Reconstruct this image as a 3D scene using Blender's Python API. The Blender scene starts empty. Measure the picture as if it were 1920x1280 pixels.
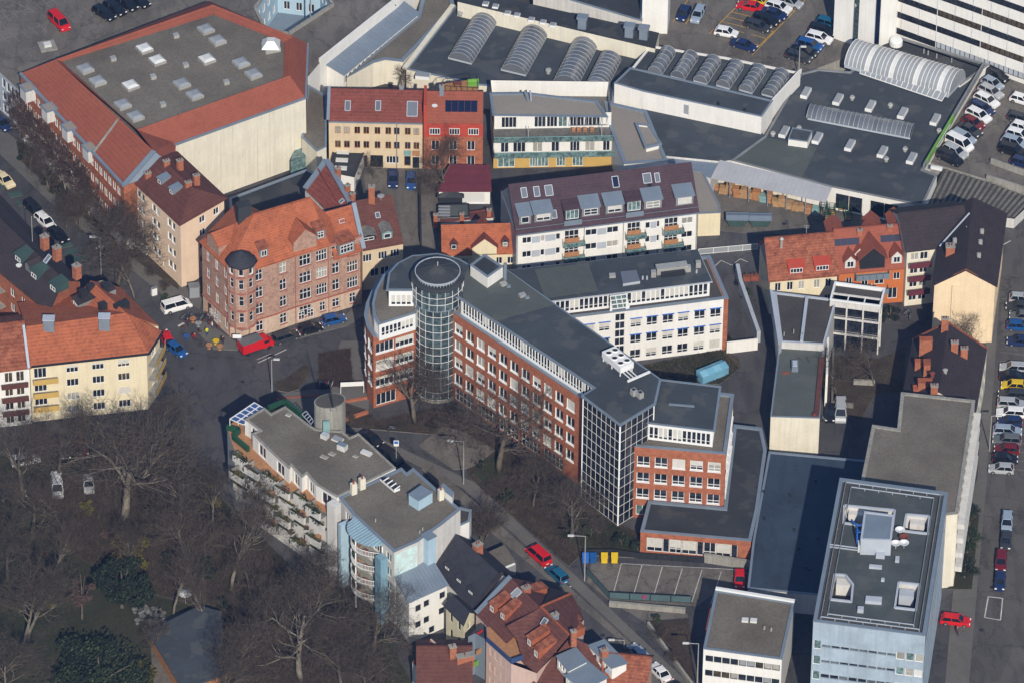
import bpy, math, random
from mathutils import Vector, Matrix
from math import sin, cos, pi, radians, sqrt, atan2
random.seed(7)
S = bpy.context.scene
COL = S.collection
# ---------------------------------------------------------------- camera
PITCH = radians(38.0); ROLL = 0.012; DIST = 1102.0; FPX = 13000.0
_d = Vector((0, cos(PITCH), -sin(PITCH)))
_r0 = Vector((1, 0, 0)); _u0 = Vector((0, sin(PITCH), cos(PITCH)))
_r = _r0*cos(ROLL) + _u0*sin(ROLL); _u = -_r0*sin(ROLL) + _u0*cos(ROLL)
CPOS = -_d*DIST
cd = bpy.data.cameras.new('camera'); cam = bpy.data.objects.new('camera', cd); COL.objects.link(cam)
cd.sensor_width = 36; cd.sensor_fit = 'HORIZONTAL'; cd.lens = 36*FPX/1920; cd.clip_start = 10; cd.clip_end = 6000
cam.matrix_world = Matrix(((_r.x, _u.x, -_d.x, CPOS.x), (_r.y, _u.y, -_d.y, CPOS.y), (_r.z, _u.z, -_d.z, CPOS.z), (0, 0, 0, 1)))
S.camera = cam
# ---------------------------------------------------------------- light
HAZE = 0.00007
SUN_EL = radians(35); SUN_AZ = radians(7)       # sun behind the viewer, a little to the right
w = bpy.data.worlds.new('World'); S.world = w; w.use_nodes = True
nt = w.node_tree; nt.nodes.clear()
sky = nt.nodes.new('ShaderNodeTexSky'); sky.sky_type = 'NISHITA'; sky.sun_disc = False
sky.sun_elevation = SUN_EL; sky.sun_rotation = pi - SUN_AZ; sky.dust_density = 1.0; sky.ozone_density = 5.0; sky.air_density = 1.3
bg = nt.nodes.new('ShaderNodeBackground'); bg.inputs[1].default_value = 0.085
ow = nt.nodes.new('ShaderNodeOutputWorld')
nt.links.new(sky.outputs[0], bg.inputs[0]); nt.links.new(bg.outputs[0], ow.inputs[0])
sd = bpy.data.lights.new('sun', 'SUN'); sd.energy = 4.4; sd.angle = radians(0.5); sd.color = (1.0, 0.915, 0.79)
so = bpy.data.objects.new('sun', sd); COL.objects.link(so)
sdir = Vector((sin(SUN_AZ)*cos(SUN_EL), -cos(SUN_AZ)*cos(SUN_EL), sin(SUN_EL)))
so.rotation_euler = sdir.to_track_quat('Z', 'Y').to_euler()
S.view_settings.view_transform = 'Standard'; S.view_settings.look = 'None'
S.view_settings.gamma = 1; S.view_settings.use_curve_mapping = False; S.view_settings.exposure = 0.26
# ---------------------------------------------------------------- picking points of the place
def ray(px, py):
 return _d + _r*((px-960)/FPX) + _u*((640-py)/FPX)
def P(px, py, z=0.0):
 q = ray(px, py); t = (z-CPOS.z)/q.z
 return CPOS + q*t
def up(v, z): return Vector((v.x, v.y, z))
def ccw(q):
 a = sum(q[i].x*q[(i+1) % len(q)].y-q[(i+1) % len(q)].x*q[i].y for i in range(len(q)))
 return q if a > 0 else q[::-1]
def PL(pts, z):
 return [P(a, b, z) for a, b in pts]
def onpl(px, py, pl):
 q = ray(px, py); o, n = pl
 return CPOS + q*((o-CPOS).dot(n)/q.dot(n))
def plane(a, b, c):
 n = (b-a).cross(c-a).normalized()
 return (a, n if n.z > 0 else -n)
# ---------------------------------------------------------------- materials
MATS = {}
def _ramp(nt, fac, c0, c1, p0=.35, p1=.65):
 r = nt.nodes.new('ShaderNodeValToRGB'); nt.links.new(fac, r.inputs[0])
 r.color_ramp.elements[0].position = p0; r.color_ramp.elements[1].position = p1
 r.color_ramp.elements[0].color = (*c0, 1); r.color_ramp.elements[1].color = (*c1, 1)
 return r.outputs[0]
def noise(nt, scale, detail=4, vec=None, rough=.6, st=(1, 1, 1)):
 if vec is None:
  vec = nt.nodes.new('ShaderNodeNewGeometry').outputs['Position']
 mp = nt.nodes.new('ShaderNodeMapping'); mp.inputs['Scale'].default_value = st; nt.links.new(vec, mp.inputs[0])
 n = nt.nodes.new('ShaderNodeTexNoise'); n.inputs['Scale'].default_value = scale; n.inputs['Detail'].default_value = detail
 n.inputs['Roughness'].default_value = rough; nt.links.new(mp.outputs[0], n.inputs[0]); return n.outputs[0]
def mix(nt, fac, a, b, mode='MIX'):
 m = nt.nodes.new('ShaderNodeMix'); m.data_type = 'RGBA'; m.blend_type = mode; m.clamp_result = True
 for s, v in ((m.inputs[0], fac), (m.inputs[6], a), (m.inputs[7], b)):
  if isinstance(v, (int, float)): s.default_value = v
  elif isinstance(v, tuple): s.default_value = (*v, 1)
  else: nt.links.new(v, s)
 return m.outputs[2]
def mat(name, c, rough=.85, var=.18, sc=.35, fine=.12, metal=0, spec=.3, rnd=0, bump=0, streak=0, c2=None, patch=0, rows=0, seam=0, crack=0):
 """var: broad mottling, fine: fine grain, rnd: brightness per object, streak: rain streaks, patch: repaired patches, rows: tile courses"""
 if name in MATS: return MATS[name]
 m = bpy.data.materials.new(name); m.use_nodes = True; nt = m.node_tree
 b = nt.nodes['Principled BSDF']; b.inputs['Roughness'].default_value = rough; b.inputs['Metallic'].default_value = metal
 b.inputs['Specular IOR Level'].default_value = spec
 lo = tuple(x*(1-var) for x in c); hi = tuple(min(1, x*(1+var)) for x in (c2 or c))
 col = _ramp(nt, noise(nt, sc, 5), lo, hi, .32, .68)
 if fine:
  g = _ramp(nt, noise(nt, 3.1, 6, rough=.75), (1-fine*2,)*3, (1, 1, 1), .3, .6)
  col = mix(nt, 1.0, col, g, 'MULTIPLY')
 if streak:
  g = _ramp(nt, noise(nt, 1.0, 4, st=(2.2, 2.2, .12)), (1-streak,)*3, (1, 1, 1), .35, .6)
  col = mix(nt, 1.0, col, g, 'MULTIPLY')
 if patch:
  v = nt.nodes.new('ShaderNodeTexVoronoi'); v.inputs['Scale'].default_value = .13
  nt.links.new(nt.nodes.new('ShaderNodeNewGeometry').outputs['Position'], v.inputs[0])
  g = _ramp(nt, v.outputs['Color'], (1-patch,)*3, (1+0*patch,)*3, .2, .8)
  col = mix(nt, 1.0, col, g, 'MULTIPLY')
 if rows:
  wv = nt.nodes.new('ShaderNodeTexWave'); wv.bands_direction = 'Z'; wv.inputs['Scale'].default_value = 1.0; wv.inputs['Distortion'].default_value = .6
  wv.inputs['Detail Scale'].default_value = 2.5
  nt.links.new(nt.nodes.new('ShaderNodeNewGeometry').outputs['Position'], wv.inputs[0])
  g = _ramp(nt, wv.outputs['Fac'], (1-rows*1.7,)*3, (1, 1, 1), .1, .6)
  col = mix(nt, 1.0, col, g, 'MULTIPLY')
  v = nt.nodes.new('ShaderNodeTexVoronoi'); v.inputs['Scale'].default_value = 2.3
  nt.links.new(nt.nodes.new('ShaderNodeNewGeometry').outputs['Position'], v.inputs[0])
  col = mix(nt, 1.0, col, _ramp(nt, v.outputs['Color'], (1-rows*2.2,)*3, (1, 1, 1), .1, .5), 'MULTIPLY')
 if seam:
  bt = nt.nodes.new('ShaderNodeTexBrick'); bt.inputs['Scale'].default_value = 1; bt.inputs['Brick Width'].default_value = 7.5; bt.inputs['Row Height'].default_value = 1.1; bt.inputs['Mortar Size'].default_value = .045; bt.inputs['Mortar Smooth'].default_value = 1
  for k, cc in (('Color1', 1), ('Color2', 1-seam*.45), ('Mortar', 1-seam)): bt.inputs[k].default_value = (cc, cc, cc, 1)
  mp = nt.nodes.new('ShaderNodeMapping'); mp.inputs['Rotation'].default_value = (0, 0, .25); nt.links.new(nt.nodes.new('ShaderNodeNewGeometry').outputs['Position'], mp.inputs[0]); nt.links.new(mp.outputs[0], bt.inputs[0])
  col = mix(nt, 1.0, col, bt.outputs['Color'], 'MULTIPLY')
  col = mix(nt, 1.0, col, _ramp(nt, noise(nt, .22, 3, rough=.4), (1, 1, 1), (1+0*seam, 1, 1), .5, .56), 'MULTIPLY')
  col = mix(nt, _ramp(nt, noise(nt, .31, 2, rough=.5), (0, 0, 0), (seam*1.6,)*3, .56, .62), col, (.13, .125, .11))
 if crack:
  v = nt.nodes.new('ShaderNodeTexVoronoi'); v.feature = 'DISTANCE_TO_EDGE'; v.inputs['Scale'].default_value = .11
  q = nt.nodes.new('ShaderNodeVectorMath'); q.operation = 'ADD'; gp = nt.nodes.new('ShaderNodeNewGeometry').outputs['Position']; nz = nt.nodes.new('ShaderNodeTexNoise'); nz.inputs['Scale'].default_value = .5
  nt.links.new(gp, nz.inputs[0]); sc_ = nt.nodes.new('ShaderNodeVectorMath'); sc_.operation = 'SCALE'; sc_.inputs['Scale'].default_value = 3; nt.links.new(nz.outputs['Color'], sc_.inputs[0]); nt.links.new(gp, q.inputs[0]); nt.links.new(sc_.outputs[0], q.inputs[1]); nt.links.new(q.outputs[0], v.inputs[0])
  col = mix(nt, 1.0, col, _ramp(nt, v.outputs['Distance'], (1-crack,)*3, (1, 1, 1), .004, .02), 'MULTIPLY')
  col = mix(nt, 1.0, col, _ramp(nt, noise(nt, .6, 3, st=(1, .25, 1)), (1-crack*.6,)*3, (1, 1, 1), .42, .5), 'MULTIPLY')
 if rnd:
  oi = nt.nodes.new('ShaderNodeObjectInfo')
  col = mix(nt, 1.0, col, _ramp(nt, oi.outputs['Random'], (1-rnd,)*3, (1, 1, 1), 0, 1), 'MULTIPLY')
 nt.links.new(col, b.inputs['Base Color'])
 if bump:
  bn = nt.nodes.new('ShaderNodeBump'); bn.inputs['Strength'].default_value = bump; bn.inputs['Distance'].default_value = .15
  nt.links.new(noise(nt, 2.2, 6), bn.inputs['Height']); nt.links.new(bn.outputs[0], b.inputs['Normal'])
 MATS[name] = m; return m
def plain(name, c, rough=.5, metal=0, spec=.5, rnd=0):
 return mat(name, c, rough, .05, .5, .03, metal, spec, rnd)
def M_(k): return MATS[k]
mat('render_cream', (.67, .63, .52), var=.06, fine=.05, streak=.10)
mat('render_peach', (.78, .60, .45), var=.06, fine=.05, streak=.07)
mat('render_beige', (.58, .47, .32), var=.06, fine=.05, streak=.07)
mat('render_yellow', (.69, .61, .43), var=.05, fine=.05, streak=.07)
mat('render_white', (.72, .71, .68), var=.04, fine=.04, streak=.07)
mat('render_offwhite', (.58, .57, .55), var=.07, fine=.06, streak=.14)
mat('render_orange', (.50, .15, .045), var=.06, fine=.05, streak=.08)
mat('render_pink', (.58, .42, .36), var=.05, fine=.05, streak=.08)
mat('render_skyblue', (.36, .50, .60), var=.05, fine=.05, streak=.08)
mat('render_gable', (.72, .57, .38), var=.06, fine=.05, streak=.10)
mat('render_ochre', (.50, .33, .10), var=.06, fine=.06)
mat('render_grey', (.26, .27, .29), var=.06, fine=.06)
mat('render_redpaint', (.40, .06, .035), var=.1, fine=.08)
mat('brick_red', (.36, .120, .060), var=.13, sc=1.2, fine=.16, c2=(.39, .14, .075), rows=.06)
mat('sandstone', (.46, .29, .22), var=.16, sc=1.5, fine=.16, streak=.12, rows=.10)
mat('sandstone_pale', (.56, .42, .32), var=.12, sc=1.5, fine=.14, streak=.12)
mat('sandstone_trim', (.33, .12, .09), var=.12, sc=1.5, fine=.12)
mat('concrete', (.30, .29, .26), var=.14, fine=.14, streak=.22)
mat('concrete_dark', (.17, .165, .15), var=.2, fine=.16, streak=.3)
mat('tile_orange', (.37, .110, .050), var=.14, sc=.5, fine=.12, streak=0, rows=.10)
mat('tile_red', (.20, .056, .040), var=.12, sc=.5, fine=.12, rows=.10)
mat('tile_rust', (.26, .075, .04), var=.2, sc=.9, fine=.22, rows=.12, c2=(.32, .11, .06))
mat('tile_hall', (.27, .078, .046), var=.08, sc=.2, fine=.08, rows=.06)
mat('tile_brown', (.12, .045, .034), var=.12, sc=.5, fine=.14, rows=.08)
mat('tile_plum', (.066, .040, .050), var=.10, sc=.4, fine=.10, rows=.08)
mat('tile_dark', (.042, .032, .034), var=.14, sc=.5, fine=.14, rows=.08)
mat('tile_slate', (.035, .036, .045), var=.14, sc=.5, fine=.12, rows=.08)
mat('roof_felt', (.056, .067, .078), var=.18, sc=.12, fine=.10, patch=.14, seam=.16)
mat('roof_felt_green', (.085, .098, .092), var=.12, sc=.12, fine=.10, seam=.12)
mat('roof_felt_dark', (.040, .044, .048), var=.18, sc=.15, fine=.12, patch=.12, seam=.12)
mat('roof_gravel', (.150, .128, .102), var=.2, sc=.10, fine=.22, c2=(.16, .145, .12))
mat('roof_gravel_pale', (.26, .235, .205), var=.07, sc=.1, fine=.1)
mat('roof_gravel_dark', (.075, .068, .06), var=.2, sc=.12, fine=.2)
mat('zinc', (.20, .245, .30), rough=.45, var=.08, fine=.05, metal=.2)
mat('zinc_pale', (.42, .46, .52), rough=.5, var=.08, fine=.05, metal=.1)
mat('corrugated_grey', (.34, .35, .38), rough=.7, var=.07, fine=.05)
mat('metal_galv', (.42, .42, .40), rough=.45, var=.08, metal=.3)
mat('paint_white', (.71, .72, .72), rough=.5, var=.03, fine=.02)
mat('paint_green', (.018, .07, .035), rough=.5)
mat('paint_lime', (.15, .34, .05), rough=.5)
mat('paint_blue', (.03, .14, .50), rough=.5)
mat('paint_teal', (.20, .33, .33), rough=.5)
mat('paint_dark', (.025, .027, .03), rough=.5)
mat('paint_grey', (.20, .21, .22), rough=.5)
mat('wood', (.36, .17, .07), var=.2, sc=2)
mat('wood_orange', (.38, .19, .09), var=.15, sc=2)
mat('chimney_brick', (.36, .13, .07), var=.2, sc=2, fine=.2)
mat('blind', (.58, .57, .53), rough=.7, var=.05, sc=1, rnd=.12)
mat('curtain', (.40, .39, .35), rough=.8, var=.2, sc=3, rnd=.4)
mat('asphalt', (.098, .091, .085), var=.2, sc=.07, fine=.14, patch=.16, crack=.3)
mat('asphalt_dark', (.078, .075, .078), var=.24, sc=.06, fine=.14, patch=.16, crack=.3)
mat('asphalt_worn', (.155, .140, .122), var=.2, sc=.12, fine=.16, patch=.14, crack=.3)
mat('paving', (.125, .118, .108), var=.14, sc=.15, fine=.14)
mat('paving_red', (.26, .085, .05), var=.15, sc=.6, fine=.14)
mat('soil', (.060, .042, .028), var=.35, sc=.35, fine=.3, bump=.5, c2=(.10, .055, .03))
mat('leaf_litter', (.062, .050, .032), var=.4, sc=.25, fine=.35, bump=.6, c2=(.060, .046, .030))
mat('grass', (.042, .045, .020), var=.25, sc=.12, fine=.3, bump=.5, c2=(.040, .038, .020))
mat('grass_green', (.036, .046, .018), var=.25, sc=.3, fine=.3, bump=.5)
mat('line_white', (.50, .50, .48), fine=.2)
mat('line_yellow', (.50, .30, .05), fine=.2)
mat('line_faint', (.20, .19, .17), fine=.3)
mat('bark', (.125, .105, .08), var=.25, sc=1.2, fine=.2)
mat('bark_pale', (.20, .175, .14), var=.25, sc=1.2, fine=.2)
mat('bark_birch', (.60, .57, .52), var=.25, sc=2, fine=.3)
mat('twig', (.074, .058, .044), var=.2, sc=1)
mat('twig_red', (.066, .043, .036), var=.2, sc=1)
mat('leaf_dark', (.012, .022, .012), var=.4, sc=.8, fine=.2, rough=.8, c2=(.020, .030, .014))
mat('leaf_green', (.032, .046, .018), var=.4, sc=.9, fine=.2, rough=.7)
mat('leaf_olive', (.105, .088, .020), var=.35, sc=.9, fine=.2, rough=.7)
mat('leaf_rust', (.10, .062, .05), var=.3, sc=1.5, fine=.2)
mat('leaf_pot', (.07, .085, .025), var=.5, sc=1.5, fine=.2, rnd=.4)
mat('solar', (.006, .010, .035), rough=.2, var=.05, fine=0, spec=.6)
def glass(name, c, rough=.08, rnd=.5, metal=0.0, nz=1):
 m = bpy.data.materials.new(name); m.use_nodes = True; nt = m.node_tree; b = nt.nodes['Principled BSDF']
 oi = nt.nodes.new('ShaderNodeObjectInfo'); lo = tuple(x*(1-rnd) for x in c)
 col = _ramp(nt, oi.outputs['Random'], lo, c, 0, 1)
 if nz: col = mix(nt, 1.0, col, _ramp(nt, noise(nt, 1.7, 2), (.45,)*3, (1.0,)*3, .4, .6), 'MULTIPLY')
 nt.links.new(col, b.inputs['Base Color']); b.inputs['Roughness'].default_value = rough; b.inputs['Metallic'].default_value = metal
 b.inputs['Specular IOR Level'].default_value = .6
 MATS[name] = m; return m
glass('glass', (.030, .036, .050)); glass('glass_warm', (.10, .075, .045), rnd=.8)
glass('glass_tower', (.10, .145, .165), rnd=.5); glass('glass_teal', (.17, .27, .27), rnd=.3)
glass('glass_roof', (.21, .23, .26), .2, .3, .35, 0); glass('glass_clear', (.16, .18, .20), .25, .3)
glass('poly_grey', (.27, .29, .31), .35, .12, 0, 0); glass('poly_white', (.58, .59, .58), .4, .05, 0, 0)
glass('car_glass', (.012, .015, .020), .05, .2)
# ---------------------------------------------------------------- mesh builder
W = {}
class MB:
 def __init__(s): s.v = []; s.f = []; s.m = []; s.ms = []
 def mi(s, m):
  if m is None: m = s.ms[0] if s.ms else 'concrete'
  if m not in s.ms: s.ms.append(m)
  return s.ms.index(m)
 def face(s, pts, m=None):
  i = len(s.v); s.v += [Vector(p) for p in pts]; s.f.append(tuple(range(i, i+len(pts)))); s.m.append(s.mi(m)); return s
 def mesh(s, vs, fs, m=None):
  i = len(s.v); s.v += [Vector(p) for p in vs]; k = s.mi(m)
  for f in fs: s.f.append(tuple(i+a for a in f)); s.m.append(k)
  return s
 def prism(s, pts, h, m=None, mt=None):
  """solid between polygon pts (CCW seen from above) and the same moved by h (a number: up, or a vector)"""
  h = Vector((0, 0, h)) if isinstance(h, (int, float)) else h
  n = len(pts); a = [Vector(p) for p in pts]; b = [p+h for p in a]
  if h.z < 0: a, b = b, a
  s.mesh(b, [tuple(range(n))], mt or m); s.mesh(a, [tuple(range(n-1, -1, -1))], m)
  s.mesh(a+b, [(i, (i+1) % n, n+(i+1) % n, n+i) for i in range(n)], m); return s
 def box(s, c, sz, rz=0, m=None, mt=None):
  """c: centre of the bottom, sz: (x, y, z)"""
  x, y = sz[0]/2, sz[1]/2; ca, sa = cos(rz), sin(rz)
  p = [Vector((c[0]+a*ca-b*sa, c[1]+a*sa+b*ca, c[2])) for a, b in ((-x, -y), (x, -y), (x, y), (-x, y))]
  return s.prism(p, sz[2], m, mt)
 def bar(s, a, b, w, h=None, m=None):
  """rectangular bar from a to b"""
  a = Vector(a); b = Vector(b); h = h or w; d = (b-a).normalized()
  up = Vector((0, 0, 1)) if abs(d.z) < .95 else Vector((1, 0, 0))
  r = d.cross(up).normalized(); u = r.cross(d)
  q = [r*(-w/2)+u*(-h/2), r*(w/2)+u*(-h/2), r*(w/2)+u*(h/2), r*(-w/2)+u*(h/2)]
  return s.mesh([a+k for k in q]+[b+k for k in q], [(0, 1, 5, 4), (1, 2, 6, 5), (2, 3, 7, 6), (3, 0, 4, 7), (3, 2, 1, 0), (4, 5, 6, 7)], m)
 def tube(s, pts, rad, n=6, m=None):
  """tapered tube through pts with radii rad"""
  if isinstance(rad, (int, float)): rad = [rad]*len(pts)
  pts = [Vector(p) for p in pts]; vs = []; fs = []
  for i, p in enumerate(pts):
   d = (pts[min(i+1, len(pts)-1)]-pts[max(i-1, 0)]).normalized()
   up = Vector((0, 0, 1)) if abs(d.z) < .9 else Vector((1, 0, 0))
   r = d.cross(up).normalized(); u = r.cross(d)
   vs += [p+(r*cos(2*pi*k/n)+u*sin(2*pi*k/n))*rad[i] for k in range(n)]
  for i in range(len(pts)-1):
   for k in range(n): fs.append((i*n+k, i*n+(k+1) % n, (i+1)*n+(k+1) % n, (i+1)*n+k))
  fs.append(tuple(range(n-1, -1, -1))); fs.append(tuple(range((len(pts)-1)*n, len(pts)*n)))
  return s.mesh(vs, fs, m)
 def lathe(s, c, prof, n=20, m=None):
  vs = []; fs = []
  for r, z in prof: vs += [Vector((c[0]+r*cos(2*pi*k/n), c[1]+r*sin(2*pi*k/n), c[2]+z)) for k in range(n)]
  for i in range(len(prof)-1):
   for k in range(n): fs.append((i*n+k, i*n+(k+1) % n, (i+1)*n+(k+1) % n, (i+1)*n+k))
  if prof[0][0] > .01: fs.append(tuple(range(n-1, -1, -1)))
  if prof[-1][0] > .01: fs.append(tuple(range((len(prof)-1)*n, len(prof)*n)))
  return s.mesh(vs, fs, m)
 def data(s, name, loc=None, smooth=False):
  me = bpy.data.meshes.new(name); l = loc or Vector()
  me.from_pydata([tuple(v-l) for v in s.v], [], s.f)
  for k in s.ms: me.materials.append(MATS[k])
  me.polygons.foreach_set('material_index', s.m)
  if smooth: me.polygons.foreach_set('use_smooth', [True]*len(s.f))
  me.update(); return me
 def build(s, name, parent=None, smooth=False, loc=None):
  if not s.v: return None
  if parent is not None: l = W[parent.name].translation.copy()
  else: l = loc if loc is not None else Vector()
  o = bpy.data.objects.new(name, s.data(name, l, smooth)); COL.objects.link(o)
  if parent is not None:
   o.parent = parent
  else: o.location = l
  W[o.name] = Matrix.Translation(l); return o
def inst(name, data, parent, M):
 """object using shared mesh data, at world matrix M, under parent"""
 o = bpy.data.objects.new(name, data); COL.objects.link(o)
 o.parent = parent; o.matrix_local = (W[parent.name].inverted() @ M) if parent else M; W[o.name] = M.copy(); return o
def tag(o, label, cat, group=None, kind=None):
 if label: o['label'] = label
 if cat: o['category'] = cat
 if group: o['group'] = group
 if kind: o['kind'] = kind
 return o
def thing(name, loc, label, cat, group=None, rz=0):
 o = bpy.data.objects.new(name, None); COL.objects.link(o); o.empty_display_size = .3
 M = Matrix.Translation(Vector(loc)) @ Matrix.Rotation(rz, 4, 'Z'); o.matrix_world = M; W[o.name] = M
 # parts built in world coordinates expect an unrotated root, so rotated roots are only used for copied kinds
 return tag(o, label, cat, group)
def struct(o): o['kind'] = 'structure'; return o
def frame(A, B):
 """local frame of a facade: x along A->B, y into the building, z up"""
 d = (B-A); d.z = 0; L = d.length; d.normalize()
 M = Matrix(((d.x, -d.y, 0, A.x), (d.y, d.x, 0, A.y), (0, 0, 1, 0), (0, 0, 0, 1))); return M, L
# ---------------------------------------------------------------- windows
WC = {}
def win_data(w, h, nx, bl, fm, gm, tr, bm, sill):
 k = (round(w, 2), round(h, 2), nx, bl, fm, gm, tr, bm, sill)
 if k in WC: return WC[k]
 f = MB(); t = .05 if w < 1 else .075
 f.bar((-w/2, 0, t/2), (w/2, 0, t/2), .08, t, fm); f.bar((-w/2, 0, h-t/2), (w/2, 0, h-t/2), .08, t, fm)
 for x in [-w/2+t/2, w/2-t/2] + [-w/2 + w*i/nx for i in range(1, nx)]:
  f.bar((x, -.002, t), (x, -.002, h-t), t, .08, fm)
 if tr: f.bar((-w/2+t, .001, h*tr), (w/2-t, .001, h*tr), .08, t*.9, fm)
 g = MB(); g.prism([Vector((-w/2+.03, .05, .03)), Vector((w/2-.03, .05, .03)), Vector((w/2-.03, .08, .03)), Vector((-w/2+.03, .08, .03))], h-.06, gm)
 b = None
 if bl:
  b = MB(); z0 = h*(1-bl); n = max(2, int((h-z0)/.22))
  b.box((0, -.035, z0), (w-.12, .03, h-z0-.03), 0, bm)
  for i in range(n): b.box((0, -.055, z0+(h-z0-.05)*i/n), (w-.14, .02, .07), 0, bm)
  b = b.data('blind')
 s = None
 if sill: s = MB().box((0, -.16, -.10), (w+.16, .30, .09), 0, sill).data('sill')
 WC[k] = (f.data('window'), g.data('pane'), b, s); return WC[k]
def window(par, M, w, h, nx=2, bl=0, fm='paint_white', gm=None, tr=0, bm='blind', sill=None, name='window'):
 if gm is None: gm = random.choices(['glass', 'glass_warm', 'curtain'], [.76, .1, .14])[0]
 f, g, b, s = win_data(w, h, nx, bl, fm, gm, tr, bm, sill)
 o = inst(name, f, par, M); inst('pane', g, o, M)
 if b: inst('blind', b, o, M)
 if s: inst('sill', s, o, M)
 return o
def wall(root, A, B, z0, z1, wins, m, name='wall', dep=.16, th=0, base=None):
 """flat wall from A to B (A left, B right seen from outside), with real openings. wins: dicts u z w h + window options"""
 M, L = frame(A, B); mb = MB(); mb.mi(m)
 wins = [q for q in wins if q['u']-q['w']/2 > .03 and q['u']+q['w']/2 < L-.03]
 us = sorted({0.0, L} | {round(q['u']-q['w']/2, 3) for q in wins} | {round(q['u']+q['w']/2, 3) for q in wins})
 zs = sorted({z0, z1} | {round(q['z'], 3) for q in wins} | {round(q['z']+q['h'], 3) for q in wins} | ({base[0]} if base else set()))
 def T(u, y, z): return M @ Vector((u, y, z))
 for j in range(len(zs)-1):
  a, b = zs[j], zs[j+1]; zc = (a+b)/2; run = None
  mm = base[1] if base and zc < base[0] else m
  rw = [q for q in wins if q['z'] < zc < q['z']+q['h']]
  for i in range(len(us)-1):
   uc = (us[i]+us[i+1])/2
   hole = any(abs(uc-q['u']) < q['w']/2 for q in rw)
   if not hole and run is None: run = us[i]
   if run is not None and (hole or i == len(us)-2):
    e = us[i] if hole else us[i+1]
    mb.face([T(run, 0, a), T(e, 0, a), T(e, 0, b), T(run, 0, b)], mm); run = None
 for q in wins:
  a, b, c, d = q['u']-q['w']/2, q['u']+q['w']/2, q['z'], q['z']+q['h']; e = dep+.1
  rm = q.get('rm', m)
  mb.face([T(a, 0, c), T(b, 0, c), T(b, e, c), T(a, e, c)], rm); mb.face([T(a, 0, d), T(a, e, d), T(b, e, d), T(b, 0, d)], rm)
  mb.face([T(a, 0, c), T(a, e, c), T(a, e, d), T(a, 0, d)], rm); mb.face([T(b, 0, c), T(b, 0, d), T(b, e, d), T(b, e, c)], rm)
 o = mb.build(name, root)
 for q in wins:
  k = {a: b for a, b in q.items() if a not in ('u', 'z', 'rm')}
  window(root, M @ Matrix.Translation((q['u'], dep, q['z'])), **k)
 return o
def grid(L, zs, n, w, h, m0=1.0, m1=1.0, skip=(), blp=0, us=None, **kw):
 out = []
 us = us or [m0 + (L-m0-m1)*((i+.5)/n) for i in range(n)]
 for j, z in enumerate(zs):
  for i, u in enumerate(us):
   if (i, j) in skip: continue
   q = dict(u=u, z=z, w=w, h=h, **kw)
   if blp and random.random() < blp: q['bl'] = random.choice((.35, .55, .8, .97, .97))
   out.append(q)
 return out
def solid(root, poly, z0, z1, m, wins=None, name='wall', base=None):
 """walls round a polygon (CCW). wins: {edge: [windows]} or {edge: function(length)->windows}"""
 wins = wins or {}; mb = MB(); n = len(poly)
 for i in range(n):
  A, B = poly[i], poly[(i+1) % n]
  if i in wins and wins[i]:
   q = wins[i]; q = q((B-A).length) if callable(q) else q
   wall(root, A, B, z0, z1, q, m, name, base=base, dep=.05 if name == 'set_back_wall' else .16)
  else:
   a = Vector((A.x, A.y, z0)); b = Vector((B.x, B.y, z0)); t = Vector((0, 0, z1-z0))
   if base:
    t2 = Vector((0, 0, base[0]-z0)); mb.face([a, b, b+t2, a+t2], base[1]); mb.face([a+t2, b+t2, b+t, a+t], m)
   else: mb.face([a, b, b+t, a+t], m)
 return mb.build(name, root)
def inset(poly, d):
 n = len(poly); out = []
 for i in range(n):
  a, b, c = poly[i-1], poly[i], poly[(i+1) % n]
  e1 = Vector((b.x-a.x, b.y-a.y)).normalized(); e2 = Vector((c.x-b.x, c.y-b.y)).normalized()
  n1 = Vector((-e1.y, e1.x)); n2 = Vector((-e2.y, e2.x)); k = n1+n2
  k = k/max(.35, k.dot(n1)) if k.length > 1e-6 else n1
  out.append(Vector((b.x+k.x*d, b.y+k.y*d, b.z)))
 return out
def setz(poly, z): return [Vector((p.x, p.y, z)) for p in poly]
def parapet(root, poly, z, h=.5, wd=.35, m='zinc', rm='roof_felt', im=None, over=.06):
 """flat roof sheet below a parapet with a metal coping; z is the top of the coping"""
 pi_ = inset(poly, wd); po = inset(poly, -over); n = len(poly); mb = MB()
 a, b = setz(po, z), setz(pi_, z); c = setz(po, z-.12); d = setz(pi_, z-h)
 for i in range(n):
  j = (i+1) % n
  mb.face([a[i], a[j], b[j], b[i]], m); mb.face([c[i], c[j], a[j], a[i]], m)
  mb.face([b[i], b[j], d[j], d[i]], im or m)
  e, f = setz([poly[i], poly[j]], z-.12); mb.face([c[j], c[i], e, f], m)
 mb.build('parapet', root)
 return MB().face(d, rm).build('roof', root)
def slab(root, poly, z, t, m, mt=None, name='roof', over=0):
 p = inset(poly, -over) if over else poly
 return MB().prism(setz(p, z-t), t, m, mt or m).build(name, root)
def tiles(root, faces, m, t=.22, name='roof', edge=None):
 """pitched roof: every face a slab of thickness t"""
 mb = MB(); mb.mi(m)
 for f in faces:
  f = [Vector(p) for p in f]; n = (f[1]-f[0]).cross(f[2]-f[0])
  if n.z < 0: f = f[::-1]
  mb.prism([p-Vector((0, 0, t)) for p in f], t, edge or m, m)
 return mb.build(name, root)
def lerp(a, b, t): return a+(b-a)*t
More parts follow.
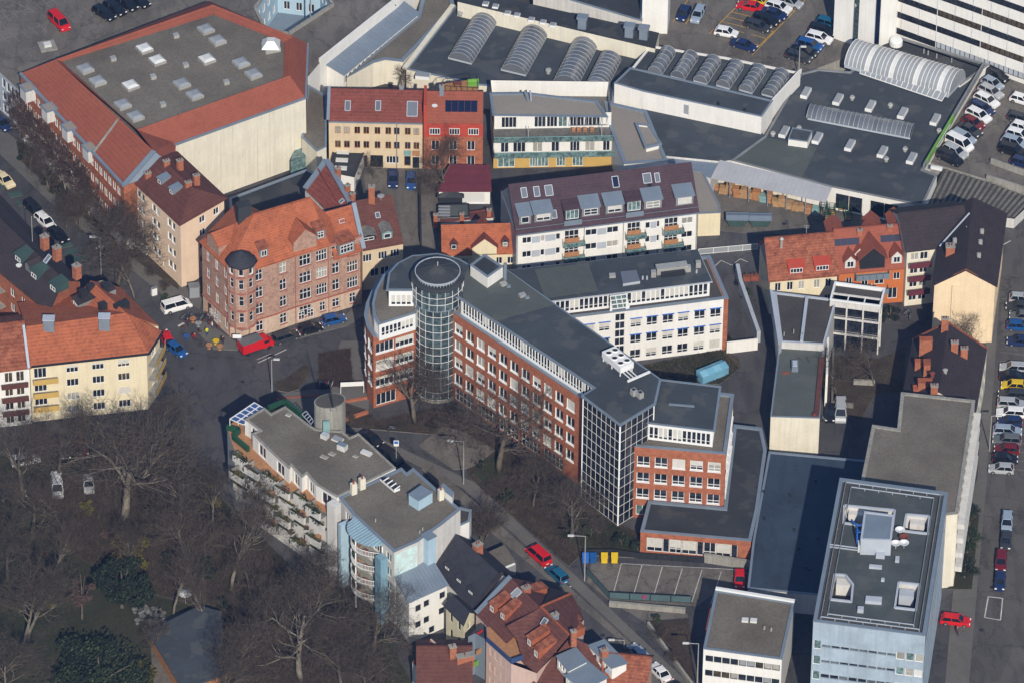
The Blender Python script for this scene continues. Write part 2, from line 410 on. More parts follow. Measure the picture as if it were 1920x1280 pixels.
def chimney(root, p, w=.8, d=.6, h=1.6, rz=0, m='chimney_brick', pots=1):
 mb = MB().box((p.x, p.y, p.z-1.2), (w, d, h+1.2), rz, m).box((p.x, p.y, p.z+h), (w+.14, d+.14, .1), rz, 'concrete')
 for i in range(pots):
  o = (i-(pots-1)/2)*.4; mb.tube([(p.x+o*cos(rz), p.y+o*sin(rz), p.z+h+.1), (p.x+o*cos(rz), p.y+o*sin(rz), p.z+h+.42)], .11, 6, 'tile_red')
 return mb.build('chimney', root)
def slope_frame(pl, p, right=None):
 """matrix on a roof plane: z = plane normal, x horizontal along the eaves"""
 n = pl[1]; x = Vector((-n.y, n.x, 0))
 x = x.normalized() if x.length > 1e-4 else Vector((1, 0, 0))
 if n.y > 0 and right is None: x = -x
 if right is not None and x.dot(right) < 0: x = -x
 x = x if (x.cross(Vector((0, 0, 1)))).length > 0 else x
 y = n.cross(x)
 return Matrix(((x.x, y.x, n.x, p.x), (x.y, y.y, n.y, p.y), (x.z, y.z, n.z, p.z), (0, 0, 0, 1)))
RW = {}
def roof_window(root, px, py, pl, w=.8, h=1.2, fm='zinc_pale', gm='glass_roof', name='roof_window'):
 k = (w, h, fm, gm)
 if k not in RW:
  f = MB(); t = .1
  f.bar((-w/2, -h/2, .05), (w/2, -h/2, .05), t, .2, fm).bar((-w/2, h/2, .05), (w/2, h/2, .05), t, .2, fm)
  f.bar((-w/2, -h/2, .051), (-w/2, h/2, .051), t, .2, fm).bar((w/2, -h/2, .051), (w/2, h/2, .051), t, .2, fm)
  RW[k] = (f.data(name), MB().box((0, 0, .04), (w-.08, h-.08, .05), 0, gm).data('pane'))
 M = slope_frame(pl, onpl(px, py, pl)); o = inst(name, RW[k][0], root, M); inst('pane', RW[k][1], o, M); return o
def dormer(root, p, face, w, h, dep, rise=0, gab=0, wm='paint_grey', rm='zinc', win=None, over=.15, name='dormer'):
 """p: bottom centre of the front, face: horizontal direction it looks to; rise: shed roof rises back; gab: gable height"""
 n = Vector((face.x, face.y, 0)).normalized(); x = Vector((-n.y, n.x, 0))
 M = Matrix(((x.x, -n.x, 0, p.x), (x.y, -n.y, 0, p.y), (0, 0, 1, p.z), (0, 0, 0, 1)))
 def T(a, b, c): return M @ Vector((a, b, c))
 mb = MB(); mb.mi(wm); a = w/2
 mb.face([T(-a, 0, 0), T(a, 0, 0), T(a, 0, h)] + ([T(0, 0, h+gab)] if gab else []) + [T(-a, 0, h)], wm)
 mb.face([T(a, 0, 0), T(a, dep, 0), T(a, dep, h+rise), T(a, 0, h)], wm); mb.face([T(-a, dep, 0), T(-a, 0, 0), T(-a, 0, h), T(-a, dep, h+rise)], wm)
 o = mb.build(name, root); W[o.name] = W[root.name].copy() if False else W[o.name]
 o2 = over; r = MB(); r.mi(rm)
 if gab:
  g = gab*(1+o2/a)
  for s in (-1, 1):
   q = [T(0, -o2, h+gab+.05), T(s*(a+o2), -o2, h+gab+.05-g), T(s*(a+o2), dep, h+gab+.05-g+rise), T(0, dep*1.3, h+gab+.05+rise)]
   nn = (q[1]-q[0]).cross(q[2]-q[0])
   if nn.z < 0: q = q[::-1]
   r.prism(q, .12, rm)
 else:
  r.prism([T(-a-o2, -o2, h), T(a+o2, -o2, h), T(a+o2, dep, h+rise), T(-a-o2, dep, h+rise)], .12, rm)
 rr = r.build('dormer_roof', o)
 if win:
  k = dict(win); ww = k.pop('w', w*.75); hh = k.pop('h', h*.7); zz = k.pop('z', h*.14)
  window(o, M @ Matrix.Translation((0, -.06, zz)), ww, hh, **k)
 return o
# ================================================================ ground
def sheet(name, pts, z, m, world=False):
 mb = MB().face(pts if world else PL(pts, z), m); o = mb.build(name); return struct(o)
g = MB(); g.mi('asphalt'); R_ = 1500
g.face([Vector((-R_, -R_, 0)), Vector((R_, -R_, 0)), Vector((R_, R_, 0)), Vector((-R_, R_, 0))], 'asphalt_dark')
struct(g.build('ground'))
NR = [0]
def raised(name, pts, h, m, side='concrete_dark'):
 NR[0] += 1; o = MB().prism(ccw(PL(pts, 0)), h+NR[0] % 5*.0043, side, m).build(name); return struct(o)
LAWN = [(-60, 860), (60, 850), (160, 842), (250, 850), (310, 842), (370, 880), (430, 950), (560, 1075), (640, 1080), (700, 1150), (800, 1330), (-80, 1330)]
raised('park_lawn', LAWN, .10, 'grass')
raised('park_soil', [(60, 905), (300, 868), (420, 965), (560, 1085), (690, 1170), (760, 1320), (420, 1320), (400, 1140), (260, 1110), (120, 1030)], .14, 'leaf_litter')
raised('park_path', [(280, 1170), (420, 1120), (430, 1145), (330, 1200), (350, 1330), (290, 1330)], .18, 'asphalt_worn')
raised('front_garden', [(640, 752), (690, 770), (700, 790), (848, 758), (905, 800), (1160, 982), (1200, 1000), (1196, 1046), (1090, 1040), (1066, 1062), (880, 895), (873, 870), (905, 850), (890, 838), (815, 815), (640, 800)], .12, 'leaf_litter')
raised('garden_grass', [(1085, 955), (1155, 985), (1196, 1010), (1196, 1040), (1100, 1030), (1050, 1005)], .16, 'grass_green')
raised('garden_grass', [(880, 880), (935, 845), (948, 892), (905, 905)], .17, 'grass_green')
raised('pavement', [(655, 795), (890, 905), (1085, 1085), (1300, 1290), (1278, 1290), (1063, 1090), (868, 915), (650, 805)], .12, 'paving')
raised('pavement', [(800, 862), (900, 950), (1010, 1050), (1100, 1130), (1220, 1240), (1255, 1290), (1225, 1290), (1150, 1190), (1080, 1130), (985, 1050), (880, 965), (790, 880)], .12, 'asphalt_worn')
raised('forecourt', [(785, 835), (830, 800), (870, 810), (930, 845), (885, 878), (850, 880)], .15, 'asphalt_worn')
raised('courtyard_lawn', [(1180, 690), (1350, 655), (1385, 670), (1388, 690), (1350, 720), (1240, 720), (1190, 705)], .12, 'leaf_litter')
raised('traffic_island', [(517, 716), (537, 710), (565, 688), (580, 684), (578, 704), (560, 730), (540, 736), (520, 732)], .14, 'leaf_litter')
raised('plaza', [(520, 740), (600, 728), (640, 640), (690, 640), (692, 770), (640, 790), (560, 770)], .12, 'paving')
raised('plaza_bed', [(598, 665), (655, 655), (662, 722), (600, 730)], .17, 'leaf_litter')
raised('pavement', [(440, 640), (640, 598), (685, 560), (690, 590), (650, 612), (520, 645), (470, 658), (400, 655), (372, 625), (378, 600)], .12, 'paving')
raised('pavement', [(0, 240), (40, 270), (120, 370), (335, 545), (330, 560), (300, 550), (110, 395), (0, 290)], .12, 'paving')
raised('hedge_bed', [(30, 265), (70, 280), (200, 400), (330, 505), (335, 545), (240, 480), (120, 380), (36, 300)], .14, 'leaf_litter')
raised('pavement', [(300, 548), (345, 538), (380, 560), (375, 580), (345, 565), (310, 570)], .125, 'paving')
raised('street', [(1880, 430), (1990, 430), (1990, 1340), (1800, 1340), (1850, 900)], .015, 'asphalt')
raised('pavement', [(1862, 450), (1882, 450), (1850, 900), (1815, 1300), (1770, 1300), (1800, 960), (1832, 900)], .12, 'paving')
raised('yard_bed', [(1556, 668), (1650, 672), (1700, 650), (1692, 735), (1640, 740), (1612, 790), (1552, 762)], .1, 'leaf_litter')
raised('verge', [(1795, 960), (1836, 965), (1822, 1105), (1778, 1105)], .15, 'grass')
raised('yard', [(1330, 340), (1560, 370), (1740, 400), (1700, 440), (1420, 440), (1310, 430)], .02, 'asphalt_worn')
raised('yard', [(680, 310), (830, 300), (830, 480), (700, 490)], .02, 'asphalt_worn')
raised('parking_court', [(1100, 1090), (1110, 1052), (1400, 1070), (1412, 1100), (1330, 1118), (1310, 1135), (1142, 1125)], .03, 'asphalt_worn')
raised('ramp_lane', [(1165, 1140), (1290, 1150), (1290, 1185), (1215, 1170), (1185, 1150)], .02, 'asphalt_worn')
raised('planted_bank', [(1215, 1170), (1290, 1165), (1300, 1290), (1270, 1230)], .6, 'leaf_litter')
# ================================================================ market halls and the big car park, top right
def barrel(root, c00, c10, c11, c01, rise, n, pm, name='barrel_rooflight', seg=8, every=None, alt=None, base=.35):
 """curved rooflight over the quad; arch spans c00-c10, runs c00->c01; panes and ribs are parts"""
 X = (c10-c00); w = X.length; X = X/w; Yv = (c01-c00); Ln = Yv.length; Yv = Yv/Ln
 Z = Vector((0, 0, 1)); o0 = c00
 M = Matrix(((X.x, Yv.x, 0, o0.x), (X.y, Yv.y, 0, o0.y), (X.z, Yv.z, 1, o0.z), (0, 0, 0, 1)))
 R = (w*w/4+rise*rise)/(2*rise); th = math.asin(min(1, w/2/R))
 if rise > w/2: th = pi-th
 arc = [(w/2+R*sin(-th+2*th*i/seg), base+R*cos(-th+2*th*i/seg)-(R-rise)) for i in range(seg+1)]
 st = Ln/n
 def strip(a, b, off, m, nm):
  vs = []; fs = []
  for (x, z) in arc: 
   dx, dz = (x-w/2)/R, (z-base-(rise-R))/R
   vs += [(x+dx*off, a, z+dz*off), (x+dx*off, b, z+dz*off)]
  for i in range(seg): fs.append((2*i, 2*i+1, 2*i+3, 2*i+2)[::-1])
  k = MB().mesh(vs, fs, m)
  if off > 0:
   vs2 = []
   for (x, z) in arc: vs2 += [(x, a, z), (x, b, z)]
   k.mesh(vs2, [(2*i, 2*i+1, 2*i+3, 2*i+2) for i in range(seg)], m)
   e = len(vs)
   k.mesh([vs[2*i] for i in range(seg+1)]+[vs2[2*i] for i in range(seg+1)], [(i, i+1, seg+2+i, seg+1+i) for i in range(seg)], m)
   k.mesh([vs[2*i+1] for i in range(seg+1)]+[vs2[2*i+1] for i in range(seg+1)], [(i+1, i, seg+1+i, seg+2+i) for i in range(seg)], m)
  return k.data(nm)
 mb = MB(); pts = [M @ Vector((x, y, 0)) for x, y in ((0, 0), (w, 0), (w, Ln), (0, Ln))]
 # plain base kerb + end walls
 for i in range(4):
  a, b = pts[i], pts[(i+1) % 4]; mb.face([a, b, b+Z*base, a+Z*base], 'zinc_pale')
 o = mb.build(name, root)
 ends = [[M @ Vector((x, y, z)) for x, z in arc] for y in (.02, Ln-.02)]
 MB().face(ends[0][::-1], pm).build('end_glass', o); MB().face(ends[1], pm).build('end_glass', o)
 pn = strip(0, st, 0, pm, 'pane'); pa = strip(0, st, 0, alt, 'pane') if alt else None; rb = strip(-.045, .045, .06, 'paint_white' if pm.startswith('poly') else 'metal_galv', 'rib')
 for i in range(n):
  inst('pane', pa if (alt and every and i % every == every-1) else pn, o, M @ Matrix.Translation((0, st*i, 0)))
 for i in range(n+1): inst('rib', rb, o, M @ Matrix.Translation((0, st*i, 0)))
 return o
def box_light(root, p, w, l, rz, k='poly_grey', h=.6, name='rooflight'):
 o = MB().box(p, (w, l, h), rz, 'paint_white').build(name, root); MB().box((p.x, p.y, p.z+h), (w-.15, l-.15, .12), rz, k).build('dome', o); return o
def halls():
 ZA, ZB, ZC, ZD, ZL = 4.8, 8.0, 6.9, 4.5, 3.8
 A = thing('dark_roof_hall', P(1000, 150), 'market hall with dark felt roof and four large curved ribbed rooflights', 'market hall')
 q = PL([(762, 130), (900, 160), (1026, 171), (1150, 193), (1152, 158), (1186, 130), (1219, 86), (1040, 48), (853, 12)], ZA)
 solid(A, q, 0, ZA, 'render_cream'); parapet(A, q, ZA+.05, .3, .3, 'zinc', 'roof_felt')
 m = MB(); a, b = P(853, 12, ZA), P(762, 130, ZA); m.bar(a+Vector((-.3, 0, .1)), b+Vector((-.3, 0, .1)), .8, .5, 'render_cream'); m.build('edge_wall', A)
 for v in (((892, 28), (934, 44), (884, 122), (840, 111), 14), ((985, 49), (1035, 62), (986, 144), (939, 133), 14), ((1080, 69), (1128, 82), (1084, 163), (1037, 155), 13), ((1124, 109), (1162, 121), (1137, 171), (1096, 165), 9)):
  p = PL(v[:4], ZA); barrel(A, p[3], p[2], p[1], p[0], 1.5, v[4], 'glass_roof')
 for px, py in ((863, 30), (1068, 72), (1077, 66), (1151, 90), (1028, 138)):
  p = P(px, py, ZA); MB().lathe(p, [(.35, 0), (.35, .6), (.55, .62), (.5, .85), (.1, 1.0)], 10, 'metal_galv').build('roof_fan', A)
 box_light(A, P(793, 146, ZA), 2.4, 1.3, -.15)
 B = thing('white_wall_hall', P(1330, 200), 'market hall with dark roof above a long white wall and six curved rooflights', 'market hall')
 q = PL([(1152, 156), (1207, 172), (1428, 219), (1449, 189), (1182, 127)], ZB)
 solid(B, q, 0, ZB, 'render_white', {1: lambda L: [dict(u=L*.36, z=ZL+1.2, w=1.0, h=2.1, nx=1, gm='poly_grey')]}); parapet(B, q, ZB+.05, .2, .25, 'zinc', 'roof_felt')
 c = PL([(1183, 131), (1449, 192), (1501, 137), (1360, 108), (1219, 86)], ZC); solid(B, c, 0, ZC, 'render_white'); parapet(B, c, ZC+.05, .25, .3, 'render_white', 'roof_felt')
 MB().prism([Vector(v) for v in setz(inset([P(1449, 196, ZC), P(1443, 199, ZC), P(1497, 140, ZC), P(1503, 137, ZC)][::1], 0), ZC)], .9, 'render_white').build('parapet_wall', B)
 for i in range(6):
  dx, dy = i*42.6, i*8.4
  p = PL([(1241+dx, 98+dy), (1265+dx, 105+dy), (1240+dx, 144+dy), (1215+dx, 137+dy)], ZC); barrel(B, p[3], p[2], p[1], p[0], 1.3, 5, 'glass_roof')
 for px, py in ((1347, 197), (1397, 209)): p = P(px, py, ZB); MB().tube([p, p+Vector((0, 0, .5))], .2, 8, 'paint_dark').build('roof_vent', B)
 D = thing('wide_market_hall', P(1600, 300), 'wide dark roofed market hall with box rooflights, long glass vault and green striped edge wall', 'market hall')
 q = PL([(1434, 256), (1372, 301), (1560, 351), (1730, 386), (1757, 328), (1730, 318), (1842, 128), (1672, 70), (1608, 124), (1594, 135), (1534, 130), (1502, 138)], ZD)
 solid(D, q, 0, ZD, 'render_white', {1: lambda L: [], 2: lambda L: [dict(u=L*t, z=.2, w=w, h=3.2, nx=n, gm='glass', fm='render_cream') for t, w, n in ((.19, 4.6, 2), (.58, 4.8, 2))]})
 parapet(D, q, ZD+.05, .25, .3, 'paint_grey', 'roof_felt')
 MB().prism(setz(PL([(1434, 257), (1376, 299), (1504, 333), (1532, 275)], ZD), ZD-.2), .06, 'roof_felt_green').build('roof_patch', D)
 p = PL([(1522, 199), (1714, 236), (1700, 263), (1514, 225)], ZD); barrel(D, p[0], p[3], p[2], p[1], .9, 22, 'glass_roof')
 for x, y in ((765, 490), (935, 525), (1107, 560), (1277, 598), (1450, 632), (650, 697), (826, 730), (998, 768), (1170, 803), (1325, 837)):
  px, py = 1240+x/2.8235, y/2.8235; p = P(px, py+4, ZD-.2); box_light(D, p, 1.15, 2.6, -.35)
 for x, y in ((1010, 525), (1212, 565), (1470, 700), (1290, 797), (728, 685), (590, 715), (1190, 850), (300, 560)):
  p = P(1240+x/2.8235, y/2.8235+2, ZD-.2); MB().lathe(p, [(.3, 0), (.3, .5), (.5, .55), (.35, .8)], 8, 'metal_galv').build('roof_fan', D)
 q = PL([(1478, 261), (1514, 266), (1523, 246), (1486, 240)], ZD+1.2); solid(D, q, ZD-.3, ZD+1.2, 'render_white', name='roof_box'); parapet(D, q, ZD+1.25, .1, .15, 'zinc', 'roof_felt')
 # slanted glazed strip
 a, b, c_, d_ = [P(*v, ZD) for v in ((1612, 139), (1766, 191), (1775, 182), (1617, 129))]
 m = MB(); g = MB(); u1 = Vector((0, 0, .1)); u2 = Vector((0, 0, .9)); g.face([a+u1, b+u1, c_+u2, d_+u2], 'poly_grey'); n = 16
 for i in range(n+1): m.bar(lerp(a+u1, b+u1, i/n)+Vector((0, 0, .05)), lerp(d_+u2, c_+u2, i/n)+Vector((0, 0, .05)), .09, .09, 'paint_white')
 m.bar(a+u1, b+u1, .12, .12, 'paint_white'); m.bar(d_+u2, c_+u2, .12, .12, 'paint_white')
 o = m.build('glazing_bars', D); g.build('sloping_glass', D)
 # edge wall with green stripes
 a, b = P(1842, 128, ZD), P(1730, 318, ZD); M, L = frame(up(b, 0), up(a, 0))
 for t0, t1, z0, z1, mm, dy in ((0, 1, ZD, ZD+1.1, 'paint_grey', -.3), (.04, .46, ZD+.75, ZD+1.15, 'paint_lime', -.36), (.04, .46, ZD+.05, ZD+.4, 'paint_lime', -.36), (.42, .48, ZD, ZD+1.2, 'paint_lime', -.38), (.2, .42, ZD+.4, ZD+.75, 'paint_white', -.36)):
  MB().prism([M @ Vector((L*t0, dy-.0, z0)), M @ Vector((L*t1, dy, z0)), M @ Vector((L*t1, dy+.3, z0)), M @ Vector((L*t0, dy+.3, z0))], z1-z0, mm).build('edge_band', D)
 p = P(1756, 318, ZD); MB().box((p.x, p.y, ZD), (1.9, .5, .5), -.3, 'paint_white').build('white_kerb', D)
 LT = thing('raised_car_park', P(1600, 60), 'raised grey car park deck with rows of parked cars behind the market halls', 'car park')
 q = PL([(1100, -120), (1100, 30), (1219, 90), (1502, 140), (1672, 76), (1842, 132), (1735, 300), (1748, 306), (1860, 340), (2080, 420), (2080, -120)], 3.0)
 q = ccw(q); MB().face(setz(q, 3.0), 'asphalt_worn').build('deck_surface', LT); solid(LT, q, 0, 3.0, 'concrete')
 # low roofs between
 E = thing('low_flat_building', P(1300, 260), 'low building with dark stained flat roof below the white hall wall', 'building')
 q = PL([(1196, 212), (1240, 292), (1352, 303), (1372, 301), (1434, 256), (1428, 248), (1207, 200)], ZL+.6); q = q[::1]
 ar = sum(q[i].x*q[(i+1) % len(q)].y-q[(i+1) % len(q)].x*q[i].y for i in range(len(q)))
 if ar < 0: q = q[::-1]
 solid(E, q, 0, ZL+.6, 'render_offwhite'); MB().face(setz(q, ZL+.6), 'roof_felt').build('roof', E)
 Cn = thing('market_canopy', P(1440, 360), 'long pale corrugated canopy over the market crates', 'canopy')
 a, b, c_, d_ = P(1332, 335, 3.4), P(1548, 380, 3.4), P(1561, 350, 4.4), P(1350, 301, 4.4); n = 24
 for i in range(n):
  MB().prism([lerp(a, b, i/n), lerp(a, b, (i+.985)/n), lerp(d_, c_, (i+.985)/n), lerp(d_, c_, i/n)], .08, 'corrugated_grey').build('roof_sheet', Cn)
 for i in range(7): v = lerp(a, b, (i+.05)/6.1)+Vector((0, .3, 0)); MB().bar(up(v, 0), v, .15, .15, 'zinc').build('post', Cn)
 MB().face([up(d_, 0), up(c_, 0), c_, d_], 'render_cream').build('rear_wall', Cn)
 G = thing('grey_lean_to', P(1290, 320), 'plain grey lean-to roof beside the plum roofed apartment house', 'lean-to roof')
 q = PL([(1240, 300), (1332, 335), (1350, 302), (1290, 288), (1250, 292)], 4.0); solid(G, q, 0, 4.0, 'render_offwhite'); MB().face(setz(q, 4.0), 'zinc').build('roof', G)
 # big white vault
 V = thing('glazed_vault', P(1690, 130), 'large white ribbed glazed barrel vault beside the white office slab', 'glazed vault')
 a, b, c_, d_ = [P(*v, ZD) for v in ((1583, 127), (1778, 184), (1809, 152), (1616, 92))]
 barrel(V, a, d_, c_, b, 2.7, 26, 'poly_grey', every=6, alt='poly_white', seg=10, base=.6)
 # podium roof behind it
 U = thing('slab_podium', P(1750, 130), 'low dark flat roofed podium at the foot of the white office slab', 'building')
 q = PL([(1640, 98), (1842, 128), (1853, 122), (1673, 66)], ZD+.4); q = PL([(1650, 110), (1800, 160), (1842, 130), (1855, 122), (1673, 66), (1640, 88)], ZD+.3)
 solid(U, q, 0, ZD+.3, 'render_white'); parapet(U, q, ZD+.35, .3, .3, 'paint_grey', 'roof_felt_dark')
 for px, py in ((1732, 101), (1740, 104), (1756, 110), (1784, 118)): p = P(px, py, ZD); MB().tube([p, p+Vector((0, 0, .9))], .12, 6, 'metal_galv').build('vent_pipe', U)
 p = P(1680, 84, ZD+.3); t = thing('round_tank', p, 'round white dish-like tank on the podium roof below the white slab', 'tank'); MB().lathe(p, [(1.1, 0), (1.1, .9), (.95, 1.15), (0, 1.25)], 16, 'paint_white').build('drum', t)
 # car park deck (a low slope of the ground as seen from here)
 # office slab
 Sb = thing('white_office_slab', P(1800, 110), 'tall white office slab with long window bands, top right corner', 'office building')
 a, b = up(P(1672, 68, 3), 0), up(P(2000, 187, 3), 0); n_ = Vector((-(b-a).y, (b-a).x, 0)).normalized(); L = (b-a).length; H = 27
 wins = []; st = L/34
 for j, z in enumerate((4.6, 7.9, 11.2, 14.5, 17.8, 21.1, 24.4)):
  for i in range(4): wins.append(dict(u=L/4*(i+.5), z=z+.8-.0-(1.6), w=L/4-.09, h=1.3, nx=9, fm='paint_dark', **({'gm': 'zinc_pale'} if j == 0 and i > 0 else {'gm': random.choice(['glass', 'glass', 'glass_warm'])})))
 wall(Sb, a, b, 0, H, wins, 'render_white', dep=.1)
 M, _ = frame(a, b)
 for j in range(7):
  k = MB().box((0, 0, 0), (.07, .06, 2.0), 0, 'zinc_pale').data('panel_joint')
  for i in range(10): inst('panel_joint', k, Sb, M @ Matrix.Translation((L*(i+.5)/10, -.03, .1 if j == 0 else (4.6, 7.9, 11.2, 14.5, 17.8, 21.1, 24.4)[j]-3.3+.4)))
 MB().face([a+n_*14, a, up(a, H), up(a+n_*14, H)], 'render_white').face([b, b+n_*14, up(b+n_*14, H), up(b, H)], 'render_white').build('side_wall', Sb)
 MB().face([up(a, H), up(b, H), up(b+n_*14, H), up(a+n_*14, H)], 'roof_gravel').build('roof', Sb)
 Tw = thing('white_stair_tower', P(1610, 80), 'white windowless tower with two dark vertical glass strips beside the office slab', 'tower')
 a, b = up(P(1562, 72, 3), 0), up(P(1648, 102, 3), 0); L = (b-a).length; z0 = 2.4
 solid(Tw, [a, b, b+n_*9, a+n_*9], 0, 30, 'render_white', {0: lambda L: [dict(u=L*.47, z=2.8, w=1.1, h=26, nx=1, gm='glass_tower', fm='zinc', tr=.001), dict(u=L*.93, z=2.8, w=1.0, h=26, nx=1, gm='solar', fm='zinc')]})
 d_ = (b-a).normalized(); m = MB(); m.prism([up(a-d_*.6-n_*1.2, 2.2), up(b+d_*.1-n_*1.2, 2.2), up(b+d_*.1, 2.2), up(a-d_*.6, 2.2)], .5, 'paint_white'); m.build('ledge', Tw)
 m = MB(); m.face([b, b+n_*3+d_*1.3, up(b+n_*3+d_*1.3, 30), up(b, 30)], 'render_white'); m.build('side_wall', Tw)
 Nt = thing('narrow_white_tower', P(1226, 58), 'narrow blank white tower at the top edge of the car park', 'tower')
 q = PL([(1203, 62), (1251, 64), (1256, 35), (1208, 33)], 3); solid(Nt, q, 0, 25, 'render_white'); MB().face(setz(q, 25), 'roof_gravel').build('roof', Nt)
 # cream parapet building behind
 K = thing('cream_parapet_building', P(1050, 30), 'low cream building with long parapet and small rooflights behind the dark hall', 'building')
 z = 7.5; q = PL([(858, 4), (1100, 62), (1228, 92), (1236, 62), (1206, 55), (960, 0), (900, -60), (860, -60)], z)
 solid(K, q, 0, z, 'render_cream'); MB().face(setz(q, z), 'roof_felt_dark').build('roof', K)
 a, b = P(900, -18, z), P(1196, 62, z); M, L = frame(a, b); MB().prism([M @ Vector((0, 0, 0)), M @ Vector((L, 0, 0)), M @ Vector((L, .8, 0)), M @ Vector((0, .8, 0))], 1.6, 'render_cream').build('parapet_wall', K)
 for x, y in ((925, 18), (980, 32), (1047, 70), (1100, 82), (1180, 106), (1245, 120), (1300, 136)): box_light(K, P(600+x/2.977, y/2.977+3, z), 1.0, 1.0, -.2, h=.3)
 for px, py in ((1092, 52), (1180, 68), (1207, 72)): p = P(px, py, z); MB().box(p, (1.4, 1.2, 2.0), -.2, 'zinc').box((p.x, p.y, p.z+2.0), (1.8, 1.5, .35), -.2, 'zinc').build('ventilation_hood', K)
 Q = thing('rear_dark_building', P(1150, -10), 'dark flat roofed building at the top edge left of the narrow white tower', 'building')
 q = PL([(1000, -20), (1204, 40), (1204, -90), (1000, -90)], 6.0); solid(Q, q, 0, 6, 'render_offwhite'); parapet(Q, q, 6.05, .3, .3, 'zinc', 'roof_felt_dark')
 # corrugated dark roofs lower right of the lot
 Y = thing('corrugated_shed', P(1820, 370), 'old dark corrugated sheet roofed shed below the car park', 'shed')
 a, b, c_, d_ = P(1736, 388, 2.0), P(1902, 410, 2.0), P(1950, 360, 2.5), P(1772, 312, 2.5); n = 34
 for i in range(n):
  MB().prism([lerp(a, b, i/n)+Vector((0, 0, (i % 2)*.18)), lerp(a, b, (i+1)/n)+Vector((0, 0, (i % 2)*.18)), lerp(d_, c_, (i+1)/n)+Vector((0, 0, (i % 2)*.18)), lerp(d_, c_, i/n)+Vector((0, 0, (i % 2)*.18))], .1, 'concrete_dark' if i % 2 else 'roof_gravel_dark').build('roof_sheet', Y)
 solid(Y, setz([a, b, c_, d_], 0), 0, 1.9, 'render_offwhite')
 t = thing('low_car_park_wall', P(1890, 330), 'pair of low pale concrete walls at the lower end of the car park', 'wall')
 for (x0, y0), (x1, y1) in (((1850, 333), (1935, 360)), ((1858, 302), (1935, 330))): MB().bar(P(x0, y0, 3.5), P(x1, y1, 3.5), .35, 1.0, 'concrete').build('wall_section', t)
halls()
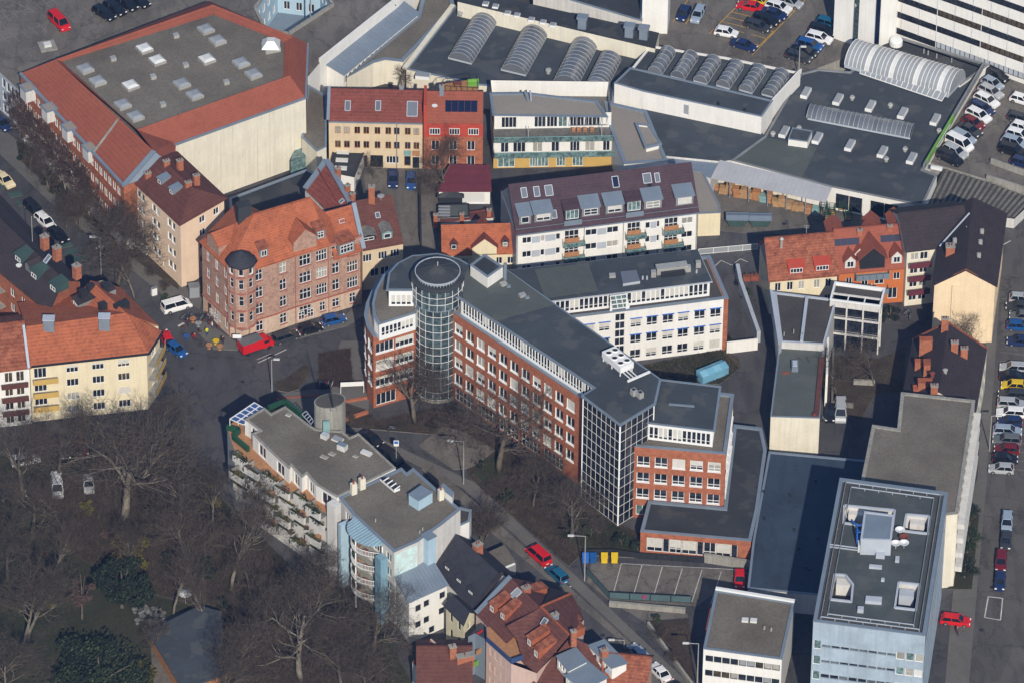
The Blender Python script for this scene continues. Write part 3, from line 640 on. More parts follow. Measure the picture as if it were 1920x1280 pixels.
# ================================================================ hall, deck and houses on the left
from mathutils.geometry import tessellate_polygon
def hall():
 ZE, ZR, ZF = 13.3, 16.3, 15.6
 W0, W1 = P(38, 138, ZE), P(232, 349, ZE); S1, E1 = P(573, 184, ZE), P(577, 82, ZE); N1 = P(392, 2, ZE)
 rW, rG = P(104, 112, ZR), P(289, 284, ZR); rS, rE, rN, rc = P(543, 142, ZR), P(550, 69, ZR), P(399, 9, ZR), P(257, 243, ZR)
 S0 = P(319, 275, ZE)
 root = thing('market_hall', P(300, 330), 'large square hall with red tiled skirt roof round flat grey gravel and blank cream wall', 'hall')
 gS = P(330, 262, ZE)
 dS = (S1-S0).normalized()
 cor = W1+(S1-S0).normalized()*9.5
 n_=(W1-W0).length
 ww = grid(n_, [10.3, 7.1, 3.9], 22, 1.2, 1.7, 1, 1, nx=2, gm='glass')
 solid(root, [W0, W1, cor, S0, S1, E1, N1], 0, ZE-.05, 'brick_red', {0: ww}, base=(2.6, 'render_offwhite'))
 # cream panel wall with joints, proud of the core
 d = (S1-S0).normalized(); nrm = Vector((d.y, -d.x, 0)); L = (S1-S0).length; np_ = 11
 k = MB().prism([Vector((.015, -.12, 0)), Vector((L/np_-.015, -.12, 0)), Vector((L/np_-.015, -.01, 0)), Vector((.015, -.01, 0))], ZE-.2, 'render_cream').data('wall_panel')
 M, _ = frame(up(S0, 0), up(S1, 0))
 for i in range(np_): inst('wall_panel', k, root, M @ Matrix.Translation((L/np_*i, 0, 0)))
 gap = up(rG, ZE)+(S1-S0).normalized()*6
 fs = [[W0, W1, rG, rW], [S0, S1, rS, rc], [S1, E1, rE, rS], [E1, N1, rN, rE], [N1, W0, rW, rN], [W1, cor, rG]]
 tiles(root, fs[:1], 'tile_hall'); tiles(root, fs[1:5], 'tile_hall')
 f = [P(116, 116, ZF), P(257, 244, ZF), P(531, 148, ZF), P(532, 80, ZF), P(400, 28, ZF)]
 r = [rW, rc, rS, rE, rN]
 MB().face(setz(f, ZF), 'roof_gravel').build('flat_roof', root)
 tiles(root, [[f[i], f[(i+1) % 5], r[(i+1) % 5], r[i]] for i in range(5)], 'tile_hall', .1, 'inner_slope')
 tiles(root, [[rG, rc+(rG-rc)*.0, up(gS, ZE), up(cor, ZE)]], 'tile_hall', .1, 'east_slope')
 MB().face([W1, cor, rG], 'zinc').build('gable', root)
 m = MB(); m.bar(W0, W1, .5, .3, 'zinc'); m.bar(S0, S1, .4, .3, 'zinc'); m.bar(S1, E1, .4, .3, 'zinc'); m.bar(W1+Vector((0, 0, .1)), rG+Vector((0, 0, .1)), .8, .25, 'zinc'); m.build('gutter', root)
 a = P(178, 290, 14); b = P(224, 222, ZR); m = MB(); pl = plane(W0, W1, rG); a, b = onpl(176, 287, pl), onpl(223, 224, pl)
 m.bar(a+Vector((0, 0, .15)), b+Vector((0, 0, .15)), .35, .2, 'concrete'); m.build('verge_strip', root)
 # bays on the eaves
 for px, py in ((52, 163), (92, 201), (130, 237), (169, 275)):
  p = P(px, py, 13.6); dd = (W1-W0).normalized(); an = atan2(dd.y, dd.x)
  MB().box((p.x, p.y, 11.2), (2.02, 1.82, 2.3), an, 'render_offwhite').box((p.x, p.y, 13.5), (2.4, 2.2, .14), an, 'zinc').box((p.x, p.y, 13.64), (1.8, 1.6, .05), an, 'roof_gravel_pale').build('stair_bay', root)
 # rooflights
 for i, (px, py) in enumerate(((160, 132), (183, 155), (271, 94), (295, 116), (245, 163), (388, 114), (341, 160), (365, 181), (452, 121), (475, 142), (230, 199), (254, 221), (408, 79), (386, 58))):
  p = P(px, py, ZF); dd = (S1-S0).normalized(); an = atan2(dd.y, dd.x)
  o = MB().box(p, (2.2, 2.3, .5), an, 'metal_galv').build('rooflight', root)
  m = MB(); c_, s_ = cos(an), sin(an)
  q = [Vector((p.x+a_*c_-b_*s_, p.y+a_*s_+b_*c_, p.z+.5)) for a_, b_ in ((-1.05, -1.1), (1.05, -1.1), (1.05, 1.1), (-1.05, 1.1))]
  t = [lerp(x, Vector((p.x, p.y, p.z+.5)), .4)+Vector((0, 0, .3)) for x in q]
  m.mesh(q+t, [(0, 1, 5, 4), (1, 2, 6, 5), (2, 3, 7, 6), (3, 0, 4, 7), (4, 5, 6, 7)], 'poly_white' if i in (2, 3, 4, 5) else 'poly_grey'); m.build('dome', o)
 for px, py in ((212, 113), (287, 147), (348, 125), (424, 157), (305, 199), (330, 70)):
  p = P(px, py, ZF); MB().box(p, (.9, .9, .6), .4, 'metal_galv').build('roof_vent', root)
 p = P(508, 92, ZF); m = MB(); m.box(p, (2.6, 2.6, .8), .35, 'metal_galv'); m.build('vent_base', root)
 m = MB(); q = [p+Vector((a_, b_, .8)) for a_, b_ in ((-1.5, -1.5), (1.5, -1.5), (1.5, 1.5), (-1.5, 1.5))]; m.mesh(q+[lerp(x, p+Vector((0, 0, .8)), .6)+Vector((0, 0, 1.1)) for x in q], [(0, 1, 5, 4), (1, 2, 6, 5), (2, 3, 7, 6), (3, 0, 4, 7), (4, 5, 6, 7)], 'poly_white'); m.build('glass_pyramid', root)
 p = P(583, 112, 0); m = MB().tube([up(p, 0), up(p, 15.5)], .14, 6, 'zinc'); m.box((p.x, p.y, 15.2), (.6, .6, 1), 0, 'paint_dark'); m.build('mast', root)
hall()
def deck():
 z = 8.0
 root = thing('parking_deck', P(300, 60), 'grey rooftop parking deck behind the square red tiled hall', 'parking deck')
 out = [(-120, -160), (-120, 40), (0, 136), (36, 170), (60, 196), (300, 330), (560, 165), (600, 118), (748, 0), (900, -160)]
 hole = [(478, 18), (497, 58), (541, 66), (624, 12), (600, -30), (520, -40)]
 o, h = PL(out, z), PL(hole, z); al = o+h
 tr = tessellate_polygon([[Vector((v.x, v.y, 0)) for v in o], [Vector((v.x, v.y, 0)) for v in h]])
 m = MB(); m.mi('asphalt_worn')
 for t in tr:
  a, b, c = [al[i] for i in t]
  if (b-a).cross(c-a).z < 0: b, c = c, b
  m.face([a, b, c], 'asphalt_worn')
 m.build('deck_surface', root)
 if True:
  m = MB()
  for i in range(len(o)-1):
   a, b = o[i], o[i+1]
   if i in (1, 2): continue
   m.face([up(a, 0), up(b, 0), b, a], 'render_white' if i >= 6 else 'render_grey')
  m.build('deck_wall', root)
  for i in (1, 2):
   a, b = o[i], o[i+1]; L = (b-a).length
   if i == 1: wall(root, a, b, 0, z, grid(L, [5.4, 2.8, .3], 12, L/13, 1.9, .3, .3, nx=2, gm='glass'), 'zinc_pale', 'glazed_wall')
   else: wall(root, a, b, 0, z, grid(L, [5.4, 2.8, .3], 4, 1, 1.9, .3, .3, nx=1, gm='glass'), 'zinc_pale', 'glazed_wall')
 for i in (7,):
  a, b = o[i], o[i+1]; mm = MB(); mm.bar(a+Vector((0, 0, .4)), b+Vector((0, 0, .4)), .5, .8, 'render_white'); mm.build('deck_parapet', root)
 # light court
 m = MB(); hh = h if sum((h[i].x*h[(i+1) % 6].y-h[(i+1) % 6].x*h[i].y) for i in range(6)) < 0 else h[::-1]
 for i in range(6):
  a, b = hh[i], hh[(i+1) % 6]; L = (b-a).length
  wall(root, a, b, 1, z+.02, grid(L, [4.9, 1.8], max(1, int(L/2.2)), 1.1, 1.7, .5, .5, nx=2, gm='glass'), 'render_skyblue', 'court_wall')
  m.bar(a+Vector((0, 0, .25)), b+Vector((0, 0, .25)), .5, .5, 'concrete')
 m.build('court_parapet', root); MB().face(setz(h, 1.0), 'zinc').build('court_floor', root)
 # painted bays
 m = MB()
 def ln(x0, y0, x1, y1, w=.14, mm='line_faint'):
  a, b = P(x0, y0, z+.008), P(x1, y1, z+.008); d = (b-a).normalized(); n = Vector((-d.y, d.x, 0))*w/2; m.face([a-n, b-n, b+n, a+n], mm)
 for i in range(11): ln(2+i*17, 68-i*6.1, 20+i*17, 84-i*6.1)
 ln(0, 76, 190, 8)
 for i in range(12): ln(-10+i*15, 30-i*5, 4+i*15, 44-i*5)
 ln(-10, 38, 170, -22); ln(15, 0, 60, 20); ln(0, 20, 63, 24); ln(62, 90, 130, 70); ln(50, 92, 60, 108); ln(35, 100, 60, 92)
 for i in range(5): ln(640+i*22, 30-i*10, 655+i*22, 52-i*10)
 m.build('bay_marking', root)['kind'] = 'stuff'
 p = P(89, 88, z); MB().box((p.x, p.y, z), (2.8, 2.8, .25), .3, 'concrete').box((p.x, p.y, z+.25), (1.2, 1.1, .4), .3, 'poly_white').build('roof_hatch', root)
deck()
def glazed_passage():
 root = thing('glazed_passage', P(690, 150), 'long narrow building with blue-grey sheet roof and row of white windows beside the deck', 'building')
 z = 5.6
 q = PL([(644, 141), (783, 27), (754, 13), (610, 128)], z); L = (q[1]-q[0]).length
 solid(root, q, 0, z, 'render_white', {0: grid(L, [z-2.1], 17, L/17-.35, 1.6, .2, .2, nx=2, gm='glass')})
 a, b = up(q[0], z), up(q[1], z); c, d = up(q[2], z+1.0), up(q[3], z+1.0); q2 = inset(setz(q, z), -.35)
 n = 22; e0, e1 = up(q2[0], z+.1), up(q2[1], z+.1); e2, e3 = up(q2[2], z+1.1), up(q2[3], z+1.1)
 for i in range(n):
  MB().prism([lerp(e0, e1, i/n), lerp(e0, e1, (i+.97)/n), lerp(e3, e2, (i+.97)/n), lerp(e3, e2, i/n)], .10, 'zinc').build('roof_sheet', root)
 mb = MB(); mb.face([up(q[3], z), up(q[0], z), up(q[3], z+1.1)], 'render_white'); mb.face([up(q[2], z), up(q[3], z), up(q[3], z+1.1), up(q[2], z+1.1)], 'render_white'); mb.build('end_wall', root)
 r2 = thing('stepped_annexe', P(760, 130), 'cream low annexe with bare roof terrace left of the dark market hall', 'building')
 q = PL([(700, 118), (722, 112), (755, 116), (852, 14), (845, -30), (800, -40), (783, 30), (650, 146)], 5.0)
 solid(r2, q, 0, 5.0, 'render_cream'); parapet(r2, q, 5.05, .25, .6, 'zinc', 'roof_gravel')
glazed_passage()
def cream_block():
 z, zr = 13.1, 15.3
 root = thing('apartment_block', P(300, 470), 'narrow peach rendered apartment block with brown hipped roof touching the big hall', 'apartment block')
 q = PL([(250, 336), (338, 418), (420, 371), (332, 289)], z); a, b, c, d = q
 L = (b-a).length; us = [1.5, 2.8, 6.0, 7.3, 10.6, 11.9] if L > 13 else [L*t for t in (.1, .2, .43, .53, .77, .87)]
 us = [L*t for t in (.11, .2, .43, .52, .76, .85)]
 w0 = grid(L, [10.3, 7.6, 4.9, 2.1], 6, .95, 1.45, us=us, nx=1, blp=.3, rm='paint_white'); w0 += [dict(u=L*.62, z=zz, w=.5, h=.9, nx=1) for zz in (1, )]
 L1 = (c-b).length; w1 = grid(L1, [10.6, 8.0, 5.4, 2.8], 1, 1.25, 1.35, us=[L1*.5], nx=2, rm='paint_white') + [dict(u=L1*.82, z=10.6, w=1.2, h=1.35, nx=2, rm='paint_white')]
 solid(root, q, 0, z, 'render_peach', {0: w0, 1: w1})
 e = inset(setz(q, z), -.45); r0 = P(296, 291, zr); r1 = P(360, 352, zr)
 tiles(root, [[e[0], e[1], r1, r0], [e[1], e[2], r1], [e[2], e[3], r0, r1]], 'tile_brown')
 mb = MB(); mb.face([e[3], e[0], r0], 'zinc'); mb.build('gable', root)
 pl = plane(e[0], e[1], r1)
 for px, py in ((277, 326), (312, 303), (337, 302), (353, 343), (368, 330)):
  p = onpl(px, py+6, pl); chimney(root, p, 1.0, .7, .8, .5, pots=2)
 for px, py in ((299, 344), (321, 363)):
  p = onpl(px, py, pl); dormer(root, p-Vector((0, 0, .1)), Vector((-(b-a).y*-1, -(b-a).x, 0)) if False else Vector(((b-a).y, -(b-a).x, 0)), 1.2, .9, 1.8, .25, 0, 'zinc', 'zinc', dict(w=.8, h=.6, nx=1))
 p = P(275, 470, 0); MB().box((p.x, p.y, 0), (2.4, 1.8, 2.4), -.9, 'render_offwhite').box((p.x, p.y, 2.4), (3.0, 2.4, .15), -.9, 'tile_brown').build('porch', root)
cream_block()
def old_house():
 ZE = 13.9; S_ = 'sandstone'
 root = thing('corner_house', P(520, 600), 'ornate sandstone corner house with orange tiled roofs and octagonal slate-capped turret', 'corner house')
 G = [(381, 583), (432, 632), (472, 634), (516, 621), (554, 607), (618, 588), (678, 570)]
 g = PL(G, 0); tr = .09
 bk = [P(650, 520, 0), P(560, 540, 0), P(470, 545, 0), P(430, 520, 0), P(425, 545, 0)]
 poly = g+bk
 def fl(us, zs=(11.0, 7.6, 4.3), w=1.35, h=2.1, nx=2, tr=.62, **k): return [dict(u=u, z=z, w=w, h=h, nx=nx, tr=tr, rm='sandstone_trim', sill='sandstone_trim', **k) for u in us for z in zs]
 Ls = [(poly[i+1]-poly[i]).length for i in range(6)]
 g_ = 'glass'
 w = {0: fl([Ls[0]*.22, Ls[0]*.54, Ls[0]*.86], w=.95) + [dict(u=Ls[0]*t, z=.9, w=.95, h=2.2, nx=2, gm=g_) for t in (.5, .62, .86)] + [dict(u=Ls[0]*.22, z=.1, w=1.3, h=2.7, nx=1, gm='glass', fm='wood')],
         2: fl([Ls[2]*.35], w=1.25)+fl([Ls[2]*.35], (.9,), 1.25, 2.0), 
         3: fl([Ls[3]*.42], w=1.25)+fl([Ls[3]*.42], (.9,), 1.25, 2.0),
         4: fl([Ls[4]*.2, Ls[4]*.36], (.9,), .9, 1.8)[:0]+fl([Ls[4]*.30], w=2.0, nx=3)+fl([Ls[4]*.30], (.9,), 2.1, 2.1, 3)+fl([Ls[4]*.78], w=1.9, nx=4)+fl([Ls[4]*.80], (.9,), 1.0, 1.8),
         5: fl([Ls[5]*.20], w=1.25)+fl([Ls[5]*.2], (.9,), 1.25, 1.7)+fl([Ls[5]*.72], (10.3, 7.0, 3.8)[0:3], w=1.9, nx=4)+fl([Ls[5]*.72], (.8,), 1.1, 1.9)}
 for k in w: w[k] = [q for q in w[k] if q['u']+q['w']/2 < Ls[k]-.05]
 solid(root, poly, 0, ZE, S_, w, base=(3.35, 'sandstone_pale'))
 # string courses and cornice
 def course(zz, t, m_, name):
  mb = MB()
  for i in (0, 2, 3, 4, 5):
   a, b = poly[i], poly[i+1]; d = (b-a).normalized(); nn = Vector((d.y, -d.x, 0))*.08
   mb.bar(up(a, zz)+nn, up(b, zz)+nn, .22, t, m_)
  mb.build(name, root)
 course(3.4, .2, 'sandstone_trim', 'string_course'); course(13.72, .35, 'sandstone_trim', 'cornice')
 # drainpipes
 for i in (1, 4):
  v = poly[i if i == 1 else 5]; MB().tube([v+Vector((-.1, -.12, 0)), v+Vector((-.1, -.12, ZE))], .07, 6, 'sandstone_trim').build('drainpipe', root)
 v = poly[4]; MB().tube([v+Vector((.1, -.15, 0)), v+Vector((.1, -.15, ZE))], .07, 6, 'sandstone_trim').build('drainpipe', root)
 # roof
 e = inset(setz(poly, ZE), -.35); R1, R2 = P(477, 402, 20.2), P(582, 371, 20.2); RL = P(447, 376, 18.0)
 eb = P(430, 400, ZE)
 b1, b2 = P(640, 430, ZE), P(560, 430, ZE)
 lw, re = 'tile_orange', e[5]
 tiles(root, [[e[2], e[3], e[4], R1], [e[4], e[5], R2, R1], [e[1], e[2], R1], [e[0], e[1], R1, RL], [e[5], b1, R2], [b1, b2, R1, R2], [b2, eb, RL, R1], [eb, e[0], RL]], lw)
 m = MB(); m.bar(R1, R2, .35, .2, 'tile_orange'); m.bar(R1, e[2], .3, .2, 'tile_orange'); m.build('ridge_tile', root)
 # lower roof of the right end
 ZL = 11.3
 a, b = P(627, 487, ZL), P(678, 470, ZL); c, d = P(659, 384, 17), P(609, 398, 17)
 tiles(root, [[a, b, c, d]], 'tile_orange', name='lower_roof'); MB().face([b, up(b, 0)+(c-b)*.0, up(c, 0), c], 'sandstone').build('party_wall', root)
 bb, cc = b+Vector((.3, 0, .35)), c+Vector((.3, 0, .35)); MB().bar(bb, cc, .7, .5, 'zinc').build('coping', root)
 pl = plane(a, b, d); fr = Vector(((b-a).y, -(b-a).x, 0))
 p = onpl(650, 476, pl); dormer(root, p, fr, 2.9, 2.2, 3.2, .7, 0, 'paint_grey', 'tile_rust', dict(w=2.3, h=1.5, nx=4, tr=.6, z=.35))
 roof_window(root, 641, 415, pl, 1.0, .6)
 # turret
 c = P(455, 634, 0)+Vector((0, .5, 0)); r = 2.4; n8 = 8
 pts = [Vector((c.x+r*cos(2*pi*(k+.5)/8-pi/2-pi/8*0), c.y+r*sin(2*pi*(k+.5)/8-pi/2), 0)) for k in range(8)]
 s = 2*r*sin(pi/8)
 tw = lambda L: [dict(u=L/2, z=z, w=.8, h=1.9, nx=2 if 0 else 1, tr=.6, rm='sandstone_trim', gm='glass') for z in (10.9, 7.6, 4.3)]+[dict(u=L/2, z=13.6, w=.75, h=1.2, nx=1, gm='glass', rm='paint_white')]
 solid(root, pts, 3.2, 15.1, S_, {i: tw for i in (5, 6, 7, 0, 1)}, name='turret')
 MB().lathe(c, [(1.2, 0), (1.5, 2.2), (2.3, 3.2)], 8, 'sandstone_pale').build('turret_base', root)
 m = MB()
 for zz in (3.3, 6.7, 10.1, 13.3): m.lathe(c, [(r+.02, zz-.15), (r+.16, zz-.1), (r+.16, zz+.12), (r+.02, zz+.15)], 8, 'sandstone_trim')
 for f_ in (): pass
 o = m.build('turret_course', root); o['kind'] = 'stuff'
 MB().lathe(c, [(2.2, 15.0), (2.6, 15.05), (2.45, 15.45), (1.3, 16.3), (0, 17.1)], 8, 'tile_slate').build('turret_roof', root, True)
 # cross gable with two windows, left gable, dormers
 d45 = (poly[5]-poly[4]).normalized(); n45 = Vector((d45.y, -d45.x, 0))
 p = up(lerp(poly[4], poly[5], .30), ZE-.1); o = dormer(root, p+n45*.02, n45, 4.0, 2.6, 5.5, 0, 1.9, S_, 'tile_orange', None, .3, 'cross_gable')
 M, _ = frame(p-d45*2+n45*.08, p+d45*2+n45*.08)
 for u in (1.2, 2.8): window(o, M @ Matrix.Translation((u, 0, .5)), 1.05, 1.6, 2, tr=.6)
 d0 = (poly[1]-poly[0]).normalized(); n0 = Vector((d0.y, -d0.x, 0)); p = up(lerp(poly[0], poly[1], .42), ZE-.1)
 o = dormer(root, p+n0*.02, n0, 3.4, 2.5, 4.5, 0, 1.4, S_, 'tile_orange', None, .3, 'cross_gable')
 M, _ = frame(p-d0*1.7+n0*.08, p+d0*1.7+n0*.08)
 for u in (.9, 2.3): window(o, M @ Matrix.Translation((u, 0, .5)), .9, 1.5, 2, tr=.6)
 pl = plane(e[2], e[4], R1); pl2 = plane(e[4], e[5], R1)
 p = onpl(495, 482, pl); d2 = (poly[3]-poly[2]).normalized(); dormer(root, p, Vector((d2.y, -d2.x, 0)), 1.5, 1.5, 3.2, .9, 0, 'paint_grey', 'tile_rust', dict(w=.9, h=1.1, nx=2))
 for px, py in ((573, 455), (601, 448)):
  p = onpl(px, py, pl2); dormer(root, p, n45, 1.7, 1.7, 3.6, 1.0, 0, 'paint_grey', 'tile_rust', dict(w=1.0, h=1.2, nx=2, tr=.6))
 p = onpl(457, 404, plane(e[0], e[1], R1)); MB().box((p.x, p.y, p.z-3), (2.2, 1.6, 5.2), .3, 'roof_felt_dark').build('chimney', root)
old_house()
def rear_gable():
 root = thing('rear_wing_house', P(620, 440), 'small rear house with dull red roof and grey verges behind the sandstone corner house', 'house')
 q = [P(611, 394, 11.5), P(657, 382, 13.2), P(612, 302, 14.2), P(572, 356, 11.8)]
 for a, b, nm in ((0, 1, 'wall'), (3, 0, 'wall'), (1, 2, 'wall'), (2, 3, 'wall')):
  MB().face([up(q[a], 0), up(q[b], 0), q[b], q[a]], 'render_offwhite').build(nm, root)
 rdg = P(594, 318, 13.9)
 tiles(root, [[q[0], q[1], q[2], q[3]]], 'tile_red'); m = MB(); u_ = Vector((0, 0, .2)); m.bar(q[1]+u_, q[2]+u_, .9, .3, 'zinc'); m.bar(q[2]+u_, q[3]+u_, .9, .3, 'zinc'); m.build('verge', root)
 m = MB(); m.bar(P(596, 317, 13.8), P(637, 386, 12.4), .15, .3, 'tile_red'); m.build('ridge_tile', root)
 for t in (.35, .75, .95): chimney(root, lerp(q[2], q[1], t)+Vector((.5, .2, .3)), .8, .6, 1.1, .7)
 roof_window(root, 641, 378, plane(q[0], q[1], q[2]), .6, .8)
 r = thing('brown_roof_house', P(720, 540), 'low cream house with wide brown tiled roof and arched dormers beside the alley', 'house')
 ze, zr = 8.4, 13.4
 a, b, c, d = P(681, 470, ze), P(757, 456, ze), P(744, 361, zr), P(662, 378, zr)
 dv = (b-a); L = dv.length; n = Vector((-dv.y, dv.x, 0)).normalized()
 ln_ = 2*(Vector((d.x-a.x, d.y-a.y, 0)).dot(n)); A, B = up(a, 0)+n*.4, up(b, 0)+n*.4; C, D = A+dv+n*(ln_-.8), A+n*(ln_-.8)
 ws = [dict(u=L*t, z=5.6, w=1.5, h=1.5, nx=3, gm='glass') for t in (.12, .5, .8)]+[dict(u=L*t, z=2.4, w=1.4, h=1.6, nx=2, gm='glass') for t in (.3, .55, .8)]
 solid(r, [A, B, C, D], 0, ze, 'render_beige', {0: ws})
 c2, d2 = b+n*ln_, a+n*ln_; cr = up(b+n*ln_/2, zr); dr = up(a+n*ln_/2, zr)
 tiles(r, [[a, b, cr, dr], [c2, d2, dr, cr]], 'tile_brown'); MB().face([B, C, up(B+n*ln_*.46, zr-.3)], 'render_beige') and None
 m = MB(); m.face([up(B, ze-.1), up(C, ze-.1), cr+Vector((-.1, 0, -.2))], 'render_beige'); m.build('gable', r)
 pl = plane(a, b, cr); fr = -n
 p = onpl(690, 452, pl); dormer(r, p, fr, 2.6, .9, 1.8, .2, .35, 'paint_dark', 'concrete_dark', dict(w=2.0, h=.6, nx=2))
 p = onpl(726, 448, pl); dormer(r, p, fr, 1.7, 1.2, 2.0, .2, .4, 'paint_teal', 'concrete_dark', dict(w=1.1, h=.9, nx=1))
 roof_window(r, 708, 404, pl, .7, .9); p = onpl(697, 378, pl); chimney(r, p, 1.0, .8, 3.0, 0); 
 p = onpl(714, 376, pl); MB().lathe(p+Vector((0, 0, .8)), [(.55, 0), (.6, .1), (.1, .2)], 12, 'metal_galv').tube([p, p+Vector((0, 0, .9))], .06, 5, 'metal_galv').build('satellite_dish', r)
rear_gable()
# ================================================================ middle rows of houses
def beige_row():
 ze, zr = 9.4, 12.6
 root = thing('beige_house', P(700, 316), 'beige three-storey house with brick red tiled roof and small brown windows behind the courtyard', 'house')
 A, B = P(617, 313), P(792, 317); L = (B-A).length; n = Vector((-(B-A).y, (B-A).x, 0)).normalized()
 us = [L*(x-50)/520 for x in (100, 150, 208, 258, 320, 380, 427, 488, 536)]
 w = [dict(u=u, z=z, w=.95, h=1.45, nx=2, fm='wood', gm=random.choice(['glass', 'glass_warm', 'curtain'])) for z in (6.8, 3.9) for u in us]
 w += [dict(u=L*.51, z=.05, w=2.1, h=2.5, nx=2, fm='paint_dark', gm='glass'), dict(u=L*.68, z=.9, w=2.1, h=1.5, nx=4, gm='glass'), dict(u=L*.84, z=.5, w=1.1, h=2.0, nx=1, fm='wood', gm='glass'), dict(u=L*.93, z=.05, w=1.1, h=2.3, nx=1, fm='paint_dark', gm='glass'), dict(u=L*.36, z=.05, w=1.6, h=2.4, nx=1, fm='tile_brown', gm='glass_warm')]
 q = [A, B, B+n*9, A+n*9]
 solid(root, q, 0, ze, 'render_beige', {0: w})
 a, b = up(A, ze)-n*.3, up(B, ze)-n*.3; d, c = up(A+n*4.6, zr), up(B+n*4.6, zr)
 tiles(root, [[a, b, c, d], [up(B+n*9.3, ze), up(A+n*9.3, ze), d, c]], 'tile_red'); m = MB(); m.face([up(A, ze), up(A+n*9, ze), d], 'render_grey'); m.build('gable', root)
 MB().bar(a+Vector((-.1, 0, .3)), d+Vector((-.1, 0, .3)), .5, .3, 'zinc').build('coping', root)
 MB().bar(a-n*.1, b-n*.1, .2, .2, 'zinc').build('gutter', root)
 MB().tube([up(B, 0)+Vector((-4.2, -.15, 0)), up(B, ze)+Vector((-4.2, -.15, 0))], .07, 6, 'zinc').build('drainpipe', root)
 pl = plane(a, b, c)
 for px, w_, h_ in ((652, .85, 1.7), (709, .85, 1.7), (773, 1.7, 2.6)): roof_window(root, px, 205 if w_ > 1 else 199, pl, w_, h_)
 for px, f in ((764, 'paint_teal'), (780, 'wood_orange')):
  p = P(px, 287, 0); v = lerp(A, B, (px-617)/175); MB().box((v.x, v.y-.1, 2.7), (1.2, .15, 1.0), 0, f).build('sign_panel', root)
 p = P(753, 170, 12.2); chimney(root, p, .7, .7, .9, m='zinc')
 # red house
 r = thing('red_roof_house', P(850, 314), 'narrow red painted and brick house with solar panels and rooftop terrace', 'house')
 A2, B2 = P(794, 317), P(905, 318); L = (B2-A2).length; n = Vector((-(B2-A2).y, (B2-A2).x, 0)).normalized(); z1 = 9.6
 w = [dict(u=L*t, z=z, w=1.3, h=1.9, nx=2, gm='glass', rm='render_redpaint') for t in (.2, .5, .8) for z in (3.8, .8)]
 solid(r, [A2, B2, B2+n*9, A2+n*9], 0, z1, 'brick_red', {0: w})
 MB().prism([A2-n*.12+Vector((0, 0, 6.7)), B2-n*.12+Vector((0, 0, 6.7)), B2-n*.01+Vector((0, 0, 6.7)), A2-n*.01+Vector((0, 0, 6.7))], 2.8, 'render_redpaint').build('painted_band', r)
 MB().prism([up(A2, 6.7)-n*.5, up(A2, 6.7)-n*.5+Vector((.5, 0, 0)), up(A2+n*5, 6.7)+Vector((.5, 0, 0)), up(A2+n*5, 6.7)], 6.6, 'render_redpaint').build('fire_wall', r)
 a, b, c, d = up(A2, z1)-n*.3, up(B2, z1)-n*.3, up(B2+n*4.4, 12.6), up(A2+n*4.4, 12.6)
 tiles(r, [[a, b, c, d], [up(B2+n*9, z1), up(A2+n*9, z1), d, c]], 'tile_hall'); pl = plane(a, b, c)
 for t in (.19, .52, .84):
  v = up(lerp(A2, B2, t), 6.9)-n*.2; dormer(r, v, -n, 2.1, 1.75, 1.0, 0, .5, 'render_redpaint', 'render_redpaint', dict(w=1.7, h=1.25, nx=4, z=.3))
 M = slope_frame(pl, onpl(865, 200, pl))
 k = MB().box((0, 0, .08), (1.0, 2.0, .06), 0, 'solar').data('solar_panel')
 for i in range(5): inst('solar_panel', k, r, M @ Matrix.Translation((-2.1+1.05*i, 0, 0)))
 p = onpl(815, 203, pl); MB().lathe(p+Vector((0, -.3, .4)), [(.1, .0), (.45, .25), (.5, .3)], 12, 'paint_white').tube([p, p+Vector((0, -.2, .5))], .05, 5, 'metal_galv').build('satellite_dish', r)
 chimney(r, onpl(828, 177, pl), .7, .6, 1.6, m='zinc')
 q = PL([(825, 172), (897, 176), (893, 150), (832, 160)], 11.2)
 m = MB(); m.prism(q, .25, 'wood'); m.build('roof_terrace', r); q = setz(q, 11.45)
 m = MB()
 for i in range(4):
  s, e = q[i], q[(i+1) % 4]; m.bar(s+Vector((0, 0, .95)), e+Vector((0, 0, .95)), .08, .08, 'paint_dark')
  nn = int((e-s).length/1.0)+1
  for j in range(nn+1): v = lerp(s, e, j/nn); m.bar(v, v+Vector((0, 0, .95)), .05, .05, 'paint_dark')
 m.build('railing', r)
 p = P(887, 160, 11.5); t = thing('terrace_bench', p, 'lime green cushioned bench on the red house roof terrace', 'bench'); MB().box(p, (1.8, .8, .45), .1, 'paint_lime').build('seat', t); MB().box((p.x, p.y+.4, p.z+.4), (1.8, .2, .5), .1, 'paint_lime').build('backrest', t)
 p = P(858, 163, 11.5); t = thing('terrace_table', p, 'dark red table on the red house roof terrace', 'table'); MB().box((p.x, p.y, p.z+.65), (1.3, .9, .08), .1, 'tile_red').build('top', t)
 for dx in (-.5, .5): MB().box((p.x+dx, p.y, p.z), (.08, .6, .66), 0, 'paint_dark').build('leg', t)
 # shed with three rooflights
 s = thing('courtyard_shed', P(650, 345), 'low white shed with dark flat roof and three rooflights beside the beige house', 'shed')
 q = PL([(634, 326), (664, 332), (683, 285), (625, 276), (622, 300)], 3.0); solid(s, q, 0, 3.0, 'render_white'); parapet(s, q, 3.05, .12, .2, 'paint_dark', 'roof_felt_dark')
 for px, py in ((643, 287), (641, 302), (639, 317)): p = P(px, py, 3.0); MB().box(p, (2.0, .8, .3), -.05, 'poly_white').build('rooflight', s)
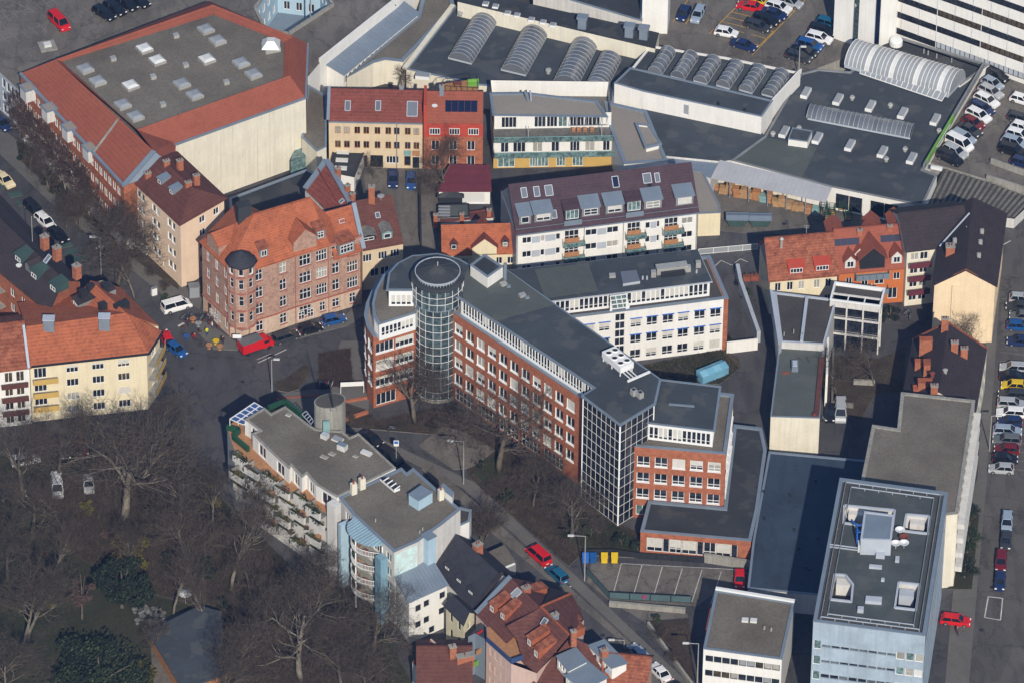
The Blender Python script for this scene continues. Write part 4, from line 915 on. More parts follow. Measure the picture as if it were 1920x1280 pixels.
 # yard wall
 y = thing('yard_wall', P(787, 400), 'dark narrow wall running down the middle of the courtyard', 'wall'); a, b = P(787, 350), P(789, 462); MB().prism([a+Vector((-.15, 0, 0)), b+Vector((-.15, 0, 0)), b+Vector((.15, 0, 0)), a+Vector((.15, 0, 0))][::1], 1.9, 'paint_dark').build('boards', y)
beige_row()
def plank_fill(root, A, B, z, w, t, m, name): pass
def balcony_glass(root, A, B, z, dep, h=.95, n=None, gm='glass_teal', fm='paint_teal', name='balcony'):
 """slab carried by the facade A-B at height z with glass panels in front; each panel a part"""
 M, L = frame(up(A, 0), up(B, 0)); n = n or max(2, int(L/1.5))
 o = MB().prism([M @ Vector((0, -dep, z-.2)), M @ Vector((L, -dep, z-.2)), M @ Vector((L, -.01, z-.2)), M @ Vector((0, -.01, z-.2))], .2, 'concrete').build(name, root)
 pw = L/n; k = ('bg', round(pw, 2), h, gm)
 if k not in WC: WC[k] = MB().box((pw/2, 0, 0), (pw-.06, .05, h), 0, gm).data('glass_panel')
 for i in range(n): inst('glass_panel', WC[k], o, M @ Matrix.Translation((pw*i, -dep-.03, z-.15)))
 k2 = ('bs', round(dep, 2), h, gm)
 if k2 not in WC: WC[k2] = MB().box((0, -dep/2, 0), (.05, dep-.06, h), 0, gm).data('glass_panel')
 for u in (0, L): inst('glass_panel', WC[k2], o, M @ Matrix.Translation((u, 0, z-.15)))
 m = MB(); m.bar(M @ Vector((0, -dep-.03, z+h-.12)), M @ Vector((L, -dep-.03, z+h-.12)), .09, .07, fm); m.build('handrail', o)
 return o
def terrace_house():
 root = thing('terrace_house', P(1040, 320), 'white modern house with glass balustraded terraces, ochre ground floor and pale gravel roofs', 'apartment house')
 A, B = P(925, 316), P(1146, 312); L = (B-A).length; d = (B-A).normalized(); n = Vector((-d.y, d.x, 0))
 T = lambda px: L*(px-975)/(1640-975)
 w = []
 for x0, x1 in ((1000, 1095), (1180, 1225), (1225, 1285), (1330, 1380), (1420, 1480)): w.append(dict(u=T((x0+x1)/2), z=.1, w=(x1-x0)/2.977/11.4, h=2.3, nx=3, gm='glass_teal'))
 w2 = [dict(u=T((x0+x1)/2), z=3.1, w=(x1-x0)/2.977/11.4, h=2.35, nx=k, gm=g) for x0, x1, k, g in ((1015, 1060, 2, 'glass'), (1085, 1155, 3, 'glass'), (1195, 1250, 2, 'curtain'), (1300, 1345, 2, 'glass'), (1405, 1460, 3, 'glass'), (1490, 1545, 2, 'curtain'), (1590, 1630, 2, 'glass'))]
 q = [A, B, B+n*11, A+n*12]
 o0 = wall(root, A, B, 0, 2.95, w, 'render_ochre', 'ground_floor_wall'); wall(root, A, B, 2.95, 6.2, w2, 'render_white', 'wall')
 m = MB()
 for a, b in ((1, 2), (2, 3), (3, 0)): m.face([up(q[a], 0), up(q[b], 0), up(q[b], 6.2), up(q[a], 6.2)], 'render_white')
 m.build('side_wall', root); MB().face(setz(q, 6.2), 'concrete_dark').build('terrace_floor', root)
 A3, B3 = A+n*2.4+d*.2, B+n*2.4
 w3 = [dict(u=T((x0+x1)/2), z=6.35, w=(x1-x0)/2.977/11.4, h=2.2, nx=k, gm=g) for x0, x1, k, g in ((1015, 1100, 4, 'glass'), (1200, 1265, 3, 'glass'), (1270, 1330, 3, 'glass'), (1335, 1385, 2, 'glass_teal'), (1400, 1480, 4, 'glass'), (1485, 1570, 4, 'glass'))]
 q3 = [A3, B3, B+n*10.9, A+n*11.9]
 solid(root, q3, 6.2, 9.2, 'render_white', {0: w3}, name='top_floor_wall')
 rf = PL([(924, 217), (1140, 220), (1120, 190), (988, 174), (918, 175)], 9.4)
 parapet(root, rf, 9.45, .25, .4, 'zinc', 'roof_gravel_pale')
 balcony_glass(root, A, B, 6.2, 1.2, 1.05, 14); balcony_glass(root, A+d*.1, B+d*2.2, 3.1, 1.3, 1.05, 14)
 for px in (1168, 1580):
  v = up(A+d*T(px)-n*1.0, 6.2); MB().bar(v, v+Vector((0, 0, 2.9)), .12, .12, 'metal_galv').build('post', root)
 # pergola
 m = MB(); a = up(A3+d*T(1400)-n*.1, 8.6); b = up(A3+d*T(1610)-n*.1, 8.6)
 for i in range(8): s = lerp(a, b, i/7); m.bar(s, s-n*2.6, .08, .08, 'metal_galv')
 m.bar(a-n*2.6, b-n*2.6, .1, .1, 'metal_galv'); m.bar(a-n*.1, b-n*.1, .1, .1, 'metal_galv'); m.build('pergola', root)
 # right wing
 r = PL([(1170, 308), (1252, 302), (1238, 270), (1212, 208), (1133, 190), (1144, 240)], 6.6)
 solid(root, r, 0, 6.6, 'render_white', name='wing_wall'); parapet(root, r, 6.65, .3, .55, 'zinc', 'roof_gravel_pale')
 q = PL([(1196, 234), (1214, 236), (1236, 268), (1212, 274)], 7.6); solid(root, q, 6.3, 7.6, 'render_white', name='roof_well_wall'); parapet(root, q, 7.65, .4, .35, 'zinc', 'roof_gravel_pale')
 m = MB(); v = P(990, 190, 9.4); m.bar(v, v+Vector((-.6, .5, 1.7)), .25, .25, 'zinc'); m.bar(v+Vector((.5, 0, 0)), v+Vector((.3, .8, 1.6)), .25, .25, 'zinc'); m.build('roof_strut', root)
 for px, py in ((944, 253), (995, 236), (1112, 288), (1050, 296), (960, 292)):
  pass
 # terrace things
 rr = random.Random(4)
 for i, px in enumerate((1425, 1455, 1490, 1530)):
  p = up(A+n*.9+d*T(px), 6.22); t = thing('terrace_chair', p, ['wooden chair at the left end of the white house upper terrace group', 'wooden chair second from left on the white house upper terrace', 'wooden chair third from left on the white house upper terrace', 'wooden chair nearest the right end of the white house upper terrace'][i], 'chair', 'chairs on the white house terrace')
  MB().box((p.x, p.y, p.z+.4), (.6, .6, .08), 0, 'wood_orange').build('seat', t); MB().box((p.x, p.y+.28, p.z+.45), (.6, .06, .5), 0, 'wood_orange').build('backrest', t)
  for a, b in ((-.25, -.25), (.25, -.25), (-.25, .25), (.25, .25)): MB().box((p.x+a, p.y+b, p.z), (.06, .06, .42), 0, 'wood').build('leg', t)
terrace_house()
def long_white():
 ze, zr = 11.2, 16.8
 root = thing('long_apartment_house', P(1100, 500), 'long white apartment house with deep plum tiled roof, blue-grey dormers and wooden loggias', 'apartment house')
 A, B = P(969, 438, ze), P(1308, 396, ze); A = up(A, 0); B = up(B, 0); L = (B-A).length; d = (B-A).normalized(); n = Vector((-d.y, d.x, 0)); D = 11.5
 T = lambda x: L*(x-185)/(1815-185)
 w = []
 def row(z, lst):
  for x0, x1, k in lst: w.append(dict(u=T((x0+x1)/2), z=z, w=(x1-x0)/4.8/11.55, h=1.25, nx=k, rm='paint_white'))
 r1 = [(235, 318, 2), (400, 437, 1), (538, 577, 1), (803, 908, 2), (997, 1102, 2), (1345, 1388, 1), (1448, 1474, 1), (1672, 1775, 2)]
 for z in (8.9, 6.1, 3.3): row(z, r1)
 logg = ((615, 745), (1180, 1300), (1515, 1640))
 for z in (8.3, 5.5, 2.7):
  for x0, x1 in logg: w.append(dict(u=T((x0+x1)/2), z=z, w=(x1-x0)/4.8/11.6, h=2.15, nx=3, gm='glass', tr=.45))
 w = [q for q in w]
 solid(root, [A, B, B+n*D, A+n*D], 0, ze, 'render_white', {0: w})
 M, _ = frame(A, B)
 # grey spandrels between windows
 for x0, x1 in ((322, 395), (441, 534), (912, 993), (1392, 1445)):
  k = MB().prism([Vector((T(x0), -.04, 0)), Vector((T(x1), -.04, 0)), Vector((T(x1), 0, 0)), Vector((T(x0), 0, 0))], 1.25, 'zinc_pale').data('grey_panel')
  for z in (8.9, 6.1, 3.3): inst('grey_panel', k, root, M @ Matrix.Translation((0, -.005, z)))
 for (x0, x1) in logg:
  for z in (8.3, 5.5, 2.7):
   e = 12 if x0 > 700 else 0
   o = balcony_glass(root, M @ Vector((T(x0-20), 0, 0)), M @ Vector((T(x1+40), 0, 0)), z, 1.5, .8, 5)
   bm = MB().prism([M @ Vector((T(x0), -.5, z)), M @ Vector((T(x1), -.5, z)), M @ Vector((T(x1), -.42, z)), M @ Vector((T(x0), -.42, z))], .95, 'wood_orange'); bm.build('wooden_screen', root)
 for x in (190, 792, 1145, 1808): v = M @ Vector((T(x), -.12, 0)); MB().tube([v, up(v, ze)], .07, 6, 'metal_galv').build('drainpipe', root)
 a, b = up(A, ze)-n*.5-d*.2, up(B, ze)-n*.5+d*.2; rd, rc = up(A+n*D/2, zr)-d*.2, up(B+n*D/2, zr)+d*.2
 a2, b2 = up(A+n*(D+.5), ze)-d*.2, up(B+n*(D+.5), ze)+d*.2
 tiles(root, [[a, b, rc, rd], [b2, a2, rd, rc]], 'tile_plum')
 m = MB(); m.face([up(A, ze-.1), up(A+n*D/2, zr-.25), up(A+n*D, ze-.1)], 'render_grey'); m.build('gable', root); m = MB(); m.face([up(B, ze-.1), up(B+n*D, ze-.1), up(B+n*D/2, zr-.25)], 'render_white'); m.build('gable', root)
 MB().prism([up(A, 0)-d*.02, up(A+n*D, 0)-d*.02, up(A+n*D, 0)-d*.1, up(A, 0)-d*.1][::-1], ze-.1, 'zinc').build('side_cladding', root)
 MB().bar(a-n*.1, b-n*.1, .18, .16, 'zinc').build('gutter', root)
 pl = plane(a, b, rc)
 # snow guard
 m = MB()
 for row_ in (.09,):
  s, e = lerp(a, rd, row_)+Vector((0, 0, .25)), lerp(b, rc, row_)+Vector((0, 0, .25)); m.bar(s, e, .06, .06, 'zinc')
 m.build('snow_guard', root)
 F = lambda x, y: (930+x/4.8, 290+y/4.8)
 for x, y, ww, nx, g in ((262, 628, 1.25, 1, 'glass'), (425, 604, 2.2, 2, 'glass'), (852, 555, 2.2, 2, 'glass'), (1066, 530, 2.2, 2, 'glass'), (1412, 488, 2.2, 2, 'curtain'), (1697, 455, 2.2, 1, 'glass')):
  p = onpl(*F(x, y), pl); dormer(root, p, -n, ww+.7, 1.75, 2.6, .55, 0, 'paint_grey', 'zinc', dict(w=ww, h=1.2, nx=nx, tr=.5 if nx == 2 else 0, gm=g, z=.3, **({'bl': .97} if x > 1600 else {'bl': .45} if x in (425, 1066) else {})), .22)
 for x, y in ((685, 590), (1240, 515)):
  p = onpl(*F(x, y), pl); o = dormer(root, p, -n, 2.6, 2.0, 2.3, .4, 0, 'paint_dark', 'tile_plum', dict(w=2.1, h=1.8, nx=3, gm='glass_teal'), .1, 'loggia')
  p2 = p-n*.7; MB().box((p2.x, p2.y, p2.z-.5), (2.9, .12, .95), atan2(d.y, d.x), 'zinc').build('balcony_front', o)
 for x, y, w_, h_ in ((252, 345, .9, 1.6), (365, 335, .9, 1.6), (475, 325, 1.2, 1.7), (1360, 215, 1.3, 1.6), (1450, 210, .75, 1.5), (522, 540, .8, 1.3)): roof_window(root, *F(x, y), pl, w_, h_)
 roof_window(root, *F(1075, 248), pl, 1.0, 1.8, 'zinc_pale', 'car_blue' if 'car_blue' in MATS else 'solar')
 for x0, y0, x1, y1 in ((710, 165, 810, 150), (850, 150, 950, 130), (1345, 88, 1450, 72), (1515, 70, 1610, 60), (135, 232, 280, 218)):
  pass
 p = onpl(930+1385/4.8, 290+300/4.8, pl); MB().lathe(p+Vector((0, -.2, .4)), [(.1, 0), (.35, .2), (.38, .25)], 10, 'paint_dark').tube([p, p+Vector((0, -.1, .9))], .05, 5, 'paint_dark').build('satellite_dish', root)
long_white()
def small_houses():
 ze, zr = 5.6, 10.0
 root = thing('small_orange_house', P(890, 520), 'small yellow house with bright orange tiled roof and central gabled dormer', 'house')
 a, b = P(828, 479, ze), P(971, 475, ze); c, d = P(961, 407, zr), P(824, 422, zr)
 dv = (b-a).normalized(); L = (b-a).length; n = Vector((-dv.y, dv.x, 0)); D = (Vector((d.x-a.x, d.y-a.y, 0)).dot(n))*2
 A, B = up(a, 0)+n*.35+dv*.3, up(b, 0)+n*.35-dv*.2; C, E = B+n*(D-.7), A+n*(D-.7)
 LL = (B-A).length
 solid(root, [A, B, C, E], 0, ze, 'render_yellow', {0: [dict(u=LL*t, z=3.2, w=1.1, h=1.4, nx=2) for t in (.1, .3, .55, .76, .92)]})
 cr, dr = up(b+n*D/2, zr), up(a+n*D/2, zr)
 tiles(root, [[a, b, cr, dr], [up(b+n*D, ze), up(a+n*D, ze), dr, cr]], 'tile_orange')
 m = MB(); m.face([up(A, ze-.1), dr+Vector((.2, 0, -.3)), up(E, ze-.1)], 'render_offwhite'); m.build('gable', root); m = MB(); m.face([up(B, ze-.1), up(C, ze-.1), cr-Vector((.2, 0, .3))], 'render_yellow'); m.build('gable', root)
 pl = plane(a, b, cr)
 v = up(lerp(A, B, .56), ze-1.6); o = dormer(root, v-n*.35, -n, 3.9, 3.0, 4.6, 0, 1.7, 'render_yellow', 'tile_red', None, .25, 'cross_gable')
 M, _ = frame(v-n*.44-dv*1.95, v-n*.44+dv*1.95)
 for u in (1.15, 2.75): window(o, M @ Matrix.Translation((u, 0, 1.1)), .9, 1.2, 2, bl=.35)
 for px, py in ((851, 468), (947, 463)): p = onpl(px, py, pl); dormer(root, p, -n, 1.1, 1.0, 1.7, 0, .6, 'paint_dark', 'tile_red', dict(w=.75, h=.8, nx=1))
 for px, py, s in ((806+22, 402, .7),): pass
 # maroon garage
 g = thing('garage', P(870, 378), 'white garage with maroon lean-to roof and wide pale doors', 'garage')
 q = PL([(823, 357), (919, 357), (916, 322), (846, 320)], 2.8); L = (q[1]-q[0]).length
 solid(g, q, 0, 2.7, 'render_white', {0: [dict(u=L*.62, z=.05, w=4.6, h=2.2, nx=1, gm='poly_white', fm='paint_white')]})
 e = inset(q, -.25); e[2] = up(e[2], 3.9); e[3] = up(e[3], 3.9); tiles(g, [e], 'tile_plum_red'); m = MB(); m.face([up(q[1], 2.7), up(q[2], 2.7), up(q[2], 3.8)], 'render_white'); m.face([up(q[3], 2.7), up(q[0], 2.7), up(q[3], 3.8)], 'render_white'); m.face([up(q[2], 2.7), up(q[3], 2.7), up(q[3], 3.8), up(q[2], 3.8)], 'render_white'); m.build('gable', g)
 MB().tube([P(850, 380, 0), P(850, 380, 0)+Vector((0, 0, 2.7))], .08, 6, 'tile_red').build('drainpipe', g)
 # dark shed with corrugated lights
 s = thing('lean_to_shed', P(850, 420), 'dark flat roofed shed with corrugated pale rooflight behind the small orange house', 'shed')
 q = PL([(822, 408), (880, 406), (879, 382), (824, 384)], 2.6); solid(s, q, 0, 2.6, 'paint_grey'); parapet(s, q, 2.65, .1, .2, 'paint_dark', 'roof_felt_green')
 for i in range(4): p = P(833, 388+i*5.6, 2.7); MB().box(p, (1.9, .42, .1), 0, 'poly_grey').build('corrugated_sheet', s)
 h = thing('garden_hut', P(845, 378), 'small dark pyramid roofed hut in front of the maroon garage', 'hut')
 p = P(845, 378, 0); q = [p+Vector((x, y, 0)) for x, y in ((-1.9, -1.2), (1.9, -1.2), (1.9, 1.2), (-1.9, 1.2))]
 solid(h, q, 0, 1.9, 'paint_dark'); e = setz(inset(q, -.3), 1.9); tp = p+Vector((0, 0, 3)); tiles(h, [[e[i], e[(i+1) % 4], tp] for i in range(4)], 'roof_felt_dark', .1)
 # bricky rear sheds of orange house
 b_ = thing('rear_shed', P(900, 412), 'low maroon roofed outbuilding with brick chimneys behind the small orange house', 'shed')
 q = PL([(826, 417), (925, 408), (922, 392), (880, 398), (826, 404)], 2.4); solid(b_, q, 0, 2.4, 'render_offwhite'); parapet(b_, q, 2.45, .1, .15, 'tile_red', 'tile_brown')
 for px, py in ((817, 414), (866, 412), (917, 405)): p = P(px, py, 2.4); chimney(b_, p, .7, .6, 1.2, 0)
 # cream box behind the long white house
 x = thing('cream_outbuilding', P(1330, 420), 'cream flat roofed outbuilding at the right end of the long white apartment house', 'outbuilding')
 q = PL([(1309, 401), (1351, 399), (1350, 386), (1318, 322), (1296, 318)], 4.6); solid(x, q, 0, 4.6, 'render_yellow'); parapet(x, q, 4.65, .15, .25, 'zinc', 'roof_gravel_pale')
mat('tile_plum_red', (.13, .028, .04), var=.08, rows=.05)
small_houses()
# ================================================================ main office
def office():
 H1, H2, HL, HM, HB, HT = 17.3, 20.3, 14.2, 17.2, 14.1, 22.4
 root = thing('office_building', P(900, 800), 'large red brick office with round glass stair tower, glazed corner and dark flat roofs', 'office building')
 # --- long brick facade, windows in five storeys
 A = P(849, 584, H1); B = P(1093, 747, H1)
 back = [P(1180, 725, H1), P(930, 520, H1), P(870, 520, H1)]
 L = (Vector((B.x-A.x, B.y-A.y))).length
 zr = [13.5, 10.2, 6.9, 3.6]
 n = 11; us = [1.4+(L-2.4)*(i)/(n-.35) for i in range(n)]
 wins = grid(L, zr, n, 1.75, 1.95, us=us, nx=2, blp=.42, sill='paint_white', rm='paint_white')
 for i in range(0, n-1, 2):
  wins.append(dict(u=(us[i]+us[i+1])/2+.1, z=.35, w=4.3, h=2.35, nx=5, tr=.5, gm='glass'))
 solid(root, [A, B]+back, 0, H1, 'brick_red', {0: wins})
 # terrace in front of the set-back top floor
 terr = setz([A, B, P(1200, 715, H1), P(930, 512, H1), P(850, 540, H1)], H1)
 parapet(root, terr, H1, .35, .45, 'zinc', 'roof_gravel_pale')
 # --- roof of the set-back floor
 roof = [(862, 557), (1117, 726), (1093, 741), (1163, 794), (1227, 755), (1237, 710), (951, 508), (925, 490), (882, 499), (861, 487), (838, 480), (821, 476), (774, 480), (747, 494), (731, 512), (727, 542), (775, 542)]
 top = PL(roof, H2)
 MB().prism(setz(inset(top, -.25), H2-.28), .22, 'zinc', 'zinc').build('roof_edge', root)
 MB().face(setz(inset(top, .1), H2), 'roof_felt').build('roof', root)
 MB().prism(setz(PL([(880, 500), (951, 508), (1040, 572), (930, 602), (868, 560), (868, 520)], H2), H2+.02), .04, 'roof_felt_green').build('roof_patch', root)
 a, b = P(866, 560, H2), P(1113, 724, H2); a = lerp(a, b, .002); q = inset([a, b, P(1200, 690, H2)], .5); a, b = q[0], q[1]
 a = P(864, 561, H2-.1); b = P(1111, 725, H2-.1)
 L2 = Vector((b.x-a.x, b.y-a.y)).length
 pw = []; k = 44; sw = (L2-.8)/k
 for i in range(k):
  bay = i // 11; blnd = (i % 13) in (7, 8) or i in (30, 31, 41)
  pw.append(dict(u=.4+sw*(i+.5), z=H1+.35, w=sw-.08, h=2.25, nx=1, tr=.28, gm='glass', rm='paint_white', **({'bl': .62} if blnd else {})))
 wall(root, a, b, H1-.3, H2-.1, pw, 'paint_white', dep=.08)
 # --- glazed corner prism
 c1, c2, c3 = P(1094, 741, H2), P(1163, 793, H2), P(1226, 755, H2)
 for k_, (s, e, nn) in enumerate(((c1, c2, 8), (c2, c3, 6))):
  curtain(root, s, e, .25, H2-.15, nn, 11, 'glass')
 # --- left wing: three steps
 w1 = PL([(779, 608), (780, 560), (740, 500), (715, 515), (700, 540), (690, 562), (684, 585), (687, 608), (700, 631)][::-1], HL)
 w1 = w1[0:]                                             # from front-left corner round the arc
 w1 = PL([(700, 631), (779, 608), (800, 540), (770, 495), (735, 500), (712, 520), (697, 545), (687, 568), (683, 590), (688, 612)], HL)
 L3 = (w1[1]-w1[0]).length
 ww = []
 for z in (10.6, 7.3, 4.0): ww += [dict(u=L3*.27, z=z, w=3.1, h=1.95, nx=4, rm='paint_white', sill='paint_white', gm='glass', **({'bl': .97} if z == 7.3 else {'bl': .3} if z == 4.0 else {})), dict(u=L3*.74, z=z, w=3.1, h=1.95, nx=4, rm='paint_white', sill='paint_white', gm='glass', bl=.5)]
 ww += [dict(u=L3*.3, z=.3, w=3.4, h=2.3, nx=4, gm='glass'), dict(u=L3*.78, z=.3, w=3.4, h=2.3, nx=4, gm='glass')]
 aw = lambda L: [dict(u=L/2, z=z, w=min(1.6, L-.5), h=1.95, nx=1, rm='paint_white', sill='paint_white', gm='glass') for z in (10.6, 7.3, 4.0)]
 solid(root, w1, 0, HL, 'brick_red', {0: ww, 9: aw, 8: aw, 7: aw})
 parapet(root, w1, HL, .3, .5, 'zinc', 'roof_gravel_pale')
 w2 = PL([(711, 608), (779, 587), (800, 545), (770, 490), (740, 495), (718, 517), (704, 545), (698, 570), (701, 592)], HM)
 k = int((w2[1]-w2[0]).length/.85)
 solid(root, w2, HL-.3, HM, 'paint_white', {0: lambda L: [dict(u=.35+(L-.7)*(i+.5)/8, z=HL+.5, w=(L-.7)/8-.08, h=1.7, nx=1, tr=.35, gm='glass', **({'bl': .6} if i > 4 else {})) for i in range(8)],
  8: lambda L: [dict(u=.35+(L-.7)*(i+.5)/4, z=HL+.5, w=(L-.7)/4-.08, h=1.7, nx=1, tr=.35, gm='glass') for i in range(4)]}, name='set_back_wall')
 parapet(root, w2, HM+.02, .2, .35, 'zinc', 'roof_gravel')
 w3 = PL([(729, 543), (775, 543), (800, 520), (780, 484), (750, 496), (732, 515)], H2)
 solid(root, w3, HM-.3, H2-.27, 'paint_white', {0: lambda L: [dict(u=.3+(L-.6)*(i+.5)/4, z=HM+.1, w=(L-.6)/4-.08, h=1.9, nx=1, gm='glass', bl=.72) for i in range(4)]}, name='set_back_wall')
 # --- stair tower
 c = P(820.5, 517, HT); r1, r2 = 4.05, 3.6; zc = 18.3
 drum(root, c, r2, .5, zc, 18, 12, 'glass_tower'); drum(root, c, r1, zc, HT-.3, 20, 3, 'glass_tower')
 MB().lathe((c.x, c.y, 0), [(r2, zc-.1), (r1+.05, zc-.05), (r1+.05, zc+.05), (r2, zc+.1)], 40, 'zinc').build('ring', root)
 MB().lathe((c.x, c.y, 0), [(r2+.1, 0), (r2+.1, .5)], 40, 'concrete').build('plinth', root)
 MB().lathe((c.x, c.y, 0), [(r1+.12, HT-.35), (r1+.2, HT-.1), (r1+.12, HT), (r1-.75, HT+.02)], 40, 'roof_felt_dark').build('roof_ring', root, True)
 MB().lathe((c.x, c.y, 0), [(r1-.9, HT), (r1-.9, HT+.85)], 40, 'glass').build('lantern', root)
 m = MB()
 for i in range(40):
  t = 2*pi*i/40; m.bar((c.x+(r1-.86)*cos(t), c.y+(r1-.86)*sin(t), HT), (c.x+(r1-.86)*cos(t), c.y+(r1-.86)*sin(t), HT+.85), .07, .07, 'zinc_pale')
 m.build('lantern_bars', root)
 m = MB(); N = 40; v = []
 ring(m, c, r1-.55, HT+.9, .14, 'zinc_pale'); ring(m, c, r1-.85, HT+.4, .1, 'zinc_pale'); m.build('rail', root)
 MB().lathe((c.x, c.y, 0), [(r1-.75, HT+.82), (r1-.72, HT+.95), (.3, HT+1.9), (0.0, HT+2.0)], 20, 'roof_felt_dark').build('cone_roof', root)
 m = MB()
 for i in range(10):
  t = 2*pi*i/10; m.bar((c.x+(r1-.75)*cos(t), c.y+(r1-.75)*sin(t), HT+.98), (c.x+.3*cos(t), c.y+.3*sin(t), HT+1.94), .07, .07, 'roof_felt')
 m.tube([(c.x, c.y, HT+1.9), (c.x, c.y, HT+2.7)], .12, 6, 'metal_galv'); m.build('cone_seam', root)
 # --- lift box on the roof
 bx = PL([(882, 497), (914, 520), (943, 500), (908, 477)], H2+2.2)
 solid(root, bx, H2-.2, H2+2.2, 'render_white', name='lift_housing'); parapet(root, bx, H2+2.25, .2, .3, 'zinc', 'roof_felt_dark')
 p = P(947, 525, H2); MB().tube([(p.x, p.y, H2), (p.x, p.y, H2+3.2)], .28, 8, 'zinc').build('flue', root)
 for a_, b_ in ((944, 535), (979, 556)):
  p = P(a_, b_, H2); MB().box(p, (1.0, .8, .5), .5, 'metal_galv').box((p.x+.8, p.y-.5, p.z), (.6, .5, .35), .2, 'zinc').build('roof_vent', root)
 # --- brick block on the right
 bb = PL([(1184, 835), (1361, 850), (1376, 738), (1232, 722), (1200, 760)], HB)
 L4 = (bb[1]-bb[0]).length; Lr = (bb[2]-bb[1]).length
 us = [1.9+(L4-3.6)*i/4 for i in range(5)]
 ww = grid(L4, [10.4, 7.2, 4.05], 5, 1.95, 1.85, us=us, nx=2, tr=.3, blp=.3, sill='paint_white', rm='paint_white')
 ww.append(dict(u=us[0], z=.6, w=1.95, h=2.0, nx=2, gm='glass_teal'))
 rr = grid(Lr, [10.4, 7.2, 4.6], 7, 1.6, 1.8, .8, .8, nx=2, blp=.4, rm='paint_white', sill='paint_white')
 solid(root, bb, 0, HB, 'brick_red', {0: ww, 1: rr})
 parapet(root, bb, HB, .4, .5, 'zinc', 'roof_gravel')
 pb = PL([(1213, 790), (1337, 805), (1348, 725), (1237, 712)], HM)
 bls = {1, 2, 5, 6}
 solid(root, pb, HB-.3, HM-.2, 'paint_white', {0: lambda L: [dict(u=.35+(L-.7)*(i+.5)/13, z=HB+.05, w=(L-.7)/13-.08, h=2.2, nx=1, tr=.3, gm='glass', **({'bl': .8} if i in (2, 3, 5, 6) else {})) for i in range(13)],
  1: lambda L: [dict(u=.35+(L-.7)*(i+.5)/8, z=HB+.05, w=(L-.7)/8-.08, h=2.2, nx=1, tr=.3, gm='glass') for i in range(8)]}, name='set_back_wall')
 parapet(root, inset(pb, -.3), HM, .12, .3, 'zinc', 'roof_felt')
 m = MB(); a = P(1254, 757, HM); b = P(1302, 761, HM); m.bar(a, b, .35, .18, 'zinc'); m.build('roof_ridge_vent', root)
 # --- low annex with brick front
 an = PL([(1201, 995), (1408, 1013), (1421, 955), (1437, 843), (1428, 801), (1376, 795), (1358, 950), (1216, 937)], 4.3)
 La = (an[1]-an[0]).length
 aw_ = []
 for i in range(3):
  u = 1.3+i*(La-1.2)/3
  aw_ += [dict(u=u+.9, z=.5, w=2.4, h=2.7, nx=2, tr=.3, bl=.7, gm='glass'), dict(u=u+2.65, z=.5, w=1.0, h=2.7, nx=1, gm='glass'), dict(u=u+4.2, z=.5, w=2.0, h=2.7, nx=2, tr=.3, gm='glass', **({'bl': .6} if i == 0 else {}))]
 solid(root, an, 0, 4.3, 'brick_red', {0: aw_}); parapet(root, an, 4.3, .3, .5, 'zinc', 'roof_felt_dark')
 # --- white wing behind
 Hw, Hp = 10.3, 13.1
 f1, f2 = P(1040, 599, Hw), P(1357, 560, Hw); f3 = P(1323, 480, Hw); f4 = P(1000, 520, Hw)
 Lw = (f2-f1).length; dd = (f2-f1)/Lw
 def U(px, py): 
  v = P(px, py, Hw)-f1; return v.x*dd.x+v.y*dd.y
 ww = []
 cols = [(1193, 580), (1223, 576), (1253, 572), (1282, 569), (1313, 566), (1343, 563), (1134, 588), (1105, 592)]
 for j, z in enumerate((6.7, 3.5, .5)):
  for i, (x, y) in enumerate(cols):
   if j == 2 and i in (3, 4, 5): pass
   bl = .55 if (i+j) % 3 == 0 else (.97 if (i*j+i) % 4 == 3 else 0)
   ww.append(dict(u=U(x, y), z=z, w=1.75, h=1.8, nx=2, tr=.3, gm='glass', **({'bl': bl} if bl else {})))
 us = U(1163, 584)
 for j in range(6): ww.append(dict(u=us, z=.3+j*1.6, w=1.6, h=1.5, nx=2, gm='glass'))
 solid(root, [f1, f2, f3, f4], 0, Hw, 'render_white', {0: ww})
 # brick end pier
 a = P(1356, 561, Hw); e = MB(); e.prism(setz([f2+dd*.02, f2+dd*.75, f3+dd*.75, f3+dd*.02], 0), Hw-.02, 'brick_red'); e.build('end_wall', root)
 M, _ = frame(f1, f2)
 for q in ww[:24]:
  if q['z'] < 1: continue
  v = M @ Vector((q['u'], -.12, q['z']+q['h']+.08)); MB().box((v.x, v.y, v.z), (1.95, .16, .11), atan2(dd.y, dd.x), 'paint_blue').build('blind_box', root)
 parapet(root, [f1, f2+dd*.75, f3+dd*.75, f4], Hw+.02, .3, .55, 'zinc', 'roof_gravel_dark')
 pp = PL([(1020, 564), (1331, 526), (1306, 470), (930, 511)], Hp)
 k = 34
 bset = {5, 6, 18, 19, 21, 22, 23, 25, 26, 27, 28}
 solid(root, pp, Hw-.3, Hp-.2, 'paint_white', {0: lambda L: [dict(u=.3+(L-.6)*(i+.5)/k, z=Hw+.1, w=(L-.6)/k-.08, h=2.15, nx=1, tr=.3, gm='glass', **({'bl': .75} if i in bset or i in (29,) else {})) for i in range(k)]}, name='set_back_wall')
 q = inset(pp, -.35); MB().prism(setz(q, Hp-.25), .2, 'zinc_pale').build('roof_edge', root); MB().face(setz(inset(q, .1), Hp), 'roof_felt').build('roof', root)
 MB().prism(setz(PL([(1002, 506), (1103, 494), (1121, 546), (1022, 560)], Hp), Hp+.02), .04, 'roof_felt_green').build('roof_patch', root)
 # glass bay breaking through the eaves
 bl_, br_ = P(1148, 580, Hw+.3), P(1180, 576, Hw+.3); tl_, tr_ = P(1144, 556, Hp+.2), P(1174, 552, Hp+.2)
 m = MB(); g = MB(); g.face([bl_, br_, tr_, tl_], 'glass_teal')
